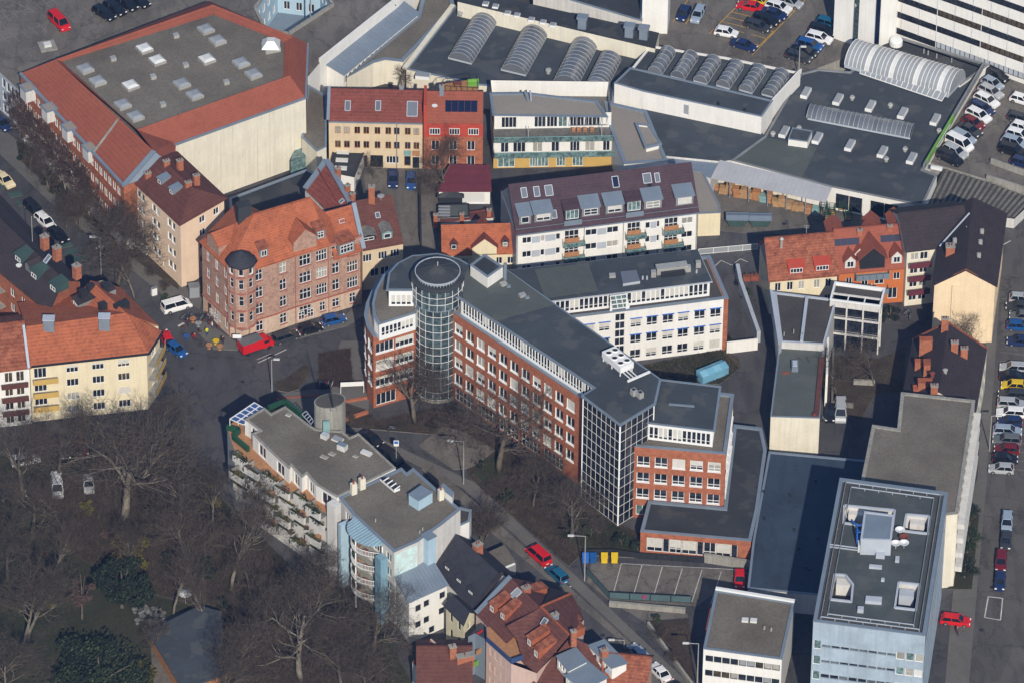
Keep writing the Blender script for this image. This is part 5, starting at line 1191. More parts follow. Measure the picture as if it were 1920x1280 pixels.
 for i in range(4):
  m.bar(lerp(bl_, br_, i/3)+Vector((0, -.03, .05)), lerp(tl_, tr_, i/3)+Vector((0, -.03, .05)), .14, .14, 'paint_white')
 for j in range(4):
  m.bar(lerp(bl_, tl_, j/3)+Vector((0, -.03, .05)), lerp(br_, tr_, j/3)+Vector((0, -.03, .05)), .14, .14, 'paint_white')
 for s, t in ((bl_, tl_), (br_, tr_)):
  z0 = setz([s, t], Hw); m.face([s, t, z0[1], z0[0]], 'paint_white')
 m.build('glazing_bars', root); g.build('sloping_glass', root)
 roofkit(root, Hp, H2)
 return root
def curtain(root, A, B, z0, z1, nx, nz, gm, fm='paint_white', name='curtain_wall'):
 """grid of panes, each a part, between proud glazing bars"""
 A = Vector((A.x, A.y, 0)); B = Vector((B.x, B.y, 0)); M, L = frame(A, B); m = MB(); dx = L/nx; dz = (z1-z0)/nz
 for i in range(nx+1):
  t = .16 if i in (0, nx) else .045; p = M @ Vector((dx*i, -.05, z0)); q = M @ Vector((dx*i, -.05, z1)); m.bar(p, q, t, t, fm)
 for j in range(nz+1):
  for f in ((0, .10),) if j % 1 == 0 else (): m.bar(M @ Vector((0, -.05+.003, z0+dz*j)), M @ Vector((L, -.05+.003, z0+dz*j)), .045, .045, fm)
 o = m.build('glazing_bars', root)
 k = ('cp', round(dx, 2), round(dz, 2), gm)
 if k not in WC:
  g = MB(); g.prism([Vector((.03, 0, .03)), Vector((dx-.03, 0, .03)), Vector((dx-.03, .03, .03)), Vector((.03, .03, .03))], dz-.06, gm); WC[k] = g.data('pane')
 for i in range(nx):
  for j in range(nz): inst('pane', WC[k], o, M @ Matrix.Translation((dx*i, 0, z0+dz*j)))
 return o
def ring(m, c, r, z, t, mt, n=40, a0=0, a1=2*pi):
 p = [Vector((c.x+r*cos(a0+(a1-a0)*i/n), c.y+r*sin(a0+(a1-a0)*i/n), z)) for i in range(n+1)]
 for i in range(n): m.bar(p[i], p[i+1], t, t, mt)
def drum(root, c, r, z0, z1, n, nz, gm):
 m = MB(); dz = (z1-z0)/nz; h = (z1-z0)
 for i in range(n):
  t = 2*pi*i/n; x, y = c.x+r*cos(t), c.y+r*sin(t); m.bar((x, y, z0), (x, y, z1), .06, .06, 'paint_white')
 for j in range(nz+1): ring(m, c, r, z0+dz*j, .06, 'paint_white', n)
 o = m.build('glazing_bars', root)
 ch = 2*r*sin(pi/n); g = MB().box((0, .05, .04), (ch-.06, .03, dz-.08), 0, gm).data('pane')
 for i in range(n):
  t = 2*pi*(i+.5)/n; rr = r*cos(pi/n)
  if sin(t) > .5: continue
  for j in range(nz):
   M = Matrix.Translation((c.x+rr*cos(t), c.y+rr*sin(t), z0+dz*j)) @ Matrix.Rotation(t+pi/2, 4, 'Z')
   inst('pane', g, o, M)
def roofkit(root, Hp, H2):
 # cooling unit: white box with six fans on legs, pipes
 c = P(1166, 693, H2); d = (P(1180, 715, H2)-P(1140, 680, H2)); rz = atan2(d.y, d.x); x = Vector((cos(rz), sin(rz), 0)); y = Vector((-sin(rz), cos(rz), 0))
 t = thing('air_chiller', c, 'white rooftop cooling unit with six round fans on the dark office roof', 'cooling unit')
 c0 = P(1158, 686, H2)
 m = MB().box((c0.x, c0.y, H2+.7), (4.9, 2.5, 1.1), rz, 'paint_white'); m.build('casing', t)
 m = MB()
 for a in (-2.2, 0, 2.2):
  for b in (-1.1, 1.1): p = c0+x*a+y*b; m.box((p.x, p.y, H2), (.15, .15, .72), rz, 'paint_white')
 m.build('leg_frame', t)
 for a in (-1.55, 0, 1.55):
  for b in (-.6, .6):
   p = c0+x*a+y*b; f = MB().lathe((p.x, p.y, H2+1.8), [(.5, 0), (.5, .16), (.44, .16), (.44, .05)], 14, 'paint_white').lathe((p.x, p.y, H2+1.81), [(.43, 0), (.43, .05)], 14, 'paint_dark'); f.build('fan', t)
 m = MB(); p0 = c0+x*2.5
 for b in (-.9, -.3, .3): m.bar(p0+y*b+Vector((0, 0, .9)), p0+y*b+x*2.3+Vector((0, 0, .9)), .14, .14, 'paint_white')
 m.bar(p0+x*2.3-y*1.6+Vector((0, 0, .9)), p0+x*2.3+y*2.6+Vector((0, 0, .9)), .3, .3, 'paint_white'); m.build('pipe', t)
 for k, (a, b) in enumerate(((1188, 739), (1200, 744))):
  p = P(a, b, H2); o = MB().box(p, (.9, .8, 1.0), rz, 'metal_galv').box((p.x, p.y, H2+1.0), (.5, .5, .05), rz, 'paint_dark').build('vent_box', root)
 p = P(1139, 676, H2); MB().box(p, (1.3, .9, .35), rz, 'zinc_pale').build('vent_box', root)
 # on the white wing
 p = P(1148, 519, Hp); MB().box(p, (1.0, .8, .45), .1, 'metal_galv').build('roof_vent', root)
 q = PL([(1168, 537), (1200, 532), (1193, 511), (1163, 514)], Hp)
 MB().prism(q, .5, 'zinc_pale', 'glass_roof').build('skylight', root)
 t = thing('ventilation_unit', P(1258, 515, Hp), 'long grey ventilation duct unit on the roof of the white office wing', 'ventilation unit')
 a, b = P(1230, 512, Hp), P(1288, 505, Hp); dd = (b-a).normalized(); n = Vector((-dd.y, dd.x, 0))
 MB().prism([a-n*.7, b-n*.7, b+n*.7, a+n*.7], 1.2, 'metal_galv').build('casing', t)
 MB().prism([a-n*1.5+dd*.6, b-n*1.5-dd*.6, b-n*.72-dd*.6, a-n*.72+dd*.6], .7, 'paint_dark').build('grille', t)
 for px, py in ((1225, 518), (1290, 508), (1309, 500)):
  p = P(px, py, Hp); MB().box(p, (.8, .8, 1.0), .1, 'metal_galv').build('duct', t)
 for px, py in ((1205, 524), (1213, 524), (1306, 512)):
  p = P(px, py, Hp); MB().tube([p, p+Vector((0, 0, .6))], .16, 7, 'zinc_pale').build('vent_pipe', root)
OFF = office()
# ================================================================ right side
def gable(root, a, b, ridge_h, D, m, wm, ov=.35, go=.3, ends=(1, 1), t=.22, name='roof'):
 """gable roof over the rectangle with front eave a-b (z = eave) and depth D; returns front plane and frame"""
 d = (b-a); d.z = 0; L = d.length; d.normalize(); n = Vector((-d.y, d.x, 0)); z = a.z; sl = ridge_h/(D/2)
 def T(u, y, zz): return a+d*u+n*y+Vector((0, 0, zz-z))
 f = [[T(-go, -ov, z-ov*sl), T(L+go, -ov, z-ov*sl), T(L+go, D/2, z+ridge_h), T(-go, D/2, z+ridge_h)], [T(L+go, D+ov, z-ov*sl), T(-go, D+ov, z-ov*sl), T(-go, D/2, z+ridge_h), T(L+go, D/2, z+ridge_h)]]
 f = [[p+Vector((0, 0, t)) for p in q] for q in f]
 o = tiles(root, f, m, t, name)
 m2 = MB(); g = []
 if ends[0]: m2.face([T(0, D, z), T(0, 0, z), T(0, D/2, z+ridge_h)], wm)
 if ends[1]: m2.face([T(L, 0, z), T(L, D, z), T(L, D/2, z+ridge_h)], wm)
 m2.build('gable', root)
 MB().bar(T(-go, D/2, z+ridge_h+t+.04), T(L+go, D/2, z+ridge_h+t+.04), .3, .16, m).build('ridge_tile', root)
 return plane(*f[0][:3]), d, n, L
def rect(a, b, D):
 d = (b-a); d.z = 0; d.normalize(); n = Vector((-d.y, d.x, 0)); return [up(a, 0), up(b, 0), up(b+n*D, 0), up(a+n*D, 0)]
def right_row():
 h = thing('rust_roof_house', P(1500, 580), 'pale yellow house with mottled rust tiled roof and two red shed dormers', 'house')
 a, b = P(1444, 524, 7.0), P(1570, 513, 7.0); D = 9.0; q = rect(a, b, D); L = (b-a).length
 solid(h, q, 0, 7.0, 'render_yellow', {0: [dict(u=L*t, z=4.4, w=1.0, h=1.7, nx=2, gm=g) for t, g in ((.12, 'glass'), (.30, 'glass'), (.47, 'curtain'), (.70, 'curtain'), (.87, 'glass'))]+[dict(u=L*t, z=1.2, w=1.0, h=1.7, nx=2) for t in (.12, .3, .47, .7, .87)], 3: lambda L: [dict(u=L*t, z=z, w=.7, h=.9, nx=1, gm='glass') for t in (.3, .7) for z in (2, 5)]})
 MB().prism([q[3]+Vector((-.03, 0, 0)), q[0]+Vector((-.03, 0, 0)), q[0]+Vector((-.12, 0, 0)), q[3]+Vector((-.12, 0, 0))][::-1], .01, 'zinc')
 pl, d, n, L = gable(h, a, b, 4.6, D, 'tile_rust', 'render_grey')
 for px, py in ((1493, 513), (1542, 508)): dormer(h, onpl(px, py, pl), -n, 2.5, 1.2, 3.0, .7, 0, 'render_redpaint', 'render_redpaint', dict(w=2.0, h=.9, nx=4))
 p = onpl(1465, 463, pl); MB().tube([p-Vector((0, 0, .5)), p+Vector((0, 0, 1.5))], .22, 8, 'metal_galv').lathe(p+Vector((0, 0, 1.4)), [(.3, 0), (.4, .15), (.1, .5)], 8, 'metal_galv').build('flue', h)
 m = MB(); p = onpl(1512, 437, pl); m.tube([p, p+Vector((0, 0, 1.6))], .05, 5, 'metal_galv'); m.bar(p+Vector((-.5, 0, 1.4)), p+Vector((.5, 0, 1.4)), .05, .05, 'metal_galv'); m.bar(p+Vector((-.4, 0, 1.0)), p+Vector((.4, 0, 1.0)), .05, .05, 'metal_galv'); m.build('antenna', h)
 o = thing('orange_house', P(1640, 575), 'bright orange rendered house with red roof, gabled loggia and many dormers', 'house')
 a, b = P(1573, 509, 7.2), P(1697, 499, 7.2); q = rect(a, b, D); L = (b-a).length
 wins = [dict(u=L*t, z=z, w=w, h=hh, nx=2, gm='glass') for t, z, w, hh in ((.16, 4.2, 1.0, 1.5), (.40, 3.9, 1.1, 2.2), (.62, 3.9, 1.5, 2.2), (.88, 4.6, 1.1, 1.4), (.83, .8, 1.5, 2.2), (.4, .8, 1.3, 2.0), (.15, .9, 1.2, 1.8))]
 solid(o, q, 0, 7.2, 'render_orange', {0: wins})
 pl, d, n, L = gable(o, a, b, 4.8, D, 'tile_hall', 'render_orange')
 M = slope_frame(pl, onpl(1588, 453, pl)); k = MB().box((0, 0, .1), (.95, 1.1, .06), 0, 'solar').data('solar_panel')
 for c in ((1588, 454), (1674, 447)):
  M = slope_frame(pl, onpl(*c, pl))
  for i in range(4): inst('solar_panel', k, o, M @ Matrix.Translation((-1.5+i, 0, 0)))
 for px, py, w_, hh in ((1594, 503, 1.7, 1.5), (1611, 480, 1.5, .6), (1681, 494, 1.7, 1.5)): dormer(o, onpl(px, py, pl), -n, w_, hh, 2.8, 0, .95, 'render_offwhite', 'tile_hall', dict(w=1.1, h=1.2, nx=2) if hh > 1 else None, .25)
 p = up(lerp(a, b, .5), 6.9); g = dormer(o, p-n*.1, -n, 4.0, 2.7, 5.5, 0, 2.0, 'paint_dark', 'tile_hall', None, .4, 'gabled_loggia')
 M, _ = frame(p-n*.3-d*2, p-n*.3+d*2); mm = MB()
 for u in (.05, 1.3, 2.7, 3.95): mm.bar(M @ Vector((u, -.1, 0)), M @ Vector((u, -.1, 2.7)), .12, .12, 'wood')
 mm.bar(M @ Vector((0, -.1, 2.7)), M @ Vector((4, -.1, 2.7)), .14, .14, 'wood'); mm.bar(M @ Vector((2, -.1, 2.7)), M @ Vector((2, -.1, 4.5)), .12, .12, 'paint_white'); mm.build('timber_frame', g)
 for z in (6.3, 3.2): balcony_glass(o, lerp(q[0], q[1], .24), lerp(q[0], q[1], .74), z, 1.6, 1.0, 5, 'zinc', 'zinc')
 for px, py in ((1565, 432), (1637, 425), (1680, 418)):
  p = P(px, py-3, 11.0); dormer(o, p-Vector((0, 0, 1.2))+n*2.2, n, 2.4, 1.0, 2.8, 0, 1.2, 'render_redpaint', 'tile_hall', None, .2, 'rear_dormer')
 for px, py in ((1612, 440), (1668, 432)): chimney(o, onpl(px, py, pl), .8, .6, .9, 0)
 # brown corner house with cream gable
 h = thing('dark_brown_house', P(1800, 640), 'tall corner apartment house with dark brown roofs and blank cream gable wall', 'apartment house')
 z = 11.2; gl, gr = P(1752, 536, z), P(1866, 538, z); fl_, fr_ = P(1768, 400, z), P(1885, 402, z)
 ap, fa = P(1811, 507, 14.4), P(1824, 372, 14.4)
 q = [up(v, 0) for v in (gl, gr, fr_, fl_)]
 solid(h, q, 0, z, 'render_gable', {1: lambda L: grid(L, [8.4, 5.5, 2.6], 9, 1.1, 1.5, .5, .5, nx=2, gm='glass')})
 MB().face([gl, gr, ap], 'render_gable').build('gable', h)
 u_ = Vector((0, 0, .2)); dn = (gl-fl_).normalized(); sd_ = (gr-gl).normalized()*.35
 tiles(h, [[gl+u_-sd_+dn*.2, ap+u_+dn*.2, fa+u_, fl_+u_-sd_], [ap+u_+dn*.2, gr+u_+sd_+dn*.2, fr_+u_+sd_, fa+u_]], 'tile_dark')
 m = MB(); m.bar(gl+u_, ap+u_, .25, .15, 'tile_rust'); m.bar(gr+u_, ap+u_, .25, .15, 'tile_rust'); m.build('verge', h)
 chm = lerp(gl, gr, .36); chm = up(chm, 0); MB().box((chm.x, chm.y-.18, 0), (1.3, .36, 11.4), 0, 'render_gable').build('chimney_breast', h)
 pll = plane(gl, ap, fa); p = onpl(1781, 478, pll); chimney(h, p, 1.4, 1.2, 1.8, 0, pots=2)
 for px, py in ((1815, 428), (1812, 476), (1838, 453), (1841, 433), (1835, 478), (1790, 450)): p = P(px, py, 14.0); MB().box((p.x, p.y, p.z-.6), (.6, .4, .9), .3, 'metal_galv').build('roof_vent', h)
 # side wing with maroon balconies
 s = thing('balcony_wing_house', P(1725, 578), 'dark brown roofed wing with maroon fronted balconies beside the orange house', 'apartment house')
 a, b = P(1701, 470, z), P(1760, 463, z); D = 11; q = rect(a, b, D)
 Lq = (q[1]-q[0]).length
 solid(s, q, 0, z, 'render_cream', {0: [dict(u=Lq*t, z=zz, w=1.3, h=1.5, nx=2) for t in (.25, .55) for zz in (.9, 3.6, 6.3, 9.0)]})
 bb = b+(b-a)*1.0; pl, d, n, L = gable(s, a, bb, 3.2, D, 'tile_dark', 'render_cream', ends=(1, 0))
 M, _ = frame(q[0], q[1])
 for zz in (3.1, 5.8, 8.5):
  o2 = MB().prism([M @ Vector((.2, -1.4, zz)), M @ Vector((Lq*.72, -1.4, zz)), M @ Vector((Lq*.72, -.01, zz)), M @ Vector((.2, -.01, zz))], .18, 'concrete').build('balcony', s)
  MB().prism([M @ Vector((.2, -1.5, zz)), M @ Vector((Lq*.72, -1.5, zz)), M @ Vector((Lq*.72, -1.42, zz)), M @ Vector((.2, -1.42, zz))], 1.05, 'tile_plum_red').build('balcony_front', o2)
 MB().bar(P(1762, 462, z+.6), P(1818, 400, 14.5), .25, .15, 'zinc_pale').build('valley_gutter', s)
 # grey building with sloping glazed roof + white frame
 g = thing('grey_studio_building', P(1500, 700), 'grey building with dark split roof in front of the rust roofed house', 'building')
 z = 8.6; q = PL([(1465, 640), (1545, 645), (1568, 562), (1453, 548)], z); solid(g, q, 0, z, 'render_offwhite'); parapet(g, q, z+.05, .3, .25, 'zinc_pale', 'roof_gravel_dark')
 m = MB(); a, b = P(1513, 558, z+.1), P(1503, 640, z+.1); m.bar(a, b, .5, .5, 'zinc_pale'); m.build('roof_rib', g)
 MB().prism(setz(PL([(1443, 541), (1453, 548), (1466, 640), (1460, 648)], z+.6), z-2), 2.6, 'zinc_pale').build('side_screen', g)
 for px, py in ((1470, 630), (1488, 625), (1505, 632)): p = P(px, py, z); MB().tube([p, p+Vector((0, 0, .8))], .09, 6, 'metal_galv').build('vent_pipe', g)
 f = thing('white_frame_terraces', P(1600, 660), 'open white steel framed terrace building with glass levels beside the grey studio', 'building')
 A, B = P(1553, 652), P(1645, 664); M, L = frame(A, B); D = 2.2; Hh = 9.2
 MB().prism([M @ Vector((.3, .75, 0)), M @ Vector((L-.3, .75, 0)), M @ Vector((L-.3, D, 0)), M @ Vector((.3, D, 0))], Hh-.2, 'render_offwhite').build('wall', f)
 m = MB()
 for u in (0, L/3, 2*L/3, L):
  for y in (0, 2.2): m.bar(M @ Vector((u, y, 0)), M @ Vector((u, y, Hh)), .22, .22, 'render_offwhite')
  for zz in (3.1, 6.2, Hh): m.bar(M @ Vector((u, 0, zz)), M @ Vector((u, D, zz)), .18, .22, 'paint_white')
 for y in (0, D):
  for zz in (3.1, 6.2, Hh): m.bar(M @ Vector((0, y, zz+.01)), M @ Vector((L, y, zz+.01)), .22, .28, 'render_offwhite')
 m.build('steel_frame', f)
 for zz in (3.0, 6.1): MB().prism([M @ Vector((.1, .1, zz)), M @ Vector((L-.1, .1, zz)), M @ Vector((L-.1, .7, zz)), M @ Vector((.1, .7, zz))], .06, 'glass_clear').build('glass_floor', f)
 k = MB().box((L/6, 0, .1), (L/3-.3, .05, 2.6), 0, 'glass').data('pane')
 for i in range(3):
  for zz in (0, 3.2, 6.3): inst('pane', k, f, M @ Matrix.Translation((L/3*i, .5, zz)))
 q = [M @ Vector((u, y, 0)) for u, y in ((-.1, .1), (L+.1, .1), (L+.1, D+2.6), (-.1, D+2.6))]; solid(f, q, Hh-1.0, Hh+.3, 'render_offwhite', name='terrace_wall'); parapet(f, q, Hh+.4, .6, .25, 'paint_white', 'roof_gravel_dark')
 sd = thing('green_roof_shed', P(1500, 800), 'long low building with dark green-grey roof and blank cream end wall', 'building')
 z = 7.3; q = PL([(1445, 780), (1537, 783), (1544, 650), (1461, 648)], z); solid(sd, q, 0, z, 'render_cream'); parapet(sd, q, z+.05, .15, .2, 'zinc', 'roof_felt_green')
 p = P(1490, 690, z); MB().box(p, (1.0, 1.9, .9), 0, 'zinc').box((p.x, p.y, p.z+.9), (.7, 1.4, .15), 0, 'zinc_pale').build('ventilation_box', sd)
 p = P(1473, 699, z); MB().box(p, (1.1, .6, .05), 0, 'tile_hall').build('roof_patch', sd)
 m = MB(); m.bar(P(1541, 670, z+.2), P(1531, 778, z+.2), .8, .3, 'tile_brown'); m.build('side_ledge', sd)
 MB().lathe(P(1527, 778, z+.1), [(.35, 0), (.35, .4), (0, .5)], 8, 'tile_red').build('roof_vent', sd)
 w_ = thing('tall_white_wall', P(1550, 735), 'narrow white garden wall running down beside the green roofed building', 'wall')
 MB().bar(P(1551, 665, 3.5), P(1549, 734, 3.5), .35, 7.0, 'render_white').build('wall_section', w_)
 # brown gabled house with orange stepped chimneys
 b_ = thing('brown_gable_house', P(1770, 760), 'dark brown tiled house with stepped orange brick fire wall and chimneys', 'house')
 z = 8.0; fl2, fr2 = P(1711, 638, z), P(1851, 655, z); nl, nr = P(1688, 760, z), P(1830, 775, z); rf, rn = P(1777, 606, 11.8), P(1760, 735, 11.8)
 q = [up(v, 0) for v in (nl, nr, fr2, fl2)]; solid(b_, q, 0, z, 'render_cream', {1: lambda L: grid(L, [5.4, 2.6], 5, 1.0, 1.5, .5, .5, nx=2, gm='glass')})
 tiles(b_, [[nl+u_, rn+u_, rf+u_, fl2+u_], [rn+u_, nr+u_, fr2+u_, rf+u_]], 'tile_dark'); MB().face([nl, nr, rn], 'render_cream').face([fr2, fl2, rf], 'render_offwhite').build('gable', b_)
 m = MB(); m.bar(fl2+u_, rf+u_, .35, .2, 'tile_rust'); m.bar(fr2+u_, rf+u_, .35, .2, 'tile_rust'); m.build('verge', b_)
 pa, pb = plane(nl, rn, rf), plane(rn, nr, rf)
 for px, py, w2, d2, h2 in ((1735, 660, 2.0, 1.0, 2.6), (1737, 700, 1.0, 1.6, 2.2), (1722, 690, 1.2, 1.0, 1.4), (1734, 725, 2.2, 1.2, 1.2), (1718, 733, 1.0, 1.2, .7)):
  p = onpl(px, py, pa); MB().box((p.x, p.y, p.z-2), (w2, d2, h2+2), 0, 'chimney_brick').box((p.x, p.y, p.z+h2), (w2+.1, d2+.1, .1), 0, 'tile_orange').build('fire_wall', b_)
 for px, py in ((1771, 616), (1789, 660), (1807, 671), (1751, 741)): chimney(b_, onpl(px, py, pb), 1.1, .8, 2.0, 0, pots=2)
 for px, py in ((1772, 700), (1748, 706)): p = onpl(px, py, pb); MB().lathe(p, [(.3, 0), (.3, .7), (.45, .8), (0, 1.0)], 8, 'metal_galv' if px > 1760 else 'tile_red').build('roof_vent', b_)
 # grey flat roofed block
 k_ = thing('grey_flat_block', P(1720, 1000), 'long apartment block with bare brown-grey flat roof and pale coping beside the street', 'apartment block')
 z = 14.4; q = PL([(1600, 985), (1796, 962), (1828, 750), (1690, 735), (1683, 803), (1636, 796), (1617, 890)], z)
 solid(k_, q, 0, z, 'render_cream', {1: lambda L: grid(L, [11.6, 8.8, 6.0, 3.2, .6], 12, 1.5, 1.4, .5, .5, nx=2, gm='glass')}); parapet(k_, q, z+.05, .2, .5, 'concrete', 'roof_gravel')
 M, L = frame(up(q[1], 0), up(q[2], 0))
 for zz in (2.9, 5.7, 8.5, 11.3): MB().prism([M @ Vector((.2, -1.1, zz)), M @ Vector((L-.2, -1.1, zz)), M @ Vector((L-.2, -.02, zz)), M @ Vector((.2, -.02, zz))], .9, 'render_offwhite').build('balcony_band', k_)
 for i in range(4): p = P(1840, 690+i*34, 5); 
 # low flat roof in dark blue-grey felt
 l_ = thing('blue_grey_low_hall', P(1480, 1000), 'wide low hall with blue-grey felt roof between the brick annexe and the tower', 'hall')
 z = 4.0; q = PL([(1402, 1102), (1540, 1115), (1640, 1000), (1650, 865), (1442, 846), (1412, 1012)], z); solid(l_, q, 0, z, 'render_offwhite'); parapet(l_, q, z+.05, .2, .3, 'zinc', 'roof_blue')
 rr = random.Random(5)
 for i in range(9): p = P(rr.uniform(1430, 1540), rr.uniform(880, 1080), z-.15); MB().lathe(p, [(.18, 0), (.18, .35), (.25, .4), (0, .5)], 7, 'paint_dark').build('roof_vent', l_)
 p = P(1427, 940, 3)
mat('roof_blue', (.036, .056, .086), var=.2, sc=.12, fine=.1, patch=.15, crack=.2)
right_row()
def tower():
 z = 21.0; root = thing('grey_tower_block', P(1650, 1350), 'tall grey-blue panel tower with recessed roof patios, satellite dishes and blue lift cradle', 'tower block')
 q = PL([(1525, 1163), (1735, 1190), (1777, 922), (1575, 895)], z); M, L = frame(up(q[0], 0), up(q[1], 0)); Lr = (q[2]-q[1]).length
 wins = []; st = L/12
 for j in range(6):
  zz = .9+j*2.95
  for i in range(12):
   if i == 0: wins.append(dict(u=st*(i+.55), z=zz, w=st*.8, h=1.7, nx=1, gm='glass_teal'))
   elif i >= 9: wins.append(dict(u=st*(i+.5), z=zz, w=st-.12, h=1.5, nx=1, gm=random.choice(['poly_white', 'curtain', 'glass_teal'])))
   else: wins.append(dict(u=st*(i+.5), z=zz+.5, w=st-.1, h=.55 if j > 3 else .8, nx=1, fm='zinc', gm=random.choice(['glass', 'glass_clear'])))
 rw = grid(Lr, [.9+j*2.95 for j in range(6)], 22, .8, 1.5, .4, .4, nx=1, gm='glass', fm='zinc')
 solid(root, q, 0, z, 'panel_blue', {0: wins, 1: rw})
 # patios sunk into the roof, as real openings
 def R(x, y): return P(1440+x/2.206, 700+y/2.206, z)
 holes = [[(315, 540), (525, 560), (515, 640), (312, 612)], [(572, 577), (668, 585), (662, 657), (560, 645)], [(275, 825), (320, 828), (352, 868), (345, 938), (258, 928)], [(540, 858), (628, 868), (612, 972), (525, 962)]]
 pin = inset(q, .5); po = inset(q, -.06)
 hs = [ccw([R(*v) for v in h]) for h in holes]
 loops = [setz(pin, z)]+hs; al = [v for l in loops for v in l]
 m = MB(); m.mi('roof_tower')
 for t in tessellate_polygon([[Vector((v.x, v.y, 0)) for v in l] for l in loops]):
  a, b, c = [up(al[i], z-.35) for i in t]
  if (b-a).cross(c-a).z < 0: b, c = c, b
  m.face([a, b, c], 'roof_tower')
 m.build('roof', root)
 m = MB(); n = 4; a, b, c, d = setz(po, z), setz(pin, z), setz(po, z-.15), setz(pin, z-.35)
 for i in range(4):
  j = (i+1) % 4; m.face([a[i], a[j], b[j], b[i]], 'zinc'); m.face([c[i], c[j], a[j], a[i]], 'zinc'); m.face([b[i], b[j], d[j], d[i]], 'zinc')
 m.build('parapet', root)
 for h in hs:
  m = MB(); f = MB()
  for i in range(len(h)):
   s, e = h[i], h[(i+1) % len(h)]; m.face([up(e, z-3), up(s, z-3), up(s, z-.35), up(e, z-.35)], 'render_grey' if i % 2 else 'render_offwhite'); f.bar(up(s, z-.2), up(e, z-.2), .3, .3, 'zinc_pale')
  o = m.build('patio_wall', root); f.build('patio_kerb', o); MB().face(setz(h, z-2.9), 'roof_felt_dark').build('patio_floor', o)
 for k, (x, y) in enumerate(((560, 905), (605, 610), (300, 860), (350, 570))):
  p = up(R(x+15, y-20), z-2.9); MB().box(p, (2.2, 1.6, 2.0), -.1, 'render_offwhite' if k else 'zinc_pale').build('patio_box', root)
 # rails
 for dd, hh in ((1.0, .5), (1.9, .45)):
  r = inset(q, dd); m = MB()
  for i in range(4):
   s, e = up(r[i], z-.35), up(r[(i+1) % 4], z-.35); m.bar(s+Vector((0, 0, hh)), e+Vector((0, 0, hh)), .12, .12, 'zinc_pale' if i in (0, 2) else 'paint_grey')
   nn = int((e-s).length/2)
   for k in range(nn): v = lerp(s, e, k/nn); m.bar(v, v+Vector((0, 0, hh)), .08, .08, 'zinc_pale')
  m.build('cradle_rail', root)
 pr = inset(q, 1.42); pr2 = inset(q, 1.05); m = MB()
 for i in range(4): j = (i+1) % 4; m.face([up(x, z-.34) for x in (pr2[i], pr2[j], pr[j], pr[i])], 'roof_gravel_dark')
 m.build('gravel_strip', root)
 # lift house
 q2 = PL([(1614, 1010), (1671, 1012), (1676, 965), (1621, 958)], z+2.6); solid(root, q2, z-.5, z+2.6, 'zinc_pale', name='lift_house_wall'); parapet(root, q2, z+2.65, .15, .25, 'zinc_pale', 'zinc')
 p = R(400, 690); t = thing('window_cleaning_cradle', p, 'bright blue steel window cleaning cradle on the tower roof', 'cradle')
 m = MB(); b0 = up(p, z)
 for dx in (-1.2, 1.2):
  for dy in (-.8, .8): m.bar(b0+Vector((dx, dy, -.3)), b0+Vector((dx, dy, 2.3)), .16, .16, 'paint_blue')
 for zz in (.3, 1.3, 2.3):
  for dy in (-.8, .8): m.bar(b0+Vector((-1.2, dy, zz)), b0+Vector((1.2, dy, zz)), .14, .14, 'paint_blue')
  for dx in (-1.2, 1.2): m.bar(b0+Vector((dx, -.8, zz)), b0+Vector((dx, .8, zz)), .14, .14, 'paint_blue')
 m.build('frame', t); MB().box(b0+Vector((0, -1.7, -.3)), (2.2, 1.4, 1.3), 0, 'poly_white').build('housing', t); MB().bar(b0+Vector((-1.2, .6, 2.3)), b0+Vector((-2.0, 2.6, 1.9)), .2, .2, 'paint_blue').build('arm', t)
 for k, (x, y, c, nm) in enumerate(((528, 716, 'paint_white', 'left white satellite dish of the pair on the tower roof'), (562, 714, 'paint_white', 'right white satellite dish of the pair on the tower roof'), (545, 660, 'paint_white', 'white round ventilator rearmost beside the tower lift house'), (562, 690, 'tile_red', 'red round cover beside the white dishes on the tower roof'))):
  p = up(R(x, y), z-.3); t = thing('satellite_dish', p, nm, 'dish'); MB().tube([p, p+Vector((0, 0, .8))], .08, 6, 'metal_galv').build('mount', t); MB().lathe(p+Vector((0, 0, .75)), [(.1, 0), (.6, .15), (.75, .35), (.68, .36), (.1, .12)], 14, c).build('reflector', t)
 for x, y, w, d_, hh in ((465, 750, 1.3, .9, .7), (445, 795, 1.9, .6, .4), (437, 935, 2.4, 1.2, .6), (383, 975, .9, .8, .7), (475, 848, .5, .5, .4), (535, 765, .6, 1.0, .5), (447, 700, 1.4, 2.0, 1.3)):
  MB().box(up(R(x, y), z-.35), (w, d_, hh), -.1, 'zinc_pale').build('roof_unit', root)
 m = MB(); m.bar(up(R(255, 705), z), up(R(375, 720), z), .15, .15, 'zinc_pale'); m.bar(up(R(255, 715), z), up(R(375, 730), z), .15, .15, 'zinc_pale'); m.build('rail_branch', root)
mat('roof_tower', (.070, .082, .084), var=.16, sc=.25, fine=.14, patch=.1, seam=.14); mat('panel_blue', (.34, .42, .50), rough=.45, var=.14, sc=.3, fine=.06, streak=.12)
tower()
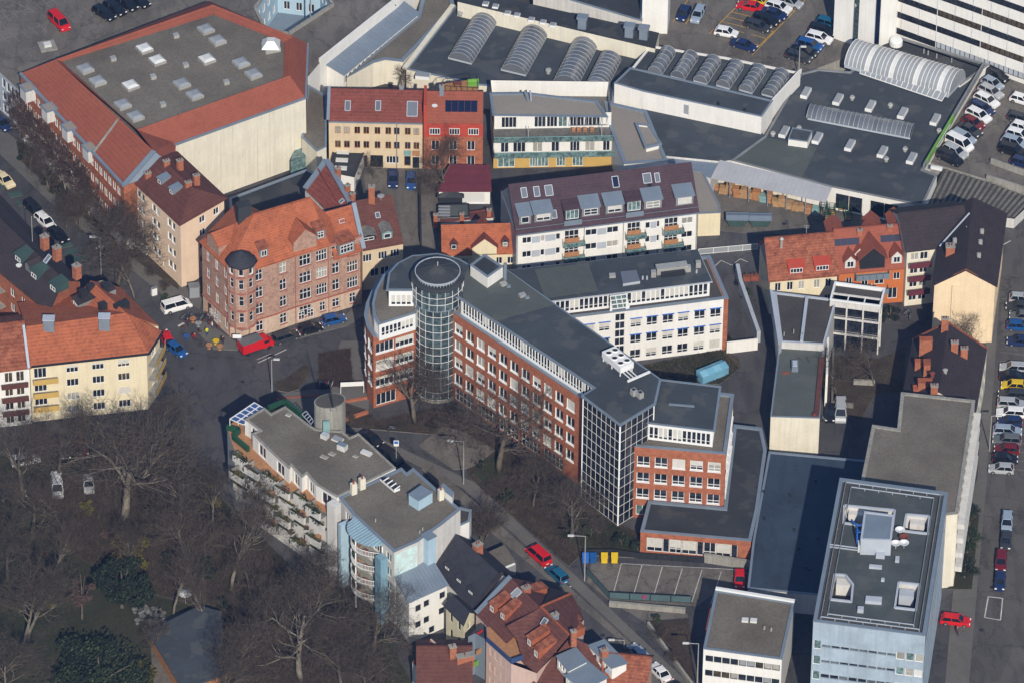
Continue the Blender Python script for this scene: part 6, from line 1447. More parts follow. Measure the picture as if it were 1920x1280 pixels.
def lower_mid():
 r = thing('banded_office', P(1390, 1300), 'low office with dark gravel flat roof and white parapet bands above shelves of windows', 'office building')
 z = 9.0; q = PL([(1319, 1215), (1466, 1235), (1490, 1128), (1342, 1104)], z); L = (q[1]-q[0]).length
 w = [dict(u=.3+(L-.5)*(i+.5)/9, z=zz, w=(L-.5)/9-.1, h=1.2, nx=1, fm='paint_dark', gm=random.choice(['glass', 'glass', 'glass_warm', 'curtain', 'poly_grey'])) for i in range(9) for zz in (6.6, 3.8, 1.0)]
 solid(r, q, 0, z, 'render_white', {0: w}); parapet(r, q, z+.05, .25, .4, 'zinc', 'roof_gravel')
 a, b = q[3], q[2]; MB().bar(up(a, z+.2), up(b, z+.2), .5, .35, 'paint_white').build('rear_coping', r)
 for px, py in ((1397, 1163), (1413, 1164)): p = P(px, py, z-.2); MB().box(p, (1.0, .8, .35), -.1, 'poly_white').build('rooflight', r)
 for px, py in ((1433, 1179), (1446, 1182)): p = P(px, py, z-.2); MB().tube([p, p+Vector((0, 0, .6))], .15, 6, 'metal_galv').build('vent_pipe', r)
 MB().prism([up(lerp(q[3], q[0], .3), z-1.2)+Vector((-.3, 0, 0)), up(lerp(q[3], q[0], .65), z-1.2)+Vector((-.3, 0, 0)), up(lerp(q[3], q[0], .65), z-1.2)+Vector((-.03, 0, 0)), up(lerp(q[3], q[0], .3), z-1.2)+Vector((-.03, 0, 0))], 1.0, 'tile_hall').build('orange_fascia', r)
lower_mid()
# ================================================================ lower left
def leafclump(mb, c, r, n, m, rnd, flat=1.0, sz=.28):
 """many small leaf-sized faces filling a round volume"""
 for _ in range(n):
  v = Vector((rnd.gauss(0, 1), rnd.gauss(0, 1), rnd.gauss(0, 1))).normalized()*(r*rnd.random()**.4); v.z *= flat
  a = Vector((rnd.gauss(0, 1), rnd.gauss(0, 1), rnd.gauss(0, 1))).normalized(); b = a.orthogonal().normalized(); b2 = a.cross(b)
  s = sz*rnd.uniform(.5, 1.2); p = c+v
  mb.face([p-b*s, p+b2*s*.6, p+b*s, p-b2*s*.6], m)
ORD = ['leftmost', 'second from left', 'third from left', 'fourth from left', 'fifth from left', 'sixth from left', 'seventh from left', 'eighth from left']
def terraces():
 H = 14.4; root = thing('terraced_apartment_house', P(560, 1000), 'stepped concrete apartment house with planted balconies, gravel roof and oval roof tower', 'apartment house')
 def Z(x, y): return (x/3.658+400, y/3.658+730)
 roof = [Z(*v) for v in ((215, 205), (240, 218), (320, 278), (268, 300), (400, 430), (520, 540), (535, 520), (608, 600), (640, 575), (705, 650), (848, 735), (1250, 535), (995, 300), (935, 328), (880, 285), (700, 270), (655, 240), (492, 115), (397, 165), (350, 125))]
 q = PL(roof, H); q = ccw(q)
 core = [P(*Z(*v), H) for v in ((100, 230), (200, 420), (630, 735), (848, 800), (848, 735), (1250, 535), (995, 300), (880, 285), (655, 240), (492, 115), (350, 125), (280, 90))]
 # lower storeys: a core below the top-floor terrace
 c2 = PL([(426, 800), (440, 846), (560, 930), (632, 975), (635, 940), (741, 878), (672, 815), (640, 812), (580, 798), (535, 765), (497, 768), (478, 757)], 11.4)
 c2 = ccw(c2); solid(root, c2, 0, 11.4, 'render_offwhite'); MB().face(setz(c2, 11.42), 'wood_orange').build('roof_terrace', root)
 wt = lambda L: [dict(u=L/2, z=11.6, w=min(2.0, L*.5), h=2.2, nx=2, gm='glass')] if L > 2.2 else []
 solid(root, q, 11.3, H, 'render_white', {i: wt for i in range(len(q))}, name='top_floor_wall'); parapet(root, q, H+.05, .15, .3, 'concrete', 'roof_gravel')
 g = MB()
 for a, b in zip(((425, 800), (449, 806), (437, 818)), ((449, 806), (437, 818), (466, 842))): g.bar(P(*a, 11.9), P(*b, 11.9), .5, .9, 'paint_green')
 for a, b in zip(((503, 765), (535, 752)), ((535, 752), (566, 778))): g.bar(P(*a, 11.9), P(*b, 11.9), .5, .9, 'paint_green')
 g['kind'] if False else None
 g.build('green_parapet', root)['kind'] = 'stuff'
 # glass pergola at the left corner
 m = MB(); a, b, c_, d_ = P(431, 785, 13.6), P(457, 796, 13.6), P(497, 766, 13.6), P(477, 754, 13.6)
 for i in range(6):
  m.bar(lerp(a, d_, i/5), lerp(b, c_, i/5), .1, .1, 'paint_white')
 for s, e in ((a, d_), (b, c_), (lerp(a, b, .5), lerp(d_, c_, .5))): m.bar(s+Vector((0, 0, .01)), e+Vector((0, 0, .01)), .12, .12, 'paint_white')
 for i in range(4): v = lerp(a, d_, i/3); m.bar(up(v, 11.4), v, .1, .1, 'paint_white')
 m.build('pergola', root); MB().face([p-Vector((0, 0, .08)) for p in (a, b, c_, d_)], 'solar_soft').build('pergola_glass', root)
 m = MB(); a, b, c_, d_ = P(566, 776, 13.4), P(583, 795, 13.4), P(588, 788, 13.4), P(574, 770, 13.4)
 for i in range(5): m.bar(lerp(a, b, i/4), lerp(d_, c_, i/4), .1, .1, 'zinc_pale')
 m.bar(a, b, .1, .1, 'zinc_pale'); m.bar(d_, c_, .1, .1, 'zinc_pale'); m.build('pergola', root)
 # oval stair tower
 a, b = P(588, 790, H), P(649, 790, H); c = lerp(a, b, .5)+Vector((0, .5, 0)); rx = (b-a).length/2; an = radians(22)
 pts = []
 for i in range(28):
  t = 2*pi*i/28; x, y = rx*cos(t), rx*.72*sin(t); pts.append(Vector((c.x+x*cos(an)-y*sin(an), c.y+x*sin(an)+y*cos(an), 0)))
 ht = H+3.7; MB().prism(setz(pts, 0), ht, 'concrete').build('oval_tower', root)
 pi_ = [lerp(p, up(c, 0), .08) for p in pts]; MB().prism(setz(pi_, ht), .05, 'roof_gravel_dark').build('tower_roof', root)
 v = P(612, 808, H); MB().box((v.x, v.y-.15, H), (1.0, .5, 2.1), .1, 'paint_teal').build('door', root)
 v = P(625, 768, ht); mm = MB(); mm.lathe(v, [(.5, 0), (.5, .3), (.1, .5)], 8, 'concrete').tube([v, v+Vector((-.9, .6, 8.5))], [.14, .05], 6, 'paint_dark').build('mast', root)
 for x, y, w, d2, hh, k in ((765, 330, 1.1, .9, .8, 'zinc_pale'), (852, 345, 1.7, 1.1, .35, 'poly_grey'), (885, 408, 1.4, 1.0, 1.0, 'zinc'), (815, 440, 1.0, .8, .12, 'concrete'), (760, 462, 1.2, .7, .12, 'concrete'), (1050, 440, 1.7, .8, .4, 'poly_white'), (975, 458, .8, .5, .15, 'concrete'), (515, 175, .8, .6, .2, 'concrete')):
  p = P(*Z(x, y), H); MB().box(p, (w, d2, hh), -.55, 'render_offwhite', k).build('roof_unit', root)
 # stepped balconies: five per row, four rows
 rr = random.Random(11); e0, e1 = P(446, 852, 11.4), P(618, 962, 11.4); dv = (e1-e0); L = dv.length; dv.normalize(); n = Vector((dv.y, -dv.x, 0))
 rows = ((11.4, 0.6), (8.6, 1.0), (5.8, 1.2), (3.0, 1.2)); nb = 6; names = ('top', 'second', 'third', 'lowest')
 kinds = (('leaf_green', 'light green'), ('leaf_dark', 'dark green'), ('leaf_olive', 'yellowish'), ('leaf_rust', 'rusty brown'), ('leaf_pot', 'mid green'))
 for j, (z, o0) in enumerate(rows):
  for i in range(nb):
   if j == 3 and i in (0,): continue
   off = .9+(.8 if (i+j) % 2 else 0); s = e0+dv*(L*i/nb+.15); e = e0+dv*(L*(i+1)/nb-.15)
   s, e = up(s, z), up(e, z)
   bl = MB().prism([s, s+n*off, e+n*off, e][::1], -.25, 'concrete_dark').build('balcony', root)
   f = MB(); f.prism([s+n*(off-.05)-Vector((0, 0, .3)), s+n*(off+.4)-Vector((0, 0, .3)), e+n*(off+.4)-Vector((0, 0, .3)), e+n*(off-.05)-Vector((0, 0, .3))], 1.3, 'render_offwhite', 'leaf_pot'); f.build('planter', bl)
   MB().prism([s, s+n*off, s+dv*.15+n*off, s+dv*.15], 1.0, 'concrete').build('side_wall', bl)
   if j: 
    M, _ = frame(up(s, 0), up(e, 0)); window(bl, M @ Matrix.Translation((L/nb/2, -.05, z+.1)), 1.9, 2.1, 2, gm=random.choice(['glass', 'glass_warm']))
   nk = rr.choice((1, 1, 2, 2, 3))
   for k in range(nk):
    mt, nm = rr.choice(kinds); p = lerp(s, e, (k+rr.uniform(.3, .7))/nk)+n*(off+.15); r = rr.uniform(.45, .95)
    b = MB(); leafclump(b, p+Vector((0, 0, .85+r*.4)), r, 60, mt, rr, .75, .2)
    sh = b.build('balcony_shrub', None, loc=p.copy()); tag(sh, f'{nm} shrub, {("left", "middle", "right")[k] if nk > 1 else "alone"} in the planter {ORD[i]}, {names[j]} balcony row', 'shrub', 'shrubs on the stepped balconies')
   if rr.random() < .45:
    p = lerp(s, e, .5)+n*(off*.45); t = thing('balcony_table', p, f'small table, balcony {ORD[i]} in the {names[j]} balcony row', 'table', 'balcony tables'); MB().box(p+Vector((0, 0, .7)), (.9, .7, .06), .6, 'wood_orange').build('top', t)
    for dx in (-.3, .3): MB().box(p+Vector((dx, 0, 0)), (.06, .4, .7), .6, 'wood').build('leg', t)
 # right-hand stack of balconies
 s0, e0_ = P(566, 942, 11.4), P(607, 968, 11.4)
 for z in (8.6, 5.8, 3.0): pass
 # lift shaft fin at the right end
 a = P(630, 940, H); MB().box((a.x-.3, a.y-.4, 0), (1.6, 1.4, H+.1), -.75, 'render_offwhite').build('fin_wall', root)
mat('solar_soft', (.05, .10, .26), rough=.25, var=.1)
terraces()
def blue_white():
 H = 14.2; root = thing('pale_blue_apartment_house', P(760, 1100), 'white and pale blue apartment house with curved glass roofed balconies and brown flat roof', 'apartment house')
 def Z(x, y): return (x/3.658+400, y/3.658+730)
 q = PL([Z(*v) for v in ((862, 737), (965, 862), (1165, 1045), (1240, 1112), (1400, 1040), (1570, 920), (1695, 818), (1530, 680), (1370, 538), (1325, 572), (1290, 535))], H)
 L2 = (q[3]-q[2]).length
 sf = lambda L: [dict(u=L*.5, z=z, w=1.4, h=1.7, nx=2, gm='glass_teal', fm='paint_white') for z in (11.4, 8.6, 5.8, 3.0)]
 solid(root, q, 0, H, 'render_offwhite', {0: lambda L: [dict(u=L*.62, z=z, w=1.8, h=1.7, nx=3) for z in (11.4, 8.6, 5.8)], 2: sf, 1: lambda L: [dict(u=L*t, z=z, w=2.0, h=2.2, nx=3, gm='glass') for t in (.2, .5, .8) for z in (11.3, 8.5, 5.7, 2.9)]})
 parapet(root, q, H+.05, .15, .45, 'zinc', 'roof_gravel')
 # big pale panel on the right hand wall
 a, b = q[3], q[4]; M, L = frame(up(a, 0), up(b, 0)); LL = (q[5]-q[3]).length
 MB().prism([M @ Vector((.2, -.08, 7.5)), M @ Vector((L-.1, -.08, 7.5)), M @ Vector((L-.1, -.01, 7.5)), M @ Vector((.2, -.01, 7.5))], 6.0, 'render_mural').build('mural_panel', root)
 p = lerp(q[4], q[5], .45); MB().box((p.x, p.y-.6, 6.0), (1.5, 1.6, H-5.9), .7, 'render_skyblue').box((p.x, p.y-.6, H+.1), (1.8, 1.9, .12), .7, 'zinc').build('blue_shaft', root)
 # right terrace
 tq = PL([(829, 1000), (880, 976), (884, 955), (862, 950), (826, 985)], 10.8); tq = ccw(tq); solid(root, tq, 0, 10.8, 'render_white'); parapet(root, tq, 10.85, .3, .3, 'zinc', 'roof_gravel_dark')
 # boxes on the roof
 bx = PL([Z(*v) for v in ((1340, 715), (1408, 760), (1503, 702), (1425, 655))], H+1.9); bx = ccw(bx)
 solid(root, bx, H-.1, H+1.9, 'render_skyblue', name='lift_house_wall'); parapet(root, bx, H+1.95, .08, .3, 'zinc', 'zinc')
 for x, y, w_ in ((962, 700, .9), (1020, 665, .9), (1560, 740, .8)): p = P(*Z(x, y+12), H); MB().box(p, (w_, w_*.8, 2.0), .5, 'render_cream').tube([p+Vector((0, 0, 2)), p+Vector((0, 0, 2.5))], .18, 6, 'tile_rust').build('chimney', root)
 m = MB(); a, b, c_, d_ = [P(*Z(*v), H+.1) for v in ((1142, 622), (1240, 705), (1280, 690), (1180, 612))]; u1 = Vector((0, 0, .5)); m.prism([a, b, c_, d_], .45, 'paint_white', 'glass'); m.build('rooflight', root)
 m = MB()
 for t in (.25, .5, .75, 1): m.bar(lerp(a, b, t)+u1, lerp(d_, c_, t)+u1*1.8, .14, .14, 'paint_white')
 m.build('rooflight_flap', root)['kind'] = 'stuff'
 q5 = PL([Z(*v) for v in ((1545, 665), (1580, 640), (1650, 700), (1640, 740))], H+1.2); q5 = ccw(q5); solid(root, q5, H-.2, H+1.2, 'render_white', name='roof_upstand'); MB().face(setz(q5, H+1.2), 'zinc').build('upstand_roof', root)
 for x, y in ((1112, 905), (1435, 965), (1415, 985)): p = P(*Z(x, y), H); MB().tube([p, p+Vector((0, 0, .6))], .12, 6, 'metal_galv').build('vent_pipe', root)
 # curved balconies
 A, B = P(664, 966, H), P(719, 1017, H); d = (B-A); d.z = 0; L = d.length; d.normalize(); n = Vector((d.y, -d.x, 0)); N = 10
 arc = [A+d*(L*i/N)+n*(2.6*sin(pi*i/N)**.8) for i in range(N+1)]
 for z in (11.2, 8.4, 5.6, 2.8):
  pts = [up(p, z) for p in arc]; sl = MB().prism(pts, -.22, 'concrete'); o = sl.build('balcony', root); m = MB()
  for i in range(N):
   m.bar(pts[i]+Vector((0, 0, 1.0)), pts[i+1]+Vector((0, 0, 1.0)), .09, .09, 'paint_white'); m.bar(pts[i]+Vector((0, 0, .15)), pts[i+1]+Vector((0, 0, .15)), .07, .07, 'paint_white')
   for k in range(4): v = lerp(pts[i], pts[i+1], k/4); m.bar(v, v+Vector((0, 0, 1)), .05, .05, 'paint_white')
  m.build('railing', o)
  rr = random.Random(int(z*10)); nm = {11.2: 'top', 8.4: 'second', 5.6: 'third', 2.8: 'lowest'}[z]
  for k, c in enumerate(('leaf_rust', 'leaf_green', 'wood_orange', 'tile_hall')):
   p = lerp(arc[2*k+1], A+d*(L*(2*k+1)/N), .25); p = up(p, z); b = MB(); leafclump(b, p+Vector((0, 0, .5)), .5, 45, c, rr, .9, .17); sh = b.build('potted_plant', None, loc=p.copy())
   tag(sh, f'{("rusty", "green", "orange", "red")[k]} potted plant on the {nm} curved balcony of the pale blue house', 'plant', 'plants on the curved balconies')
 for t in (.5, 1.0): v = A+d*L*t+n*(2.4 if t < 1 else .2); MB().bar(up(v, 0), up(v, H-.6), .2, .2, 'paint_white').build('post', root)
 a, b = up(A+n*.1, H+.1), up(B+n*.1, H+.1); g = MB(); f = MB(); K = 14
 for i in range(K): 
  p0, p1 = lerp(a, b, i/K), lerp(a, b, (i+1)/K); w0, w1 = 2.7*sin(pi*i/K)**.5+.2, 2.7*sin(pi*(i+1)/K)**.5+.2
  MB().face([p0+n*w0-Vector((0, 0, .5)), p1+n*w1-Vector((0, 0, .5)), p1, p0], 'glass_pale_blue').build('roof_pane', root); f.bar(p0, p0+n*w0-Vector((0, 0, .5)), .09, .12, 'zinc_pale')
 f.build('roof_rib', root)['kind'] = 'stuff'
 v = A+d*(L+.9)+n*1.0; MB().box((v.x, v.y, 0), (1.5, 1.3, 12.6), atan2(d.y, d.x), 'glass_pale_blue').build('glazed_bay', root)
 v = A-d*1.3+n*1.0; MB().box((v.x, v.y, 0), (.7, 1.6, 12.4), atan2(d.y, d.x), 'render_skyblue').build('blue_fin', root)
 # annexe
 an = thing('zinc_roof_annexe', P(800, 1190), 'white two-storey annexe with sloping blue-grey sheet roof below the mural wall', 'annexe')
 q = PL([(715, 1092), (767, 1128), (838, 1095), (808, 1064), (742, 1089)], 8.2); q = PL([(742, 1091), (767, 1128), (838, 1096), (810, 1062)], 8.2)
 solid(an, q, 0, 8.0, 'render_white', {1: lambda L: [dict(u=L*t, z=z, w=1.0, h=1.25, nx=2, fm='paint_dark', gm='glass') for t, z in ((.24, 5.6), (.46, 5.8), (.88, 6.0), (.24, 2.4), (.46, 2.6), (.86, 3.0), (.6, .2))]})
 e = inset(setz(q, 8.2), -.25); e[0] = up(e[0], 9.4); e[3] = up(e[3], 9.4); nn = 12
 for i in range(nn): MB().prism([lerp(e[1], e[2], i/nn), lerp(e[1], e[2], (i+.96)/nn), lerp(e[0], e[3], (i+.96)/nn), lerp(e[0], e[3], i/nn)], .1, 'zinc').build('roof_sheet', an)
 MB().face([up(q[0], 8), up(q[1], 8), up(q[0], 9.3)], 'render_white').face([up(q[2], 8), up(q[3], 8), up(q[3], 9.3)], 'render_white').build('gable', an)
 q = PL([(700, 1090), (767, 1128), (742, 1091), (725, 1070)], 6.0)
 v = P(767, 1205, 0); MB().tube([v, v+Vector((0, 0, 8))], .07, 6, 'zinc').build('drainpipe', an)
mat('render_mural', (.62, .66, .62), var=.16, sc=1.1, fine=.1, c2=(.48, .70, .70))
mat('glass_pale_blue', (.20, .34, .42), rough=.25, var=.1)
blue_white()
def bottom_houses():
 def Q(x, y): return (620+x/3.6565, 930+y/3.6565)
 def Q2(x, y): return (820+x/4, 960+y/4)
 u_ = Vector((0, 0, .2))
 h = thing('dark_slate_house', P(870, 1120), 'house with broad dark slate roof and three small eyebrow dormers beside the zinc annexe', 'house')
 ze, zr = 6.8, 11.0
 rt, rb = P(*Q(862, 258), zr), P(*Q(1165, 535), zr-.2); el, eb = P(*Q(700, 485), ze), P(*Q(973, 778), ze); n = ((rt-el)); n.z = 0
 er, er2 = up(rt+n, ze), up(rb+n, ze)
 solid(h, ccw([up(v, 0) for v in (el, eb, er2, er)]), 0, ze, 'render_white', {}); tiles(h, [[el, eb, rb, rt], [er2, er, rt, rb]], 'tile_slate'); MB().face([el, er, rt], 'render_white').face([eb, er2, rb], 'render_offwhite').build('gable', h)
 pl = plane(el, eb, rb); fr = -n.normalized()
 for x, y in ((800, 500), (880, 585), (960, 665)): p = onpl(*Q(x, y), pl); dormer(h, p, fr, 1.6, .6, 1.6, .25, 0, 'tile_slate', 'tile_slate', dict(w=.9, h=.35, nx=1), .1)
 chimney(h, onpl(*Q(985, 385), pl)+Vector((.5, .5, 0)), 1.3, 1.0, 1.3, .7, pots=2)
 MB().bar(eb+Vector((.3, 0, .1)), rb+Vector((.3, 0, .4)), .4, .4, 'tile_dark').build('verge', h)
 f = thing('narrow_cream_house', P(855, 1210), 'narrow cream house with dark pitched roof standing in front of the slate house', 'house')
 a, b, c, d = P(*Q(792, 745), 7.2), P(*Q(912, 868), 7.2), P(*Q(985, 800), 7.2), P(*Q(870, 690), 7.2)
 solid(f, ccw([up(v, 0) for v in (a, b, c, d)]), 0, 7.2, 'render_yellow_pale', {0: lambda L: [dict(u=L*t, z=z, w=.8, h=1.5, nx=1, gm='glass', fm='paint_dark') for t in (.3, .75) for z in (5.0, 2.0)], 1: lambda L: [dict(u=L*.5, z=z, w=.8, h=1.3, nx=1, gm='curtain') for z in (5.0, 2.2)]})
 r1, r2 = up(lerp(a, d, .55), 8.4), up(lerp(b, c, .55), 8.4); ee = [up(v, 7.2) for v in inset([a, b, c, d], -.3)]
 tiles(f, [[ee[0], ee[1], r2, r1], [ee[2], ee[3], r1, r2]], 'tile_slate'); MB().face([b, c, r2], 'render_yellow_pale').build('gable', f)
 g = thing('grey_garage_roof', P(930, 1080), 'low garage with speckled grey roof and white edge beside the street', 'garage')
 q = PL([Q(1030, 405), Q(1165, 500), Q(1270, 458), Q(1190, 335)], 3.0); q = ccw(q); solid(g, q, 0, 3, 'paint_grey'); MB().face(setz(inset(q, -.1), 3.02), 'roof_gravel').build('roof', g); MB().bar(P(*Q(1165, 500), 3.1), P(*Q(1262, 460), 3.1), .2, .25, 'paint_white').build('white_edge', g)
 # red roofed house, upper block
 A = thing('red_roof_street_house', P(1010, 1180), 'dull red tiled street house with orange sided dormers, upper one of the pair', 'house')
 zr, ze = 12.5, 8.6
 r0, r1_ = P(*Q2(548, 486), zr), P(*Q2(772, 712), zr); w0, w1 = P(*Q2(290, 760), ze), P(*Q2(500, 900), ze); n = (r0-w0); n.z = 0
 n = Vector((r0.x-w0.x, r0.y-w0.y, 0)); e0, e1 = up(r0+n*.75, ze+.4), up(r1_+n*.75, ze+.4)
 w1 = up(r1_-n, ze)
 solid(A, ccw([up(v, 0) for v in (w0, w1, e1, e0)]), 0, ze-.1, 'render_pink'); tiles(A, [[w0, w1, r1_, r0], [e1, e0, r0, r1_]], 'tile_red_dull'); MB().face([w0, e0, r0], 'render_pink').build('gable', A)
 pw = plane(w0, w1, r1_); fr = -n.normalized()
 m = MB(); m.bar(w0+u_, r0+u_, .7, .2, 'zinc'); m.build('verge_sheet', A)
 for x, y in ((410, 745), (490, 800)): dormer(A, onpl(*Q2(x, y), pw), fr, 1.3, 1.3, 3.0, .9, 0, 'tile_orange', 'tile_rust', dict(w=.8, h=.9, nx=2))
 roof_window(A, *Q2(590, 608), pw, 1.2, 1.6, gm='poly_grey'); chimney(A, onpl(*Q2(665, 590), plane(e1, e0, r0)), 1.2, .9, .8, .6, pots=2)
 pe = plane(e1, e0, r0); dormer(A, onpl(*Q2(800, 590), pe), n.normalized(), 1.6, 1.2, 2.6, .6, 0, 'tile_orange', 'tile_rust')
 # lower block
 B = thing('red_roof_corner_house', P(1010, 1260), 'dull red tiled house with cut-in roof terrace and pink facade, lower one of the pair', 'house')
 q0, q1, q2 = P(*Q2(375, 835), 12.3), P(*Q2(775, 712), 12.6), P(*Q2(985, 922), 12.6); wa, wb = P(*Q2(365, 945), ze), P(*Q2(745, 1200), ze); wb = up(wb, ze)
 rd = (q2-q1); rd.z = 0; rd.normalize(); nn = Vector((-rd.y, rd.x, 0)); W_ = up(q1, ze)-nn*6.6; W2 = up(q2, ze)-nn*6.4; W0 = up(q0, ze)-nn*3.0
 dd_ = (q1-q0); f0 = P(*Q2(365, 860), ze)
 solid(B, ccw([up(v, 0) for v in (f0, wa, P(*Q2(555, 1130), ze), wb, P(*Q2(985, 960), ze), P(*Q2(1100, 790), ze), P(*Q2(1010, 610), ze))]), 0, ze-.1, 'render_pink')
 tiles(B, [[P(*Q2(600, 955), 10.2), P(*Q2(640, 1120), 8.8), wb, q2, q1], [P(*Q2(520, 850), 11.4), P(*Q2(600, 955), 10.2), q1]], 'tile_red_dull')
 tiles(B, [[q2, P(*Q2(1100, 795), ze+.2), P(*Q2(1010, 605), ze+2.0), q1]], 'tile_red_dull', name='rear_slope')
 tiles(B, [[q1, P(*Q2(1005, 605), ze+2.1), P(*Q2(850, 560), ze), P(*Q2(770, 640), ze)]], 'tile_dark', name='shaded_slope')  # this slope's shade is put into its colour with darker tiles
 m = MB(); m.bar(q1+u_, q2+u_, .3, .2, 'tile_orange'); m.bar(q1+u_, P(*Q2(1005, 605), ze+2.3), .3, .2, 'tile_orange'); m.build('ridge_tile', B)
 MB().prism(setz(ccw(PL([Q2(365, 860), Q2(375, 950), Q2(555, 1110), Q2(640, 1090), Q2(590, 950), Q2(520, 850)], ze)), ze-.2), .25, 'wood_orange').build('roof_terrace', B)
 m = MB()
 for a_, b_ in (((365, 860), (370, 950)), ((370, 950), (555, 1115)), ((555, 1115), (640, 1085))): s, e = P(*Q2(*a_), ze+.9), P(*Q2(*b_), ze+.9); m.bar(s, e, .12, .9, 'paint_navy')
 m.build('terrace_parapet', B)['kind'] = 'stuff'
 pb = plane(P(*Q2(640, 1120), 8.8), wb, q2)
 fr = -nn
 for x, y in ((690, 1000), (740, 1085)): dormer(B, onpl(*Q2(x, y), pb), fr, 1.3, 1.4, 3.2, 1.0, 0, 'tile_orange', 'tile_rust', dict(w=.8, h=1.0, nx=2))
 roof_window(B, *Q2(803, 820), pb, .8, 1.1); chimney(B, onpl(*Q2(880, 800), plane(q2, P(*Q2(1100, 795), ze+.2), q1)), 1.0, .8, 1.0, .6, m='zinc')
 chimney(B, onpl(*Q2(1020, 950), pb), .8, .7, 1.6, .3)
 for x, y in ((1050, 820), (1080, 890)): p = P(*Q2(x, y), ze); dormer(B, p, nn, 1.8, 1.3, 2.6, .5, 0, 'tile_orange', 'tile_rust')
 a, b = P(*Q2(370, 955), ze), P(*Q2(556, 1128), ze); L = (b-a).length
 wall(B, up(a, 0)+fr*.05, up(b, 0)+fr*.05, 0, ze-.2, [dict(u=L*t, z=z, w=.8, h=1.5, nx=2, gm='glass') for t in (.2, .4, .65, .85) for z in (6.4, 3.4, .6)], 'render_pink', 'front_wall')
 # small red roof by the trees
 C_ = thing('low_red_roof_house', P(840, 1290), 'low house with rusty red pitched roof at the bottom edge below the zinc annexe', 'house')
 r0, r1_ = P(*Q(685, 985), 7), P(*Q(850, 1140), 7); a0, a1 = P(*Q(560, 1130), 4.5), P(*Q(745, 1310), 4.5); n = Vector((r0.x-a0.x, r0.y-a0.y, 0))
 solid(C_, ccw([up(v, 0) for v in (a0, a1, up(r1_+n, 0), up(r0+n, 0))]), 0, 4.4, 'render_offwhite'); tiles(C_, [[a0, a1, r1_, r0], [up(r1_+n, 4.5), up(r0+n, 4.5), r0, r1_]], 'tile_rust'); MB().face([a0, up(r0+n, 4.5), r0], 'render_offwhite').build('gable', C_)
 MB().bar(r0+u_, r1_+u_, .25, .15, 'render_pink').build('ridge_tile', C_)
 D_ = thing('shadowed_brown_house', P(900, 1320), 'brown tiled house with brick chimneys at the bottom edge left of the pink facade', 'house')
 a, b = P(*Q(600, 1290), 5.5), P(*Q(960, 1290), 5.5); q = rect(a, b, 10)
 solid(D_, q, 0, 5.4, 'render_offwhite'); gable(D_, a, b, 3.0, 10, 'tile_brown', 'render_offwhite'); chimney(D_, P(*Q(835, 1090), 8), 1.0, .9, 1.8, .3); chimney(D_, P(*Q(920, 1120), 7.5), 2.6, 1.0, .9, .3)
 # blue-grey dormer roofs, bottom centre
 E = thing('blue_grey_roof_house', P(1080, 1330), 'rusty roofed house with three large blue-grey sheet metal dormers at the bottom edge', 'house')
 a0, a1, a2, a3 = P(*Q2(700, 1290), 6.5), P(*Q2(1180, 1330), 6.5), P(*Q2(1420, 1120), 7.5), P(*Q2(1000, 930), 10.5)
 solid(E, ccw([up(v, 0) for v in (a0, a1, a2, a3)]), 0, 6.4, 'render_pink'); tiles(E, [[a0, a1, a2, a3]], 'tile_brown')
 for i, (pts, z) in enumerate(((((900, 1080), (985, 1185), (1120, 1115), (1035, 1020)), 10.4), (((965, 1225), (1090, 1330), (1270, 1240), (1130, 1125)), 9.9), (((1140, 1000), (1310, 1165), (1418, 1130), (1250, 960)), 9.6))):
  q = ccw(PL([Q2(*v) for v in pts], z)); solid(E, q, z-2.2, z, 'render_white', {0: lambda L: [dict(u=L*t, z=z-1.6, w=.8, h=1.1, nx=1, gm='glass') for t in (.25, .5, .75)]}, name='dormer'); MB().prism(setz(inset(q, -.2), z), .12, 'zinc').build('dormer_roof', E)
 chimney(E, P(*Q2(1250, 1080), 9.6), 1.1, .8, 1.4, .5, pots=2); p = P(*Q2(1285, 1200), 8.5); MB().lathe(p, [(.1, 0), (.5, .2), (.6, .4)], 12, 'zinc_pale').build('satellite_dish', E)
 F_ = thing('rust_roof_bottom_house', P(1190, 1340), 'rust red roof corner peeping in at the bottom edge beside the street', 'house')
 a, b = P(*Q2(1230, 1340), 6), P(*Q2(1560, 1370), 6); q = rect(a, b, 9); solid(F_, q, 0, 6, 'render_pink'); gable(F_, a, b, 3.4, 9, 'tile_rust', 'render_pink')
 G_ = thing('balcony_stack', P(900, 1290), 'dark blue narrow side wing with cluttered balconies beside the pink facade', 'side wing')
 q = ccw(PL([Q2(285, 905), Q2(360, 950), Q2(365, 860), Q2(340, 810), Q2(230, 930)], 8)); solid(G_, q, 0, 8, 'zinc'); MB().face(setz(q, 8), 'roof_felt_dark').build('roof', G_)
 for k, (x, y, c, nm) in enumerate(((320, 925, 'car_red', 'red'), (290, 1150, 'paint_lime', 'lime green'), (310, 1060, 'wood_orange', 'orange brown'))):
  z = (7.4, 2.5, 5)[k]; p = P(*Q2(x, y), z); MB().box(p, (1.0, .15, .9), .8, c).build('balcony_cloth', G_)
mat('tile_red_dull', (.125, .048, .038), var=.12, sc=.5, fine=.14, rows=.10); mat('render_yellow_pale', (.62, .58, .42), var=.05); mat('paint_navy', (.03, .06, .16)); mat('car_red', (.5, .012, .015), rough=.3, var=.02, fine=0)
bottom_houses()
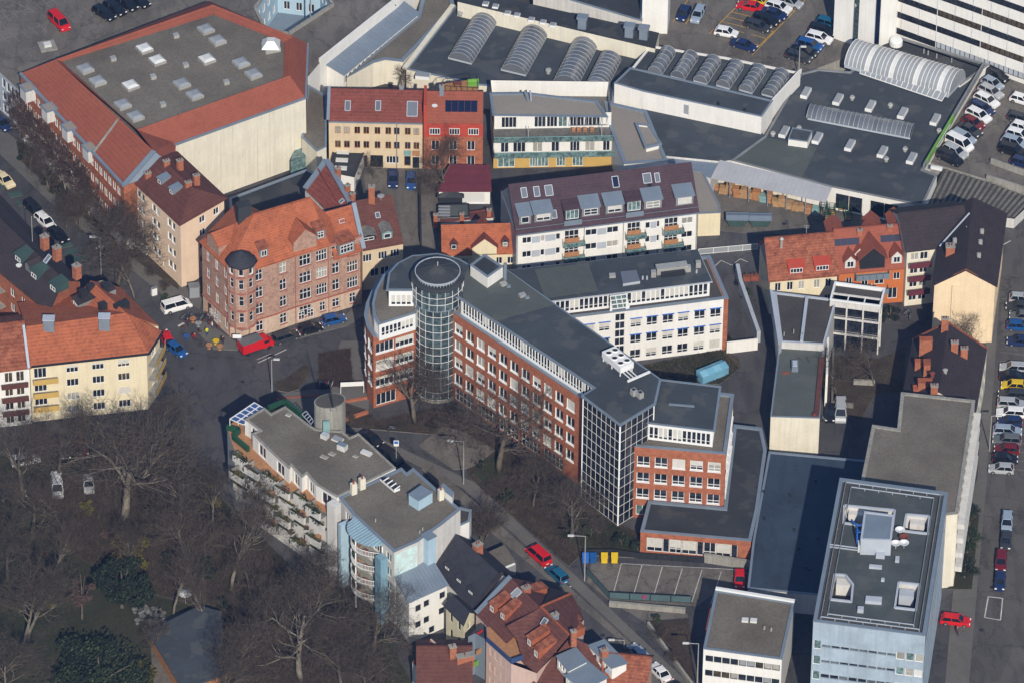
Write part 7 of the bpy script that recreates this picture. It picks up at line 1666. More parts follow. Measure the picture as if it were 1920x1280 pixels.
def left_houses():
 def Z(x, y): return (x/3.368, 420+y/3.368)
 u_ = Vector((0, 0, .2))
 y = thing('yellow_apartment_house', P(180, 780), 'long pale yellow apartment house with orange tiled roof and balconied angled corner', 'apartment house')
 ze, zr = 11.3, 15.0
 A, B, C = P(56, 684, ze), P(275, 660, ze), P(299, 622, ze); R0, R1 = P(49, 612, zr), P(238, 587, zr)
 bk = P(230, 548, ze); bk0 = P(40, 570, ze)
 d = (B-A).normalized(); L = (B-A).length
 us = [dict(u=L*t, z=z, w=1.9, h=1.45, nx=3, **({'bl': b} if b else {})) for t, bb in ((.36, (.35, 0, 0, 0)), (.58, (.3, 0, .0, 0)), (.80, (.6, 0, .97, 0))) for z, b in zip((8.9, 6.2, 3.5, .9), bb)]
 us += [dict(u=L*.085, z=z, w=2.0, h=2.0, nx=3, gm='glass') for z in (8.5, 5.8, 3.1)]
 q = [up(v, 0) for v in (A, B, C, bk, bk0)]
 Lc = (C-B).length
 solid(y, q, 0, ze-.05, 'render_yellow', {0: us, 1: lambda L: [dict(u=L*.5, z=z, w=1.8, h=2.0, nx=3, gm='glass_warm') for z in (8.5, 5.8, 3.1)]})
 e = [up(v, ze) for v in inset(q, -.5)]
 tiles(y, [[e[0], e[1], R1, R0], [e[1], e[2], R1], [e[3], e[4], R0, R1]], 'tile_orange', edge='tile_orange')
 MB().bar(e[0], e[1], .3, .25, 'paint_dark').bar(e[1], e[2], .3, .25, 'paint_dark').build('gutter', y)
 n = Vector((d.y, -d.x, 0)); M, _ = frame(up(A, 0), up(B, 0))
 for z in (8.3, 5.6, 2.9):
  o = MB().prism([M @ Vector((.3, -1.4, z)), M @ Vector((4.2, -1.4, z)), M @ Vector((4.2, -.01, z)), M @ Vector((.3, -.01, z))], .18, 'concrete').build('balcony', y)
  MB().prism([M @ Vector((.3, -1.5, z)), M @ Vector((4.2, -1.5, z)), M @ Vector((4.2, -1.42, z)), M @ Vector((.3, -1.42, z))], 1.0, 'render_ochre').build('balcony_front', o)
  M2, L2 = frame(up(B, 0), up(C, 0)); o = MB().prism([M2 @ Vector((.2, -1.5, z)), M2 @ Vector((L2-.2, -1.0, z)), M2 @ Vector((L2-.2, -.01, z)), M2 @ Vector((.2, -.01, z))], .18, 'concrete').build('balcony', y)
  MB().prism([M2 @ Vector((.2, -1.6, z)), M2 @ Vector((L2-.2, -1.1, z)), M2 @ Vector((L2-.2, -1.02, z)), M2 @ Vector((.2, -1.52, z))], 1.0, 'render_ochre').build('balcony_front', o)
 pl = plane(e[0], e[1], R1)
 for px, py in ((92, 608), (196, 604)): p = onpl(px, py+8, pl); MB().box((p.x, p.y, p.z-1), (1.7, 1.3, 3.0), 0, 'zinc').box((p.x, p.y, p.z+2.0), (1.9, 1.5, .12), 0, 'zinc_pale').build('chimney', y)
 # orange rear wing with dark dormers
 w_ = thing('orange_rear_wing', P(200, 650), 'orange tiled rear wing with long dark dormer behind the yellow apartment house', 'house wing')
 a, b, c2, dd = P(*Z(405, 528), ze), P(*Z(480, 590), ze), P(*Z(575, 358), 15.0), P(*Z(805, 572), 15.0); n2 = Vector((c2.x-a.x, c2.y-a.y, 0))
 f1 = P(*Z(480, 592), ze+.2); r1, r2 = P(*Z(760, 400), ze), P(*Z(1000, 640), ze)
 base = ccw([up(v, 0) for v in (a, f1, r2, r1, P(*Z(650, 350), ze), P(*Z(560, 372), ze))]); solid(w_, base, 0, ze-.2, 'render_yellow')
 tiles(w_, [[a, f1, dd, c2], [dd, r2, r1, c2]], 'tile_orange')
 pl = plane(a, f1, dd); p = onpl(*Z(478, 540), pl); dormer(w_, p, -n2, 2.2, 1.6, 6.5, 1.0, 0, 'paint_grey', 'tile_dark', dict(w=1.4, h=1.1, nx=2))
 for x, yy in ((525, 455), (572, 420), (668, 418), (650, 540), (745, 545), (790, 530)): p = P(*Z(x, yy), 14.0); MB().box((p.x, p.y, p.z-1), (1.2, .9, 2.2), .6, 'paint_dark').build('roof_ladder_box' if 0 else 'chimney', w_)
 # brown neighbour on the far left
 b_ = thing('brown_roof_neighbour', P(20, 780), 'brown tiled end house with wooden balconies at the left edge beside the yellow one', 'house')
 A2, B2 = P(-160, 712, ze), P(55, 687, ze); q = rect(A2, B2, 13); L = (B2-A2).length
 solid(b_, q, 0, ze, 'render_white', {0: [dict(u=L-t, z=z, w=1.3, h=2.0, nx=2, gm='glass_warm') for t in (1.5, 3.3) for z in (8.6, 5.9, 3.2, .5)]})
 gable(b_, A2, B2, 3.7, 13, 'tile_rust', 'render_white'); MB().bar(P(54, 690, ze+.5), P(44, 610, zr+.6), .4, .4, 'zinc_pale').build('coping', b_)
 M, _ = frame(q[0], q[1])
 for z in (8.3, 5.6, 2.9):
  o = MB().prism([M @ Vector((L-4.6, -1.2, z)), M @ Vector((L-.4, -1.2, z)), M @ Vector((L-.4, -.01, z)), M @ Vector((L-4.6, -.01, z))], .18, 'concrete').build('balcony', b_); MB().prism([M @ Vector((L-4.6, -1.3, z)), M @ Vector((L-.4, -1.3, z)), M @ Vector((L-.4, -1.22, z)), M @ Vector((L-4.6, -1.22, z))], .95, 'tile_brown').build('balcony_front', o)
 # dark mansard building in the shade
 D = thing('dark_roof_apartment_house', P(50, 620), 'large apartment house with near black tiled roof, brick courtyard wall and green dormers', 'apartment house')
 ze, zr = 12.0, 15.5
 s0, s1 = P(-60, 300, ze), P(150, 527, ze); c0, c1 = P(-80, 446, ze), P(92, 588, ze); m0, m1 = lerp(s0, c0, .5), lerp(s1, c1, .5); m0, m1 = up(m0, zr), up(m1, zr)
 q = ccw([up(v, 0) for v in (c0, c1, s1, s0)]); L = (q[1]-q[0]).length
 i0 = 0
 solid(D, [up(v, 0) for v in (c0, c1, s1, s0)], 0, ze, 'brick_red', {0: lambda L: [dict(u=L*t, z=z, w=1.2, h=1.6, nx=2, gm='glass') for t in (.6, .72, .84, .95) for z in (9.2, 6.2, 3.2)]})
 tiles(D, [[c0, c1, m1, m0], [s1, s0, m0, m1]], 'tile_dark'); MB().face([c1, s1, m1], 'brick_red').build('gable', D)
 M, L = frame(up(c0, 0), up(c1, 0))
 for z in (9.0, 6.0, 3.0):
  o = MB().prism([M @ Vector((L*.2, -1.4, z)), M @ Vector((L*.52, -1.4, z)), M @ Vector((L*.52, -.01, z)), M @ Vector((L*.2, -.01, z))], .18, 'concrete').build('balcony', D); MB().prism([M @ Vector((L*.2, -1.5, z)), M @ Vector((L*.52, -1.5, z)), M @ Vector((L*.52, -1.42, z)), M @ Vector((L*.2, -1.42, z))], 1.0, 'render_yellow').build('balcony_front', o)
 pc = plane(c0, c1, m1); dn = (c1-c0).normalized(); nf = Vector((dn.y, -dn.x, 0))
 for x, yy in ((115, 240), (215, 345), (335, 425)): dormer(D, onpl(*Z(x, yy), pc), nf, 1.9, 1.2, 2.4, .35, 0, 'paint_teal_dark', 'paint_teal_dark', dict(w=1.3, h=.8, nx=2))
 dormer(D, onpl(*Z(175, 300), pc), nf, 1.3, 1.2, 1.8, 0, .6, 'paint_grey', 'tile_dark')
 for x, yy in ((282, 120), (360, 190), (485, 305)): chimney(D, onpl(*Z(x, yy+8), pc)+Vector((0, 0, .3)), 1.1, 1.0, 1.3, .7)
 p = onpl(*Z(120, 285), pc); MB().lathe(p+Vector((0, 0, .4)), [(.1, 0), (.4, .15), (.5, .35)], 10, 'paint_white').build('satellite_dish', D)
 p = onpl(*Z(205, 112), pc); MB().tube([p, p+Vector((0, 0, 5))], .06, 5, 'metal_galv').build('antenna', D)
 roof_window(D, *Z(300, 222), pc, .7, 1.4)
 # low dark roofs between the houses behind the corner house
 k = thing('courtyard_flat_roof', P(480, 400), 'dark flat roofed low building in the shaded court behind the sandstone corner house', 'building')
 q = ccw(PL([(430, 372), (436, 440), (560, 420), (600, 330), (575, 318)], 4.0)); solid(k, q, 0, 4, 'render_offwhite'); parapet(k, q, 4.05, .2, .4, 'zinc', 'roof_felt_dark')
 t = thing('stair_annexe', P(600, 300), 'cream stair annexe with bare flat roof squeezed between the hall and the beige house', 'annexe')
 q = ccw(PL([(566, 258), (594, 284), (612, 275), (612, 180), (578, 160)], 6.5)); solid(t, q, 0, 6.5, 'render_cream'); parapet(t, q, 6.55, .25, .3, 'zinc', 'roof_gravel')
 MB().prism(PL([(545, 335), (585, 320), (572, 290), (560, 295)], 0), 3.6, 'glass_teal').build('glass_lobby', t)
mat('paint_teal_dark', (.04, .075, .068))
left_houses()
mat('tarp_blue', (.14, .34, .48), var=.12); mat('tarp_blue2', (.18, .40, .54), var=.12); mat('cardboard', (.36, .22, .11), var=.2, sc=1.5); mat('mesh_green', (.07, .12, .13), var=.1); mat('strip_green', (.045, .085, .075), var=.2)
# ================================================================ vehicles
PAINT = {'white': (.72, .73, .74), 'black': (.010, .011, .013), 'silver': (.40, .42, .44), 'dark blue': (.012, .025, .085), 'grey': (.13, .14, .15), 'red': (.40, .012, .014), 'maroon': (.14, .008, .012), 'blue': (.012, .075, .25), 'yellow': (.62, .42, .01), 'light blue grey': (.26, .32, .40), 'dark green': (.01, .05, .035), 'cream': (.66, .56, .34), 'dark grey': (.035, .038, .042), 'teal blue': (.01, .10, .19)}
for k, c in PAINT.items(): plain('car_'+k, c, .25, .15 if k in ('silver', 'grey') else 0, .6)
plain('tyre', (.012, .012, .012), .8); plain('rim', (.35, .35, .36), .35, .6); plain('lamp_clear', (.75, .75, .72), .15); plain('lamp_red', (.45, .01, .01), .2); plain('plate', (.7, .7, .66))
KINDS = {  # length, half width, body stations (x, z top), greenhouse: x base front/rear, x top front/rear, roof z, belt z
 'hatchback': (4.0, .86, [(-2.0, .60), (-1.95, .88), (-.9, .93), (.75, .92), (1.55, .80), (1.95, .62)], (.95, -1.85, .25, -1.45, 1.47), .93),
 'estate': (4.6, .89, [(-2.3, .60), (-2.25, .90), (-.9, .95), (.95, .93), (1.85, .80), (2.28, .60)], (1.15, -2.15, .40, -1.85, 1.48), .94),
 'saloon': (4.6, .89, [(-2.3, .60), (-2.25, .90), (-1.4, .97), (.95, .94), (1.85, .80), (2.28, .60)], (1.15, -1.65, .35, -.95, 1.43), .94),
 'off-roader': (4.6, .93, [(-2.3, .70), (-2.27, 1.05), (-.9, 1.10), (1.0, 1.08), (1.9, .98), (2.28, .72)], (1.2, -2.2, .55, -1.95, 1.72), 1.09),
 'van': (4.9, .95, [(-2.45, .60), (-2.42, 1.15), (-.9, 1.18), (1.35, 1.12), (2.1, .98), (2.43, .65)], (1.75, -2.38, 1.0, -2.25, 1.95), 1.16)}
CAR = {}
def car_data(kind):
 if kind in CAR: return CAR[kind]
 L, w, st, gh, belt = KINDS[kind]; zb = .24
 b = MB(); b.mi('car_white'); vs = []; n = len(st)
 for i, (x, zt) in enumerate(st):
  t = abs(x)/(L/2); ww = w*(1-.10*t**4); wt = ww*.93
  vs += [Vector((x, -ww*.96, zb)), Vector((x, -ww, .55)), Vector((x, -wt, zt)), Vector((x, wt, zt)), Vector((x, ww, .55)), Vector((x, ww*.96, zb))]
 fs = []
 for i in range(n-1):
  for k in range(5): fs.append((6*i+k, 6*i+k+1, 6*i+7+k, 6*i+6+k)[::-1])
 fs.append(tuple(range(0, 6))[::-1]); fs.append(tuple(range(6*(n-1), 6*n)))
 b.mesh(vs, fs, 'car_white'); body = b.data('body')
 xf, xr, tf, tr_, zr = gh; wb, wt = w*.92, w*.72; zb2 = belt-.04
 B = [Vector((xf, -wb, zb2)), Vector((xf, wb, zb2)), Vector((xr, wb, zb2)), Vector((xr, -wb, zb2))]; T = [Vector((tf, -wt, zr)), Vector((tf, wt, zr)), Vector((tr_, wt, zr)), Vector((tr_, -wt, zr))]
 g = MB(); g.mesh(B+T, [(0, 1, 5, 4), (1, 2, 6, 5), (2, 3, 7, 6), (3, 0, 4, 7)], 'car_glass'); glass_ = g.data('windows')
 r = MB(); r.mi('car_white'); tt = [p*1.0 for p in T]; up_ = Vector((0, 0, .05)); q = [Vector((p.x+(.06 if i < 2 else -.06), p.y*1.05, p.z-.01)) for i, p in enumerate(T)]
 r.mesh(q+[lerp(p, Vector((0, 0, p.z)), .12)+up_ for p in T], [(0, 1, 5, 4), (1, 2, 6, 5), (2, 3, 7, 6), (3, 0, 4, 7), (4, 5, 6, 7)], 'car_white')
 for s in (-1, 1):
  for xa, xb in ((xf, tf), (xr, tr_), ((xf+xr)/2, (tf+tr_)/2)): r.bar((xa, s*wb, zb2), (xb, s*(wt+.01), zr), .09, .07, 'car_white')
 roof = r.data('roof')
 wh = MB(); wh.tube([(0, -.1, 0), (0, .1, 0)], .33, 14, 'tyre'); wh = wh.data('wheel'); ri = MB().tube([(0, -.11, 0), (0, .11, 0)], .2, 10, 'rim').data('rim')
 hl = MB().box((0, 0, 0), (.14, .34, .16), 0, 'lamp_clear').data('headlight'); tl = MB().box((0, 0, 0), (.1, .24, .22), 0, 'lamp_red').data('tail_light'); pl = MB().box((0, 0, 0), (.05, .5, .12), 0, 'plate').data('number_plate')
 CAR[kind] = (body, glass_, roof, wh, ri, hl, tl, pl, L, w); return CAR[kind]
def car(px, py, hx, hy, kind, col, where, z=0, grp=None, full=True):
 a = P(px, py, z+.5); b = P(px+hx, py+hy, z+.5); d = b-a; rz = atan2(d.y, d.x); a.z = z
 art = kind if kind != 'off-roader' else 'off-roader'
 t = thing('parked_car' if kind != 'van' else 'parked_van', a, f'{col} {art} {where}', 'car' if kind != 'van' else 'van', grp, rz)
 D = car_data(kind); M = W[t.name]; L, w = D[8], D[9]; pm = MATS['car_'+col]
 def put(nm, da, off=(0, 0, 0), par=t, paint=False):
  o = inst(nm, da, par, M @ Matrix.Translation(off))
  if paint: o.material_slots[0].link = 'OBJECT'; o.material_slots[0].material = pm
  return o
 put('body', D[0], paint=True); put('windows', D[1]); put('roof', D[2], paint=True)
 for sx in (-1, 1):
  for sy in (-1, 1):
   o = put('wheel', D[3], (sx*L*.31, sy*(w-.07), .33)); put('rim', D[4], (sx*L*.31, sy*(w-.07), .33), o)
 for sy in (-1, 1): put('headlight', D[5], (L/2-.12, sy*(w-.28), .58)); put('tail_light', D[6], (-L/2+.02, sy*(w-.2), .62))
 put('number_plate', D[7], (-L/2+.0, 0, .48)); return t
def NTH(i): return ORDL[i] if i < 19 else ('twentieth', 'twenty-first', 'twenty-second', 'twenty-third', 'twenty-fourth', 'twenty-fifth', 'twenty-sixth', 'twenty-seventh')[i-19]
ORDL = ['first', 'second', 'third', 'fourth', 'fifth', 'sixth', 'seventh', 'eighth', 'ninth', 'tenth', 'eleventh', 'twelfth', 'thirteenth', 'fourteenth', 'fifteenth', 'sixteenth', 'seventeenth', 'eighteenth', 'nineteenth']
R1 = [(1915, 558, 'silver', 'hatchback'), (1912, 573, 'dark grey', 'estate'), (1915, 591, 'grey', 'hatchback'), (1911, 609, 'blue', 'hatchback'), (1914, 638, 'dark blue', 'saloon'), (1901, 687, 'silver', 'estate'), (1901, 703, 'black', 'saloon'), (1900, 720, 'yellow', 'hatchback'), (1898, 737, 'dark grey', 'estate'), (1897, 754, 'silver', 'estate'), (1895, 771, 'white', 'estate'), (1893, 788, 'dark blue', 'hatchback'), (1889, 805, 'light blue grey', 'estate'), (1888, 822, 'grey', 'estate'), (1887, 840, 'maroon', 'hatchback'), (1885, 857, 'black', 'hatchback'), (1877, 876, 'silver', 'hatchback')]
for i, (x, y, c, k) in enumerate(R1): car(x, y+3, (-50 if i % 3 else 50), -3 if i % 3 else 3, k, c, f'parked across the right-hand street, {ORDL[i]} from the top of the row', .02, 'cars parked across the right-hand street')
for i, (x, y, c, k) in enumerate(((1888, 979, 'light blue grey', 'estate'), (1886, 1014, 'dark grey', 'hatchback'), (1877, 1052, 'maroon', 'estate'), (1875, 1090, 'dark blue', 'hatchback'))): car(x, y, -3, 40, k, c, f'parked lengthwise on the lower right street, {ORDL[i]} from the top', .02, 'cars parked lengthwise on the right street')
car(1792, 1163, 50, 6, 'estate', 'red', 'with black roof standing beside the tall grey tower', .02)
LT = [(1869, 142, 'black', 'estate'), (1861, 158, 'light blue grey', 'hatchback'), (1858, 173, 'silver', 'estate'), (1850, 189, 'white', 'estate'), (1841, 204, 'dark blue', 'estate'), (1835, 217, 'white', 'estate'), (1825, 232, 'maroon', 'hatchback'), (1818, 245, 'dark grey', 'saloon'), (1806, 258, 'light blue grey', 'estate'), (1799, 271, 'white', 'van'), (1791, 285, 'silver', 'estate'), (1781, 298, 'black', 'off-roader')]
for i, (x, y, c, k) in enumerate(LT): car(x, y, 44, 22, k, c, f'parked against the green striped hall edge, {ORDL[i]} from the top', 3, 'cars parked against the hall edge')
for i, (x, y, c, k) in enumerate(((1916, 188, 'white', 'hatchback'), (1915, 224, 'dark grey', 'estate'), (1917, 240, 'white', 'hatchback'), (1911, 254, 'white', 'estate'), (1903, 267, 'light blue grey', 'estate'), (1899, 284, 'black', 'off-roader'), (1917, 306, 'dark blue', 'hatchback'))): car(x, y, 48, 14, k, c, f'in the far right car park row, {ORDL[i]} from the top', 3, 'cars in the far right car park row')
for i, (x, y, hx, hy, c, k) in enumerate(((1282, 27, -20, 34, 'dark blue', 'hatchback'), (1309, 28, -20, 40, 'light blue grey', 'estate'), (1362, 62, 44, 8, 'white', 'hatchback'), (1395, 86, 44, 14, 'dark blue', 'saloon'))): car(x, y, hx, hy, k, c, ['standing left beside the narrow white tower', 'standing right of another car near the narrow white tower', 'standing alone in the middle of the upper car park', 'standing in the upper car park nearest the small curved rooflights'][i], 3)
for i, (x, y, c, k) in enumerate(((1481, 5, 'silver', 'estate'), (1460, 14, 'white', 'estate'), (1452, 27, 'dark blue', 'saloon'), (1437, 38, 'black', 'estate'), (1421, 50, 'dark grey', 'estate'))): car(x, y, 44, 14, k, c, f'in the slanting upper car park row, {ORDL[i]} from the top', 3, 'cars in the slanting upper row')
car(1406, 13, -44, -8, 'saloon', 'red', 'at the top edge of the upper car park', 3); car(1425, 2, 44, 12, 'hatchback', 'yellow', 'cut by the top edge of the upper car park', 3)
for i, (x, y, c, k) in enumerate(((1555, 45, 'teal blue', 'estate'), (1543, 58, 'black', 'estate'), (1536, 72, 'white', 'estate'), (1519, 85, 'blue', 'estate'), (1509, 97, 'black', 'saloon'), (1498, 108, 'dark grey', 'estate'))): car(x, y, 44, 12, k, c, f'in the row left of the windowless white tower, {ORDL[i]} from the top', 3, 'cars left of the white tower')
for i, (x, y) in enumerate(((260, 2), (237, 8), (215, 17), (195, 26))): car(x, y, 42, 26, 'estate', 'black', f'on the rooftop deck behind the hall, {ORDL[i]} from the right', 8, 'black cars on the rooftop deck')
car(111, 43, 34, 34, 'van', 'red', 'standing alone on the rooftop parking deck', 8)
for i, (x, y, c, k) in enumerate(((2, 232, 'dark blue', 'estate'), (8, 338, 'cream', 'saloon'), (64, 392, 'black', 'estate'), (85, 416, 'white', 'estate'), (109, 441, 'black', 'saloon'))): car(x, y, 40, 36, k, c, f'on the shaded left street, {ORDL[i]} from the top', .02, 'cars on the shaded left street')
car(331, 575, 50, -14, 'van', 'white', 'with wide side windows turning past the peach apartment block', .02)
car(312, 634, -18, -36, 'hatchback', 'red', 'parked at the orange roofed yellow house corner', .02); car(331, 656, 30, 22, 'hatchback', 'blue', 'behind the red car near the café corner', .02)
car(536, 632, 46, -14, 'estate', 'dark grey', 'parked before the sandstone house behind the red truck', .02); car(582, 617, 46, -12, 'hatchback', 'black', 'parked before the right half of the sandstone house', .02); car(626, 600, 44, -10, 'hatchback', 'blue', 'parked in shade at the right end of the sandstone house', .02)
car(737, 336, 0, 34, 'saloon', 'dark blue', 'parked nose down in the courtyard of the beige house', .05); car(771, 341, 0, 30, 'hatchback', 'blue', 'small, parked beside the dark car in the beige house courtyard', .05)
car(1009, 1041, -34, -30, 'van', 'red', 'parked along the diagonal street', .02); car(1044, 1076, -34, -30, 'estate', 'teal blue', 'parked behind the red van on the diagonal street', .02)
car(1197, 1224, -32, -34, 'estate', 'light blue grey', 'parked low on the diagonal street above a white car', .02); car(1237, 1260, -32, -34, 'saloon', 'white', 'parked lowest in full view on the diagonal street', .02); car(1270, 1292, -32, -34, 'estate', 'black', 'cut by the bottom edge on the diagonal street', .02)
car(696, 822, 36, 24, 'saloon', 'black', 'parked behind the oval roof tower', .02); car(733, 856, 36, 24, 'off-roader', 'black', 'parked behind the terraced house near the blue sign', .02)
car(1387, 1086, 0, 36, 'hatchback', 'red', 'parked in the small fenced parking court', .06); car(1576, 772, 0, 38, 'van', 'silver', 'parked in the dark yard behind the white garden wall', .02); car(1556, 775, 0, 34, 'hatchback', 'black', 'parked beside the silver van in the dark yard', .02)
for i, (x, y, hx, hy, c, k) in enumerate(((48, 862, 44, -8, 'white', 'estate'), (120, 843, 10, 40, 'dark grey', 'saloon'), (154, 838, 10, 40, 'maroon', 'hatchback'), (22, 928, 46, -4, 'black', 'estate'), (107, 913, 4, 40, 'white', 'van'), (166, 908, 4, 38, 'silver', 'hatchback'))): car(x, y, hx, hy, k, c, ['half hidden by branches at the left park edge', 'under the trees before the yellow house, left one', 'under the trees before the yellow house, right one', 'at the left edge under the park trees', 'under bare branches in the park car bays', 'beside the tall plane tree trunk'][i], .12)
def truck():
 a = P(480, 655); b = P(530, 638); d = b-a; rz = atan2(d.y, d.x); t = thing('red_truck', a, 'bright red delivery truck with grey tarpaulin roof before the octagonal turret', 'truck', None, rz); M = W[t.name]
 def put(nm, mb, off=(0, 0, 0), par=t): return inst(nm, mb.data(nm), par, M @ Matrix.Translation(off))
 put('box_body', MB().box((-1.0, 0, .7), (3.6, 2.1, 1.7), 0, 'car_red', 'car_grey')); put('chassis', MB().box((-.1, 0, .4), (5.4, 1.8, .3), 0, 'tyre'))
 c = MB(); c.prism([Vector((.82, -1.0, .5)), Vector((2.7, -1.0, .5)), Vector((2.7, 1.0, .5)), Vector((.82, 1.0, .5))], .75, 'car_red'); c.mesh([Vector(v) for v in ((.82, -.95, 1.25), (2.5, -.95, 1.25), (2.5, .95, 1.25), (.82, .95, 1.25), (.95, -.85, 2.0), (1.9, -.85, 2.0), (1.9, .85, 2.0), (.95, .85, 2.0))], [(0, 1, 5, 4), (1, 2, 6, 5), (2, 3, 7, 6), (3, 0, 4, 7), (4, 5, 6, 7)], 'car_red'); o = put('cab', c)
 put('windscreen', MB().mesh([Vector(v) for v in ((2.46, -.8, 1.32), (2.46, .8, 1.32), (1.98, .75, 1.95), (1.98, -.75, 1.95))], [(0, 1, 2, 3)], 'car_glass'), (.03, 0, .02), o)
 for s in (-1, 1): put('side_window', MB().box((1.5, s*.93, 1.35), (.9, .04, .5), 0, 'car_glass'), par=o)
 for x in (-1.9, 1.9):
  for s in (-1, 1): put('wheel', MB().tube([(0, -.12, 0), (0, .12, 0)], .38, 12, 'tyre'), (x, s*.9, .38))
truck()
# ================================================================ trees
def rot_about(v, ax, a): return Matrix.Rotation(a, 3, ax) @ v
def make_tree(seed, H, spread, levels=5, trunk=.35, bark='bark', twig='twig', nb=(5, 5, 5, 4, 4), up_=.25, first=.3, ang=50, twr=.025, stems=1, lean=.05):
 """returns (trunk mesh, crown mesh); unit: metres, base at the origin"""
 R = random.Random(seed); tk = MB(); tk.mi(bark); cr = MB(); cr.mi(twig)
 lens = [H*.62, H*.38*spread, H*.22*spread, H*.13*spread, H*.085*spread, H*.05*spread]
 def grow(p, d, L, r, lv):
  n = 5 if lv == 0 else 3 if lv < 3 else 2; pts = [p]; dd = d.copy()
  for i in range(n):
   j = .10 if lv == 0 else .22
   dd = (dd+Vector((R.gauss(0, j), R.gauss(0, j), R.gauss(0, j)*.6+up_*(.0 if lv == 0 else .22)))).normalized(); pts.append(pts[-1]+dd*L/n)
  rads = [r*(1-.62*i/n) for i in range(n+1)]
  if lv <= 2: tk.tube(pts, rads, 6 if lv == 0 else 4, bark)
  else:
   rr = max(twr, r)
   for i in range(n):
    a, b = pts[i], pts[i+1]; q = (b-a).normalized().orthogonal().normalized(); q2 = (b-a).normalized().cross(q); w0 = rr*(1-.4*i/n)
    cr.mesh([a+q*w0, a-q*.5*w0+q2*.86*w0, a-q*.5*w0-q2*.86*w0, b], [(0, 1, 3), (1, 2, 3), (2, 0, 3)], twig)
  if lv >= levels: return
  k = nb[lv]; k = k+R.choice((-1, 0, 1)) if lv else k
  for i in range(max(2, k)):
   t = first+(1-first)*((i+R.random()*.8)/k) if lv == 0 else .25+.75*((i+R.random())/k); t = min(t, .995)
   idx = min(int(t*n), n-1); q = lerp(pts[idx], pts[idx+1], t*n-idx); base = (pts[idx+1]-pts[idx]).normalized()
   ax = rot_about(base.orthogonal(), base, R.uniform(0, 2*pi)+i*2.4); a = radians(R.gauss(ang, 10))*(1-.25*t if lv == 0 else 1)
   nd = rot_about(base, ax.normalized(), a); grow(q, nd, lens[lv+1]*R.uniform(.75, 1.2)*(1.15-.45*t if lv == 0 else 1), r*(1-.6*t)*(.62 if lv < 2 else .55), lv+1)
  if lv: grow(pts[-1], dd, L*.45, r*.35, max(lv+1, 3) if lv+1 <= levels else levels)
 for s in range(stems):
  d = Vector((R.gauss(0, lean), R.gauss(0, lean), 1)).normalized() if stems == 1 else Vector((R.uniform(-.5, .5), R.uniform(-.5, .5), 1)).normalized()
  grow(Vector((R.uniform(-.3, .3), R.uniform(-.3, .3), -.2)) if stems > 1 else Vector((0, 0, -.2)), d, lens[0]*(1 if stems == 1 else R.uniform(.7, 1)), trunk*(1 if stems == 1 else .6), 0)
 return tk.data('trunk', None, True), cr.data('crown')
TR = {'broad': make_tree(1, 17, 1.0, 5, .42, nb=(7, 5, 5, 4, 3), ang=52, up_=.5), 'broad2': make_tree(2, 17, 1.05, 5, .45, bark='bark_pale', nb=(7, 5, 5, 4, 3), ang=55, up_=.35, first=.35),
      'tall': make_tree(3, 20, .72, 5, .34, bark='bark_pale', nb=(9, 5, 4, 4, 3), ang=42, up_=.6, first=.35), 'tall2': make_tree(8, 20, .66, 5, .30, bark='bark_pale', nb=(9, 5, 4, 4, 3), ang=40, up_=.6, first=.4),
      'round': make_tree(4, 11, 1.15, 5, .26, nb=(7, 5, 5, 4, 3), ang=58, up_=.3, first=.35), 'small': make_tree(5, 8, 1.0, 4, .14, nb=(7, 5, 5, 4), ang=50, up_=.4, twr=.024),
      'column': make_tree(6, 12, .42, 4, .12, bark='bark_birch', twig='twig_red', nb=(13, 5, 4, 4), ang=30, up_=.9, first=.22, twr=.026), 'column2': make_tree(7, 12, .45, 4, .12, bark='bark_birch', twig='twig_red', nb=(13, 5, 4, 4), ang=34, up_=.9, first=.28, twr=.026),
      'thicket': make_tree(9, 6, .9, 4, .12, nb=(5, 4, 4, 3), ang=35, up_=.4, stems=7, first=.15, twr=.024)}
BASEH = {'broad': 17, 'broad2': 17, 'tall': 20, 'tall2': 20, 'round': 11, 'small': 8, 'column': 12, 'column2': 12, 'thicket': 6}
TRN = random.Random(21)
def tree(px, py, kind, h, label, grp=None, rz=None, z=0.1, name='bare_tree', wide=1.0):
 p = P(px, py, z); s = h/BASEH[kind]*.92; rz = TRN.uniform(0, 6.28) if rz is None else rz
 t = thing(name, p, label, 'tree' if kind != 'thicket' else 'shrub', grp)
 M = Matrix.Translation(p) @ Matrix.Rotation(rz, 4, 'Z') @ Matrix.Diagonal((s*wide, s*wide, s, 1))
 inst('trunk', TR[kind][0], t, M); inst('crown', TR[kind][1], t, M); return t
tree(233, 975, 'broad2', 24, 'largest bare plane tree with pale spreading limbs in front of the yellow house', wide=1.3)
tree(45, 1205, 'tall2', 22, 'tall twin-stemmed bare tree on the park lawn at the left edge'); tree(52, 1200, 'tall', 20, 'slender bare tree close beside the twin-stemmed one at the left edge')
tree(44, 938, 'broad', 18, 'bare tree before the left end of the yellow house'); tree(365, 1108, 'tall2', 19, 'bare tree with pale trunk in mid park, left of two'); tree(433, 1105, 'tall', 22, 'bare tree in mid park standing nearest the terraced house'); tree(325, 1152, 'tall', 15, 'bare tree behind the café tables in the park')
tree(446, 1270, 'tall', 18, 'bare tree right of the park pavilion at the bottom'); tree(565, 1275, 'broad2', 20, 'wide pale limbed bare tree at the bottom centre-left', wide=1.1); tree(700, 1238, 'broad', 16, 'bare tree in front of the zinc roofed annexe'); tree(650, 1130, 'small', 8, 'small bare tree at the foot of the pale blue balconies')
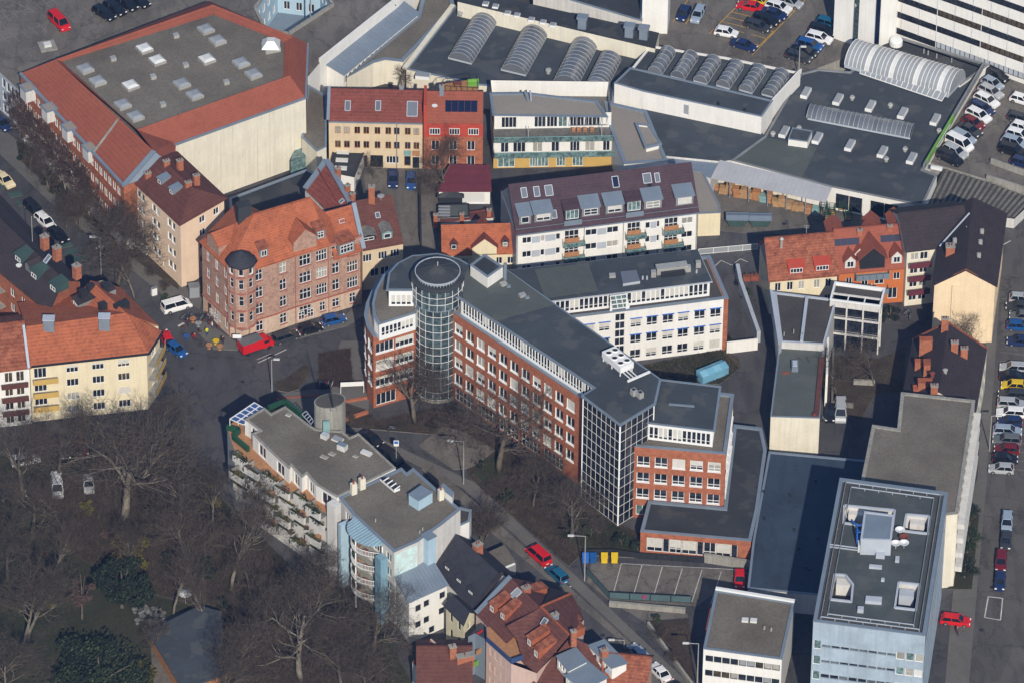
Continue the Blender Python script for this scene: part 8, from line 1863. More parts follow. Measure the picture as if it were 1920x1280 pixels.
PK = [(110, 905, 'broad', 15), (300, 890, 'broad', 16), (345, 912, 'tall', 16), (185, 880, 'broad', 14), (60, 1010, 'broad', 14), (120, 1000, 'tall', 14), (300, 1000, 'tall2', 15), (330, 1060, 'broad', 13), (400, 1000, 'tall', 14), (385, 1060, 'round', 11), (470, 1120, 'round', 9), (520, 1160, 'tall', 10), (500, 1220, 'broad', 12), (620, 1230, 'tall', 14), (640, 1290, 'broad', 14), (100, 1090, 'tall', 13), (15, 1090, 'broad', 14), (390, 1180, 'tall', 12), (590, 1120, 'round', 9), (300, 1240, 'small', 8), (20, 1330, 'broad', 15), (420, 1330, 'broad', 15), (690, 1310, 'round', 12), (250, 1100, 'tall', 13)]; PK = sorted(PK)
for i, (x, y, k, h) in enumerate(sorted(PK)): tree(x, y, k, h, f'brown bare tree in the lower left park tangle, {NTH(i)} counted from the left edge', 'bare trees massed in the park')
tree(778, 792, 'broad', 13.5, 'bare round crowned tree in front of the glass stair tower', wide=1.45); tree(935, 884, 'broad', 19.5, 'tall bare tree in front of the long brick facade', wide=1.25); tree(1070, 1008, 'broad2', 14.5, 'bare tree before the glazed office corner'); tree(1000, 950, 'round', 10, 'bare tree among the leaf litter between the office and the diagonal street')
tree(903, 1013, 'thicket', 9, 'large bare multi-stemmed shrub beside the white annexe terrace', name='bare_shrub'); tree(833, 368, 'broad', 12, 'bare tree before the red roofed brick house'); tree(745, 168, 'small', 6, 'small bare tree in the yard behind the beige house'); tree(700, 335, 'small', 6, 'thin bare tree beside the courtyard shed')
tree(1568, 737, 'small', 10, 'pale leaning bare tree behind the white garden wall'); tree(1640, 722, 'small', 10, 'bare tree in the dark yard below the white steel frame'); tree(1832, 668, 'small', 8.5, 'bare tree before the blank cream gable')
for i, (x, y, h) in enumerate(((190, 475, 15), (222, 540, 16), (252, 560, 12), (150, 432, 9), (300, 470, 7), (92, 360, 8), (56, 330, 7), (125, 430, 7))): tree(x, y, 'round' if i % 2 else 'tall', h, f'bare street tree on the left street, {ORDL[i]} of its scattered row', 'bare street trees', name='street_tree')
for i in range(27):
 t = i/26; tree(38+150*t+TRN.uniform(-3, 3), 262+156*t+(-5, 4)[i % 2]+TRN.uniform(-3, 3), 'column' if i % 2 else 'column2', TRN.uniform(11, 13.5), f'slim white stemmed birch along the hall facade, {NTH(i)} from the upper end', 'birches along the hall facade', name='birch_tree', wide=1.35)
for i, (x, y, h) in enumerate(sorted(((812, 812, 3), (850, 790, 3), (700, 800, 2.5), (985, 900, 4), (1040, 960, 4), (1125, 1000, 3.5), (920, 930, 3), (960, 960, 3.5), (660, 790, 2), (890, 990, 3.5), (1235, 1200, 3), (1260, 1240, 3), (285, 520, 2.5), (310, 545, 2.5)))): tree(x, y, 'thicket', h, f'low bare twiggy shrub, {NTH(i)} counted from the left among those on beds', 'bare shrubs on the beds', name='bare_shrub')
# evergreens: limbs and leaf-sized faces through the crown's volume
def bush(px, py, r, h, m, label, name='evergreen_bush', n=2600, grp=None, seed=0, m2=None, sz=.2, cat='bush'):
 R = random.Random(seed+int(px)); p = P(px, py, .1); t = thing(name, p, label, cat, grp)
 k = MB(); k.tube([p, p+Vector((.1, 0, h*.5)), p+Vector((0, .1, h*.8))], [max(.1, r*.06), r*.04, .04], 6, 'bark')
 for i in range(5): a = i*1.25; k.tube([p+Vector((0, 0, h*.25)), p+Vector((cos(a)*r*.6, sin(a)*r*.6, h*.65))], [r*.03, .03], 4, 'bark')
 k.build('trunk', t); b = MB(); b.mi(m); nc = max(5, int(r*5))
 for i in range(nc):
  a = R.uniform(0, 2*pi); q = R.random()**.5*r*.78; zz = h*(.22+.62*R.random()*(1-(q/r)**2*.55)); leafclump(b, p+Vector((cos(a)*q, sin(a)*q, zz)), max(.35, r*R.uniform(.22, .38)), n//nc, m if R.random() < .7 or not m2 else m2, R, .8, sz)
 b.build('crown', t); return t
bush(229, 1138, 5.0, 9, 'leaf_dark', 'dark evergreen tree in mid park above the grassy clearing', 'evergreen_tree', 5200, sz=.24, cat='tree')
bush(186, 1300, 8.0, 9, 'leaf_dark', 'very large rounded dark evergreen clump at the bottom left', 'evergreen_tree', 9000, m2='leaf_green', sz=.26, cat='tree')
bush(245, 1062, 3.6, 7.5, 'leaf_olive', 'yellowish green tree behind the dark evergreen in the park', 'olive_tree', 3000, cat='tree'); bush(262, 1290, 3.0, 5, 'leaf_olive', 'yellowish bush at the foot of the large evergreen clump', n=1800)
bush(154, 1160, 2.6, 11, 'leaf_rust', 'narrow rusty leaved tree left of the dark evergreen', 'rusty_tree', 2600, sz=.14, cat='tree')
bush(380, 1090, 2.6, 5, 'leaf_dark', 'dark evergreen bush among the mid park trunks', n=1500); bush(600, 1090, 2.2, 3, 'leaf_green', 'green bush at the foot of the planted balconies', n=1200)
for i, (x, y, r) in enumerate(((48, 300, 1.6), (80, 338, 1.7), (92, 350, 1.5), (112, 372, 1.7), (128, 385, 1.6), (148, 405, 1.8))): bush(x, y, r, 2.6, 'leaf_dark', f'dark green hedge bush below the birches, {ORDL[i]} from the top left', n=700, grp='hedge bushes below the birches')
for i, (x, y, r, l) in enumerate(((1108, 1005, 1.4, 'dark bush left of the annexe corner'), (1165, 1020, 1.7, 'dark bush nearest the brick annexe corner'), (1195, 1030, 1.3, 'dark bush touching the brick annexe'), (950, 935, 1.2, 'green bush on the bed above the diagonal street'), (965, 945, .9, 'small green bush low on the bed above the diagonal street'), (1817, 985, 2.7, 'upper dark bush on the verge beside the long grey block'), (1813, 1035, 2.9, 'middle dark bush on the verge beside the long grey block'), (1808, 1082, 2.6, 'lower dark bush on the verge beside the long grey block'), (1668, 600, 2.2, 'green bush at the foot of the orange house'), (1400, 560, 1.2, 'bush against the slanting yard wall'), (1386, 536, 1.0, 'small bush at the top of the slanting yard wall'), (1420, 1035, 1.6, 'dark bush behind the brick annexe lamp post'), (1228, 1165, 1.0, 'dark bush at the head of the planted bank'), (905, 878, .9, 'low green bush by the forecourt'), (1362, 645, .9, 'bush beside the white yard wall'), (310, 560, .8, 'low bush at the corner of the peach block'))): bush(x, y, r, r*1.5, 'leaf_dark' if i % 3 else 'leaf_green', l, n=int(500*r), sz=.16)
for i, (x, y, r, m) in enumerate(sorted(((95, 1140, 1.3, 'leaf_olive'), (310, 1060, 1.6, 'leaf_dark'), (350, 1010, 1.5, 'leaf_rust'), (425, 1150, 1.8, 'leaf_dark'), (460, 1180, 1.4, 'leaf_rust'), (200, 1010, 1.4, 'leaf_rust'), (160, 960, 1.6, 'leaf_olive'), (540, 1130, 1.5, 'leaf_dark'), (505, 1190, 1.6, 'leaf_olive'), (620, 1190, 1.7, 'leaf_dark'), (660, 1250, 1.4, 'leaf_rust'), (20, 990, 1.7, 'leaf_dark'), (75, 1050, 1.4, 'leaf_rust'), (400, 950, 1.5, 'leaf_olive')))):
 bush(x, y, r, r*1.4, m, f'{dict(leaf_olive="olive", leaf_dark="dark green", leaf_rust="rusty brown")[m]} park bush, {NTH(i)} of the small ones from the left', 'park_bush', int(420*r), 'small bushes in the park', sz=.15)
# undergrowth and leaf litter relief: nobody could count it
def undergrowth(name, polys, n, hmax, m, seed, label, cat='undergrowth'):
 R = random.Random(seed); b = MB(); b.mi(m)
 for pts in polys:
  q = PL(pts, .15); xs = [v.x for v in q]; ys = [v.y for v in q]; k = 0; tries = 0
  while k < n//len(polys) and tries < n*6:
   tries += 1; x, y = R.uniform(min(xs), max(xs)), R.uniform(min(ys), max(ys)); c = False; j = len(q)-1
   for i in range(len(q)):
    if (q[i].y > y) != (q[j].y > y) and x < (q[j].x-q[i].x)*(y-q[i].y)/(q[j].y-q[i].y)+q[i].x: c = not c
    j = i
   if not c: continue
   k += 1; p = Vector((x, y, .1))
   for _ in range(5):
    h = hmax*R.uniform(.3, 1); tip = p+Vector((R.gauss(0, h*.45), R.gauss(0, h*.45), h)); w = Vector((R.uniform(-1, 1), R.uniform(-1, 1), 0)).normalized()*.028
    b.face([p-w, p+w, tip], m); mid = lerp(p, tip, .5); t2 = mid+Vector((R.gauss(0, h*.4), R.gauss(0, h*.4), h*.4)); b.face([mid-w*.7, mid+w*.7, t2], m)
 o = b.build(name); tag(o, label, cat, None, 'stuff'); return o
undergrowth('undergrowth', [[(60, 905), (300, 868), (420, 965), (560, 1085), (690, 1170), (760, 1320), (420, 1320), (400, 1140), (260, 1110), (120, 1030)]], 9000, 1.6, 'twig', 3, 'brown twiggy undergrowth covering the ground beneath the park trees')
undergrowth('bed_undergrowth', [[(640, 752), (690, 770), (700, 790), (848, 758), (905, 800), (1160, 982), (1200, 1000), (1196, 1046), (1090, 1040), (1066, 1062), (880, 895), (873, 870), (905, 850)], [(598, 665), (655, 655), (662, 722), (600, 730)], [(1215, 1170), (1290, 1165), (1300, 1290), (1270, 1230)]], 5000, .8, 'twig_red', 4, 'low reddish brown twigs on the planting beds round the office')
undergrowth('grass_tufts', [[(-60, 1100), (60, 1040), (120, 1080), (180, 1180), (120, 1320), (-60, 1320)], [(1085, 955), (1155, 985), (1196, 1010), (1196, 1040), (1050, 1005)], [(1180, 690), (1350, 655), (1388, 690), (1350, 720), (1240, 720)]], 6000, .35, 'grass_green', 5, 'rough winter grass tufts on the park lawn and office verges', 'grass')
# ================================================================ street furniture and small things
def lamp(px, py, h, arm, label, z=0, name='street_lamp'):
 p = P(px, py, z); t = thing(name, p, label, 'street lamp'); MB().tube([p, p+Vector((0, 0, h))], [.11, .07], 8, 'metal_galv').build('pole', t)
 e = p+Vector((arm, 0, h+.1)); MB().bar(p+Vector((0, 0, h)), e, .09, .09, 'metal_galv').build('arm', t); MB().box((e.x-.3*(1 if arm > 0 else -1)*-1, e.y, e.z-.08), (.95, .34, .16), 0, 'poly_white').build('lamp_head', t)
lamp(1096, 1088, 8.8, -1.9, 'tall street lamp with white head beside the fenced parking court'); lamp(869, 908, 8.6, -1.8, 'tall street lamp on the pavement in front of the leafy forecourt'); lamp(1307, 1290, 8.8, -1.6, 'tall street lamp at the bottom edge near the banded office'); lamp(1170, 1215, 1.6, -1.6, 'low street lamp head seen between parked cars on the diagonal street')
lamp(510, 735, 6.5, .5, 'double headed lamp post on the traffic island'); lamp(1498, 130, 4.5, .3, 'lamp mast on the parapet of the small curved rooflights', 4.5); lamp(1855, 845, 7, .8, 'street lamp at the right-hand kerb'); lamp(190, 520, 8, -.9, 'street lamp on the shaded left street')
def sign(px, py, h, w, hh, c, label, z=0):
 p = P(px, py, z); t = thing('sign', p, label, 'sign'); MB().tube([p, p+Vector((0, 0, h))], .06, 6, 'metal_galv').build('pole', t); MB().box((p.x, p.y-.05, p.z+h-hh), (w, .08, hh), 0, c).build('sign_board', t); return t
t = sign(743, 868, 4.6, .8, 1.1, 'paint_white', 'bus stop style post with white and blue board on the pavement'); p = P(743, 868); MB().box((p.x, p.y-.1, 4.0), (.6, .06, .5), 0, 'paint_blue').build('blue_field', t)
sign(354//1+91, 655, 3.0, 1.4, .7, 'paint_white', 'white street name board at the foot of the octagonal turret'); sign(1103, 1, 1, .1, .1, 'paint_white', 'x') if False else None
def wheelie(px, py, c, nm):
 p = P(px, py, .05); t = thing('waste_container', p, nm, 'bin', 'large bins at the parking court'); MB().prism([p+Vector(v) for v in ((-.46, -.45, .15), (.46, -.45, .15), (.46, .45, .15), (-.46, .45, .15))], 1.0, c).build('tub', t)
 MB().mesh([p+Vector(v) for v in ((-.52, -.55, 1.1), (.52, -.55, 1.1), (.52, .55, 1.4), (-.52, .55, 1.4), (-.52, -.55, 1.2), (.52, -.55, 1.2), (.52, .55, 1.5), (-.52, .55, 1.5))], [(3, 2, 1, 0), (4, 5, 6, 7), (0, 1, 5, 4), (1, 2, 6, 5), (2, 3, 7, 6), (3, 0, 4, 7)], c).build('lid', t)
 for dx in (-.36, .36):
  for dy in (-.36, .36): MB().tube([p+Vector((dx-.05, dy, .1)), p+Vector((dx+.05, dy, .1))], .1, 6, 'tyre').build('wheel', t)
for px, c, nm in ((1098, 'paint_blue', 'light blue bin, leftmost of the four'), (1112, 'paint_royal' if 'paint_royal' in MATS else 'car_blue', 'deep blue bin, second of the four'), (1133, 'car_yellow', 'yellow bin, third of the four'), (1152, 'car_yellow', 'yellow bin, rightmost of the four')): wheelie(px, 1053, c, nm+' at the parking court')
def skip(px, py, nm):
 p = P(px, py, .05); t = thing('skip', p, nm, 'skip', 'grey skips in the market yard'); b = [Vector(v) for v in ((-1.2, -.9, .1), (1.2, -.9, .1), (1.2, .9, .1), (-1.2, .9, .1))]; u = [Vector(v) for v in ((-1.8, -1.0, 1.5), (1.8, -1.0, 1.5), (1.8, 1.0, 1.5), (-1.8, 1.0, 1.5))]
 b = [p+v for v in b]; u = [p+v for v in u]; MB().mesh(b+u, [(0, 1, 5, 4), (1, 2, 6, 5), (2, 3, 7, 6), (3, 0, 4, 7), (3, 2, 1, 0)], 'paint_teal_dark').build('tub', t)
 MB().mesh(u+[p+Vector((-1.8, 0, 1.75)), p+Vector((1.8, 0, 1.75))], [(0, 1, 5, 4), (2, 3, 4, 5)], 'zinc').build('lid', t)
 m = MB(); [m.bar(u[i], u[(i+1) % 4], .12, .12, 'zinc') for i in range(4)]; m.build('rim', t)
skip(1382, 420, 'left one of the two grey lidded skips'); skip(1425, 421, 'right one of the two grey lidded skips')
# blue tarpaulin tent
p = P(1340, 712); t = thing('blue_shelter', p, 'light blue tarpaulin covered shelter on the courtyard lawn', 'shelter'); a, b = P(1317, 722), P(1366, 702); d = (b-a).normalized(); n = Vector((-d.y, d.x, 0)); L = (b-a).length
MB().prism([a, b, b+n*1.8, a+n*1.8], 1.6, 'tarp_blue').build('side', t); m = MB(); u = Vector((0, 0, 1.62))
for i in range(4): s, e = lerp(a, b, i/4), lerp(a, b, (i+1)/4); m.mesh([s+u-n*.1, e+u-n*.1, e+n*1.0+u+Vector((0, 0, .45)), s+n*1.0+u+Vector((0, 0, .45)), s+n*2.1+u, e+n*2.1+u], [(0, 1, 2, 3), (3, 2, 5, 4)], 'tarp_blue' if i % 2 else 'tarp_blue2')
m.build('roof_sheet', t)
# fences and walls
def fence(name, pts, h, label, m='paint_dark', z=0, post=2.2, infill=None, cat='fence'):
 P3 = PL(pts, z); t = thing(name, P3[0], label, cat)
 for i in range(len(P3)-1):
  a, b = P3[i], P3[i+1]; L = (b-a).length; k = max(1, int(L/post))
  for j in range(k+1 if i == len(P3)-2 else k): v = lerp(a, b, j/k); MB().box(v, (.1, .1, h), 0, m).build('post', t)
  for j in range(k):
   s, e = lerp(a, b, j/k), lerp(a, b, (j+1)/k); q = MB(); q.bar(s+Vector((0, 0, h-.05)), e+Vector((0, 0, h-.05)), .06, .08, m); q.bar(s+Vector((0, 0, .1)), e+Vector((0, 0, .1)), .06, .08, m); r = q.build('rail', t)
   if infill: dd = (e-s).normalized(); nn = Vector((-dd.y, dd.x, 0))*.015; MB().prism([s+dd*.08-nn+Vector((0, 0, .12)), e-dd*.08-nn+Vector((0, 0, .12)), e-dd*.08+nn+Vector((0, 0, .12)), s+dd*.08+nn+Vector((0, 0, .12))], h-.2, infill).build('panel', t)
 return t
fence('parking_court_fence', [(1100, 1075), (1142, 1122), (1296, 1130)], 1.4, 'green-grey panel fence round the lower side of the parking court', 'paint_dark', 0, 2.6, 'mesh_green'); fence('parking_court_rear_fence', [(1093, 1040), (1150, 1040), (1200, 1047), (1320, 1055)], 1.2, 'dark fence behind the coloured bins', 'paint_dark', 0, 2.4, 'paint_dark')
fence('white_railing', [(1310, 478), (1420, 468)], 1.2, 'long white railing beside the long apartment house', 'paint_white', 0, 2.4, 'poly_grey'); 
t = thing('no_parking_sign', P(1207, 1128), 'small round red sign on the parking court fence', 'sign'); p = P(1208, 1126); MB().tube([p+Vector((0, -.1, .9)), p+Vector((0, -.18, .9))], .36, 14, 'lamp_red').build('disc', t); MB().tube([p+Vector((0, -.17, .9)), p+Vector((0, -.2, .9))], .2, 12, 'paint_blue').build('disc_centre', t)
def lowwall(pts, h, w, m, label, name='garden_wall', z=0):
 P3 = PL(pts, z); t = thing(name, P3[0], label, 'wall')
 for i in range(len(P3)-1): MB().bar(P3[i]+Vector((0, 0, h/2)), P3[i+1]+Vector((0, 0, h/2)), w, h, m).build('wall_section', t)
lowwall([(1382, 515), (1388, 545), (1422, 642)], 2.2, .6, 'zinc_pale', 'slanting pale concrete wall with a shrub bed behind the white wing'); lowwall([(1362, 662), (1420, 655)], 2.2, .25, 'render_white', 'white wall between the courtyard lawn and the dark yard'); lowwall([(1142, 1135), (1285, 1148)], .9, .5, 'concrete', 'concrete retaining wall below the parking court fence'); lowwall([(1320, 1052), (1408, 1066)], 1.6, .5, 'concrete', 'concrete wall between the brick annexe and the parking court')
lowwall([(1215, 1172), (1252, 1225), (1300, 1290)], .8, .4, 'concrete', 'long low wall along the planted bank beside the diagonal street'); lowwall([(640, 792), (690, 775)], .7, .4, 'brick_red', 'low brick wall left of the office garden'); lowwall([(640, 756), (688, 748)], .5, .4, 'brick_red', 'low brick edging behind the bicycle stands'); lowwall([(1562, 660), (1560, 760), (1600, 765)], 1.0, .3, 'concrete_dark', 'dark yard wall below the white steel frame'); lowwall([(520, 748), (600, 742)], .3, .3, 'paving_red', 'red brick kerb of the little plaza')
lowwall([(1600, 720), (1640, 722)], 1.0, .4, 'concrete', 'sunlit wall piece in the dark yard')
# white banner frame and bicycles
t = thing('white_banner', P(660, 735), 'white advertising board on posts beside the office left wing', 'board'); a, b = P(639, 738), P(682, 736)
for v in (a, b): MB().tube([v, v+Vector((0, 0, 2.3))], .06, 6, 'paint_white').build('post', t)
MB().bar(a+Vector((0, 0, 1.9)), b+Vector((0, 0, 1.9)), .1, .8, 'paint_white').build('panel', t)
def bike(px, py, rz, c, label, grp):
 p = P(px, py, .14); t = thing('bicycle', p, label, 'bicycle', grp); u = Vector((cos(rz), sin(rz), 0)); Z = Vector((0, 0, 1))
 for s in (-.5, .5):
  m = MB(); c0 = p+u*s+Z*.34; pr = None
  for k in range(11): q = c0+u*.33*cos(2*pi*k/10)+Z*.33*sin(2*pi*k/10); (m.bar(pr, q, .05, .05, 'tyre') if pr is not None else None); pr = q
  m.build('wheel', t)
 m = MB(); s_, h_, k_ = p-u*.15+Z*.85, p+u*.38+Z*.85, p-u*.05+Z*.35
 for a, b in ((s_, h_), (h_, k_), (k_, s_), (p-u*.5+Z*.34, s_), (p-u*.5+Z*.34, k_), (h_, p+u*.5+Z*.34)): m.bar(a, b, .05, .05, c)
 m.build('frame', t); MB().box(s_+Z*.02, (.24, .14, .06), rz, 'tyre').build('saddle', t); v = Vector((-u.y, u.x, 0)); MB().bar(h_+Z*.12-v*.28, h_+Z*.12+v*.28, .05, .05, 'tyre').build('handlebar', t)
for i in range(8): bike(595+i*4.0, 724, 1.3, ('paint_dark', 'zinc', 'car_blue', 'paint_dark', 'car_red', 'zinc', 'paint_dark', 'car_silver')[i], f'bicycle in the stand on the little plaza, {ORDL[i]} from the left', 'bicycles in the plaza stand')
for i, (x, y) in enumerate(((1700, 590), (1706, 598), (1545, 790), (735, 806))): bike(x, y, .4+i, 'zinc', ['bicycle left of the pair below the maroon balconies', 'bicycle right of the pair below the maroon balconies', 'bicycle leaning in the dark yard beside the vans', 'bicycle on the bed below the bare round tree'][i], None)
# market crates
CR = random.Random(31)
for i in range(16):
 x = 1345+i*12.2; y = 357+i*2.9; p = P(x, y+CR.uniform(-2, 3), .03); hgt = CR.choice((1, 2, 2, 3)); c = CR.choice(('wood', 'cardboard', 'cardboard', 'wood_orange', 'paint_teal', 'cardboard'))
 t = thing('crate_stack', p, f'stack of {("one", "two", "three")[hgt-1]} {dict(wood="dark wooden", cardboard="cardboard coloured", wood_orange="orange brown", paint_teal="green")[c]} crates under the canopy, {ORDL[i]} from the left', 'crate stack', 'crates under the market canopy')
 for k in range(hgt):
  w, d = CR.uniform(1.0, 1.4), CR.uniform(.9, 1.2); q = p+Vector((CR.uniform(-.1, .1), CR.uniform(-.1, .1), k*.62)); m = MB(); m.box(q+Vector((0, 0, .05)), (w-.1, d-.1, .45), -.2, c)
  for s in (.0, .24, .48): m.box(q+Vector((0, 0, s)), (w, d, .1), -.2, c)
  m.build('crate', t)
for i, (x, y) in enumerate(((1545, 398), (1560, 402), (1578, 392), (1590, 410), (1552, 412))):
 p = P(x, y, .03); t = thing('roll_container', p, ['leftmost green wire roll container by the hall front', 'second green wire roll container from the left by the hall front', 'rear green wire roll container by the hall front', 'rightmost green wire roll container by the hall front', 'front green wire roll container with wooden base by the hall'][i], 'roll container', 'wire roll containers'); m = MB()
 for dx in (-.5, .5):
  for dy in (-.6, .6): m.bar(p+Vector((dx, dy, 0)), p+Vector((dx, dy, 1.8)), .07, .07, 'paint_green')
 for z in (.2, .6, 1.0, 1.4, 1.8):
  for dy in (-.6, .6): m.bar(p+Vector((-.5, dy, z)), p+Vector((.5, dy, z)), .06, .06, 'paint_green')
  for dx in (-.5, .5): m.bar(p+Vector((dx, -.6, z)), p+Vector((dx, .6, z)), .06, .06, 'paint_green')
 m.build('wire_frame', t); MB().box(p+Vector((0, 0, .15)), (1.0, 1.2, .15), 0, 'cardboard').build('base', t)
# road markings
def line(pts, w, m='line_white', z=.042, name='road_marking'):
 P3 = PL(pts, 0); o = MB()
 for i in range(len(P3)-1):
  a, b = up(P3[i], z), up(P3[i+1], z); d = (b-a).normalized(); n = Vector((-d.y, d.x, 0))*w/2; o.face([a-n, b-n, b+n, a+n], m)
 return struct(o.build(name))
line([(484, 680), (537, 655)], .18); line([(482, 674), (508, 663)], .12); line([(334, 612), (345, 606)], .4); line([(180, 467), (192, 461)], .5)
line([(1853, 1118), (1880, 1121), (1876, 1162), (1846, 1157), (1853, 1118)], .18); line([(1340, 500), (1352, 489), (1372, 498), (1388, 486), (1402, 492)], .14)
line([(1862, 470), (1895, 452)], .2); line([(1068, 1100), (1078, 1094)], .2)
for i in range(7): line([(1165+i*39-i*i*.3, 1056+i*3), (1150+i*38-i*i*.3, 1112+i*4)], .12, 'line_white', .060)
line([(1165, 1056), (1390, 1068)], .12, 'line_white', .064)
for i in range(8): line([(1395+i*11, 0+i*14-40), (1345+i*11, 64+i*14-40)][:2], .12, 'line_yellow', 3.02) if False else None
def dline(x0, y0, x1, y1, m='line_yellow', z=3.012, w=.14):
 a, b = P(x0, y0, z), P(x1, y1, z); d = (b-a).normalized(); n = Vector((-d.y, d.x, 0))*w/2; MK.face([a-n, b-n, b+n, a+n], m)
MK = MB()
for a in ((1330, 64, 1392, 2), (1262, 42, 1290, 0), (1285, 46, 1315, 4), (1410, 104, 1510, 0), (1480, 104, 1560, 66), (1418, 92, 1450, 60)): dline(*a)
for i in range(7): dline(1345+i*9, 50-i*9, 1395+i*9, 62-i*9); dline(1395+i*13, 78-i*13, 1425+i*13, 86-i*13)
for i in range(13): dline(1795+i*-8+60, 300-i*13.3, 1845+i*-8+60, 318-i*13.3, 'line_faint') if False else None
for i in range(12): dline(1765+i*8.2, 292-i*13.6, 1812+i*8.2, 314-i*13.6, 'line_faint')
MK.build('bay_marking', bpy.data.objects['raised_car_park'])['kind'] = 'stuff'
MK = MB()
for i in range(20): dline(1868+(.6*(19-i)), 560+i*16.6, 1925, 566+i*16.6, 'line_faint', .042, .12)
o = MK.build('bay_marking'); struct(o)
# grass strips between the parked cars on the left street
for i, (x, y) in enumerate(((10, 350), (28, 366), (44, 382), (122, 461), (134, 474), (147, 487))): raised('parking_grass_strip', [(x-14, y-4), (x+10, y-8), (x+15, y+1), (x-8, y+6)], .05, 'strip_green')
# park pavilion and tables
t = thing('park_pavilion', P(340, 1240), 'low park pavilion with plain blue-grey flat roof and a red bench at its side', 'pavilion'); q = ccw(PL([(283, 1186), (345, 1290), (425, 1260), (410, 1150), (375, 1140)], 3.2)); solid(t, q, 0, 3.2, 'wood'); MB().prism(setz(inset(q, -.4), 3.2), .25, 'roof_gravel_dark', 'roof_felt').build('roof', t)
TB = random.Random(8)
for i in range(12):
 x, y = 253+i*4.8, 1155+TB.uniform(-14, 14); p = P(x, y, .16); t = thing('cafe_table', p, f'small round café table beside the park pavilion, {NTH(i)} from the left', 'table', 'round tables by the pavilion')
 MB().lathe(p, [(.3, 0), (.05, .06), (.05, .7), (.5, .71), (.5, .76), (0, .76)], 10, 'concrete_dark').build('top', t)
for i in range(16):
 x, y = 251+i*3.7, 1157+TB.uniform(-16, 14); p = P(x, y, .16); t = thing('cafe_chair', p, f'blue-grey café chair beside the park pavilion, {NTH(i)} from the left', 'chair', 'chairs by the pavilion'); a = TB.uniform(0, 6)
 MB().box(p+Vector((0, 0, .42)), (.45, .45, .06), a, 'paint_grey').build('seat', t); MB().box(p+Vector((cos(a)*.2, sin(a)*.2, .45)), (.06, .42, .45), a, 'paint_grey').build('backrest', t)
p = P(384, 1132, .16); t = thing('white_parasol', P(348, 1130), 'closed white parasol top beside the pavilion tables', 'parasol'); p = P(348, 1130, .16); MB().tube([p, p+Vector((0, 0, 2.3))], .04, 6, 'metal_galv').build('pole', t); MB().lathe(p+Vector((0, 0, 2.0)), [(1.1, 0), (.1, .5), (0, .55)], 12, 'paint_white').build('canopy', t)
# café corner: parasols, tables, plants and people
def person(px, py, shirt, trousers, rz, label):
 p = P(px, py, .14); bm_v = [(0, 0, .92), (0, 0, 1.2), (0, 0, 1.45), (0, 0, 1.58), (0, 0, 1.70), (.1, 0, .86), (.12, .06, .48), (.13, -.04, .06), (-.1, 0, .86), (-.12, -.1, .48), (-.13, -.2, .08), (.2, 0, 1.42), (.27, -.02, 1.15), (.25, .12, .92), (-.2, 0, 1.42), (-.27, .02, 1.15), (-.25, .14, .92)]
 bm_e = [(0, 1), (1, 2), (2, 3), (3, 4), (0, 5), (5, 6), (6, 7), (0, 8), (8, 9), (9, 10), (2, 11), (11, 12), (12, 13), (2, 14), (14, 15), (15, 16)]; rad = [.15, .14, .16, .07, .11, .1, .075, .05, .1, .075, .05, .075, .055, .04, .075, .055, .04]
 me = bpy.data.meshes.new('person'); me.from_pydata(bm_v, bm_e, []); o = bpy.data.objects.new('person', me); COL.objects.link(o); o.location = p; o.rotation_euler.z = rz; W[o.name] = Matrix.Translation(p)
 o.modifiers.new('skin', 'SKIN'); me.skin_vertices.new() if not me.skin_vertices else None
 for i, v in enumerate(me.skin_vertices[0].data): v.radius = (rad[i], rad[i]*.8); v.use_root = i == 0
 s = o.modifiers.new('sub', 'SUBSURF'); s.levels = s.render_levels = 1
 m = bpy.data.materials.new('cloth'); m.use_nodes = True; nt = m.node_tree; b = nt.nodes['Principled BSDF']; tc = nt.nodes.new('ShaderNodeTexCoord'); sp = nt.nodes.new('ShaderNodeSeparateXYZ'); nt.links.new(tc.outputs['Object'], sp.inputs[0]); r = nt.nodes.new('ShaderNodeValToRGB'); r.color_ramp.interpolation = 'CONSTANT'; nt.links.new(sp.outputs[2], r.inputs[0])
 mp = nt.nodes.new('ShaderNodeMath'); mp.operation = 'DIVIDE'; mp.inputs[1].default_value = 2; nt.links.new(sp.outputs[2], mp.inputs[0]); nt.links.new(mp.outputs[0], r.inputs[0])
 e = r.color_ramp.elements; e[0].color = (*trousers, 1); e[0].position = 0; e[1].position = .46; e[1].color = (*shirt, 1); k = e.new(.76); k.color = (.45, .27, .19, 1); k = e.new(.84); k.color = (.04, .025, .015, 1); nt.links.new(r.outputs[0], b.inputs['Base Color']); me.materials.append(m)
 return tag(o, label, 'person')
person(388, 630, (.55, .6, .03), (.03, .05, .12), .4, 'person in a yellow-green vest and dark trousers at the corner tables')
person(352, 612, (.03, .04, .08), (.02, .02, .03), 1.0, 'person in dark clothes near the corner tables, left side'); person(398, 618, (.6, .6, .6), (.05, .06, .1), 2.0, 'person in a pale top beside the sandstone house door'); person(418, 646, (.02, .02, .02), (.03, .03, .04), .2, 'person in black close to the turret foot'); person(1795, 1190, (.1, .05, .04), (.02, .02, .03), 1.0, 'person in brown behind the red car at the tower') ; person(365, 640, (.3, .02, .02), (.02, .03, .07), 2.6, 'person in a dark red jacket between the corner tables')
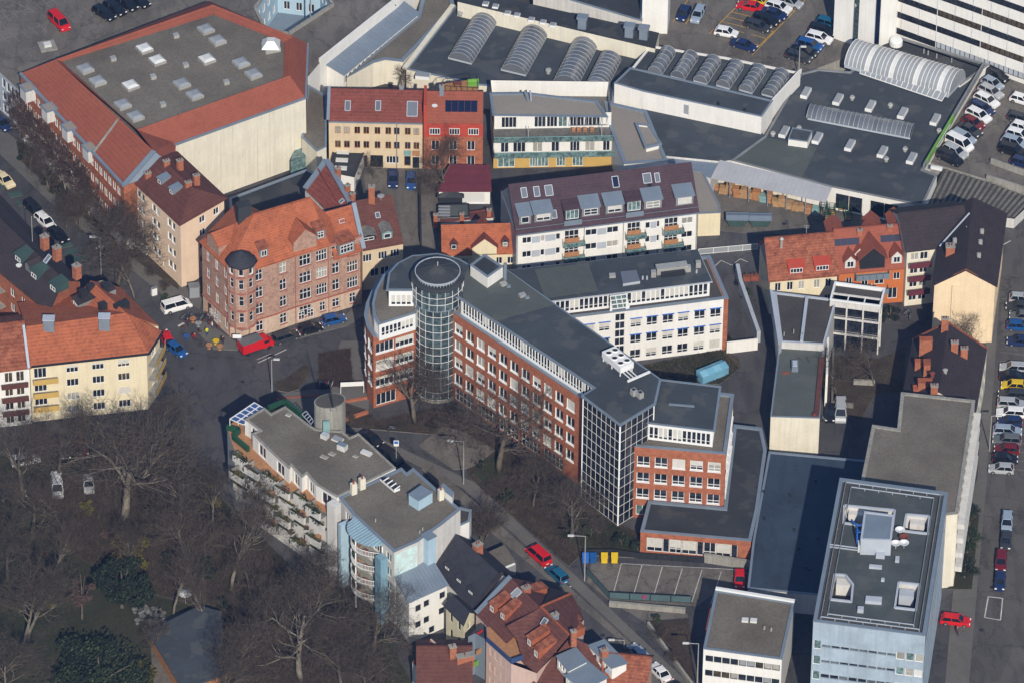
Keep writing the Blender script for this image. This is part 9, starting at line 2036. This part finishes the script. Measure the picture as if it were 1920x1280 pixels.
for i, (x, y, c, l) in enumerate(((405, 645, 'car_yellow', 'round yellow table among the corner café seats'), (392, 653, 'wood_orange', 'orange brown round table left of the yellow one'), (412, 655, 'wood_orange', 'orange brown round table right below the yellow one'), (350, 636, 'car_blue', 'blue round table at the left of the café corner'), (372, 612, 'poly_grey', 'pale round table behind the café corner'), (362, 604, 'wood', 'brown round table at the rear of the café corner'))):
 p = P(x, y, .14); t = thing('corner_table', p, l, 'table', 'tables at the café corner'); MB().lathe(p, [(.3, 0), (.05, .06), (.05, .7), (.55, .71), (.55, .77), (0, .77)], 12, c).build('top', t)
for i in range(14):
 x, y = 343+i*5.5, 606+TB.uniform(-4, 40); p = P(x, y, .14); t = thing('corner_chair', p, f'dark bistro chair at the café corner, {NTH(i)} from the left', 'chair', 'chairs at the café corner'); a = TB.uniform(0, 6); MB().box(p+Vector((0, 0, .42)), (.45, .45, .06), a, 'tile_brown').build('seat', t); MB().box(p+Vector((cos(a)*.2, sin(a)*.2, .45)), (.06, .42, .45), a, 'tile_brown').build('backrest', t)
for i in range(9): bike(345+i*8.2, 598+TB.uniform(-2, 4), TB.uniform(0, 3), ('zinc', 'paint_dark')[i % 2], f'bicycle in the jumble behind the café corner tables, {NTH(i)} from the left', 'bicycles at the café corner')
t = thing('kiosk_box', P(365, 552), 'grey advertising box beside the left flank of the sandstone house', 'box'); p = P(364, 556); MB().box(p, (1.6, 1.2, 2.2), .2, 'poly_grey').build('casing', t); MB().box(p+Vector((0, 0, 2.2)), (1.8, 1.4, .12), .2, 'paint_grey').build('roof', t)
t = thing('cabinet', P(289, 553), 'small white electrical cabinet on the pavement by the peach block', 'cabinet'); p = P(289, 553); MB().box(p, (.9, .5, 1.4), .5, 'paint_white').build('casing', t); MB().box(p+Vector((0, 0, 1.4)), (1.0, .6, .08), .5, 'paint_grey').build('lid', t)
# chequered odds and ends: manholes, drains
for i, (x, y) in enumerate(((455, 715), (560, 700), (880, 930), (1010, 1100), (360, 690), (1130, 1190), (1470, 420), (700, 400), (1860, 1100), (1840, 1180), (250, 600))):
 p = P(x, y, .03); o = MB().lathe(p, [(.35, 0), (.35, .012), (0, .012)], 12, 'paint_dark').build('manhole_cover', None, loc=p.copy()); o['kind'] = 'structure'
# orange planters
for i, (x, y) in enumerate(((1400, 525), (1415, 524))): p = P(x, y); t = thing('planter_box', p, ['left orange planter beside the rust roofed house wall', 'right orange planter beside the rust roofed house wall'][i], 'planter'); MB().box(p, (1.2, .9, .8), 0, 'tile_hall').build('tub', t); b = MB(); leafclump(b, p+Vector((0, 0, 1)), .5, 60, 'leaf_rust', TB, .6, .12); b.build('plant', t)
# ================================================================ air: haze volume added to veil the darks and turn shadows bluish
hm = bpy.data.materials.new('haze_air'); hm.use_nodes = True; nt = hm.node_tree; nt.nodes.remove(nt.nodes['Principled BSDF'])
pv = nt.nodes.new('ShaderNodeVolumePrincipled'); pv.inputs['Color'].default_value = (.22, .44, 1.0, 1); pv.inputs['Density'].default_value = HAZE; pv.inputs['Anisotropy'].default_value = .2
nt.links.new(pv.outputs[0], nt.nodes['Material Output'].inputs['Volume'])
hb = MB(); MATS['haze_air'] = hm; hb.box((0, 0, -1.2), (3020, 3020, 700), 0, 'haze_air'); o = hb.build('haze'); tag(o, 'blue haze volume over the whole town, added to lift darks and blue the shadows', 'haze', None, 'stuff')
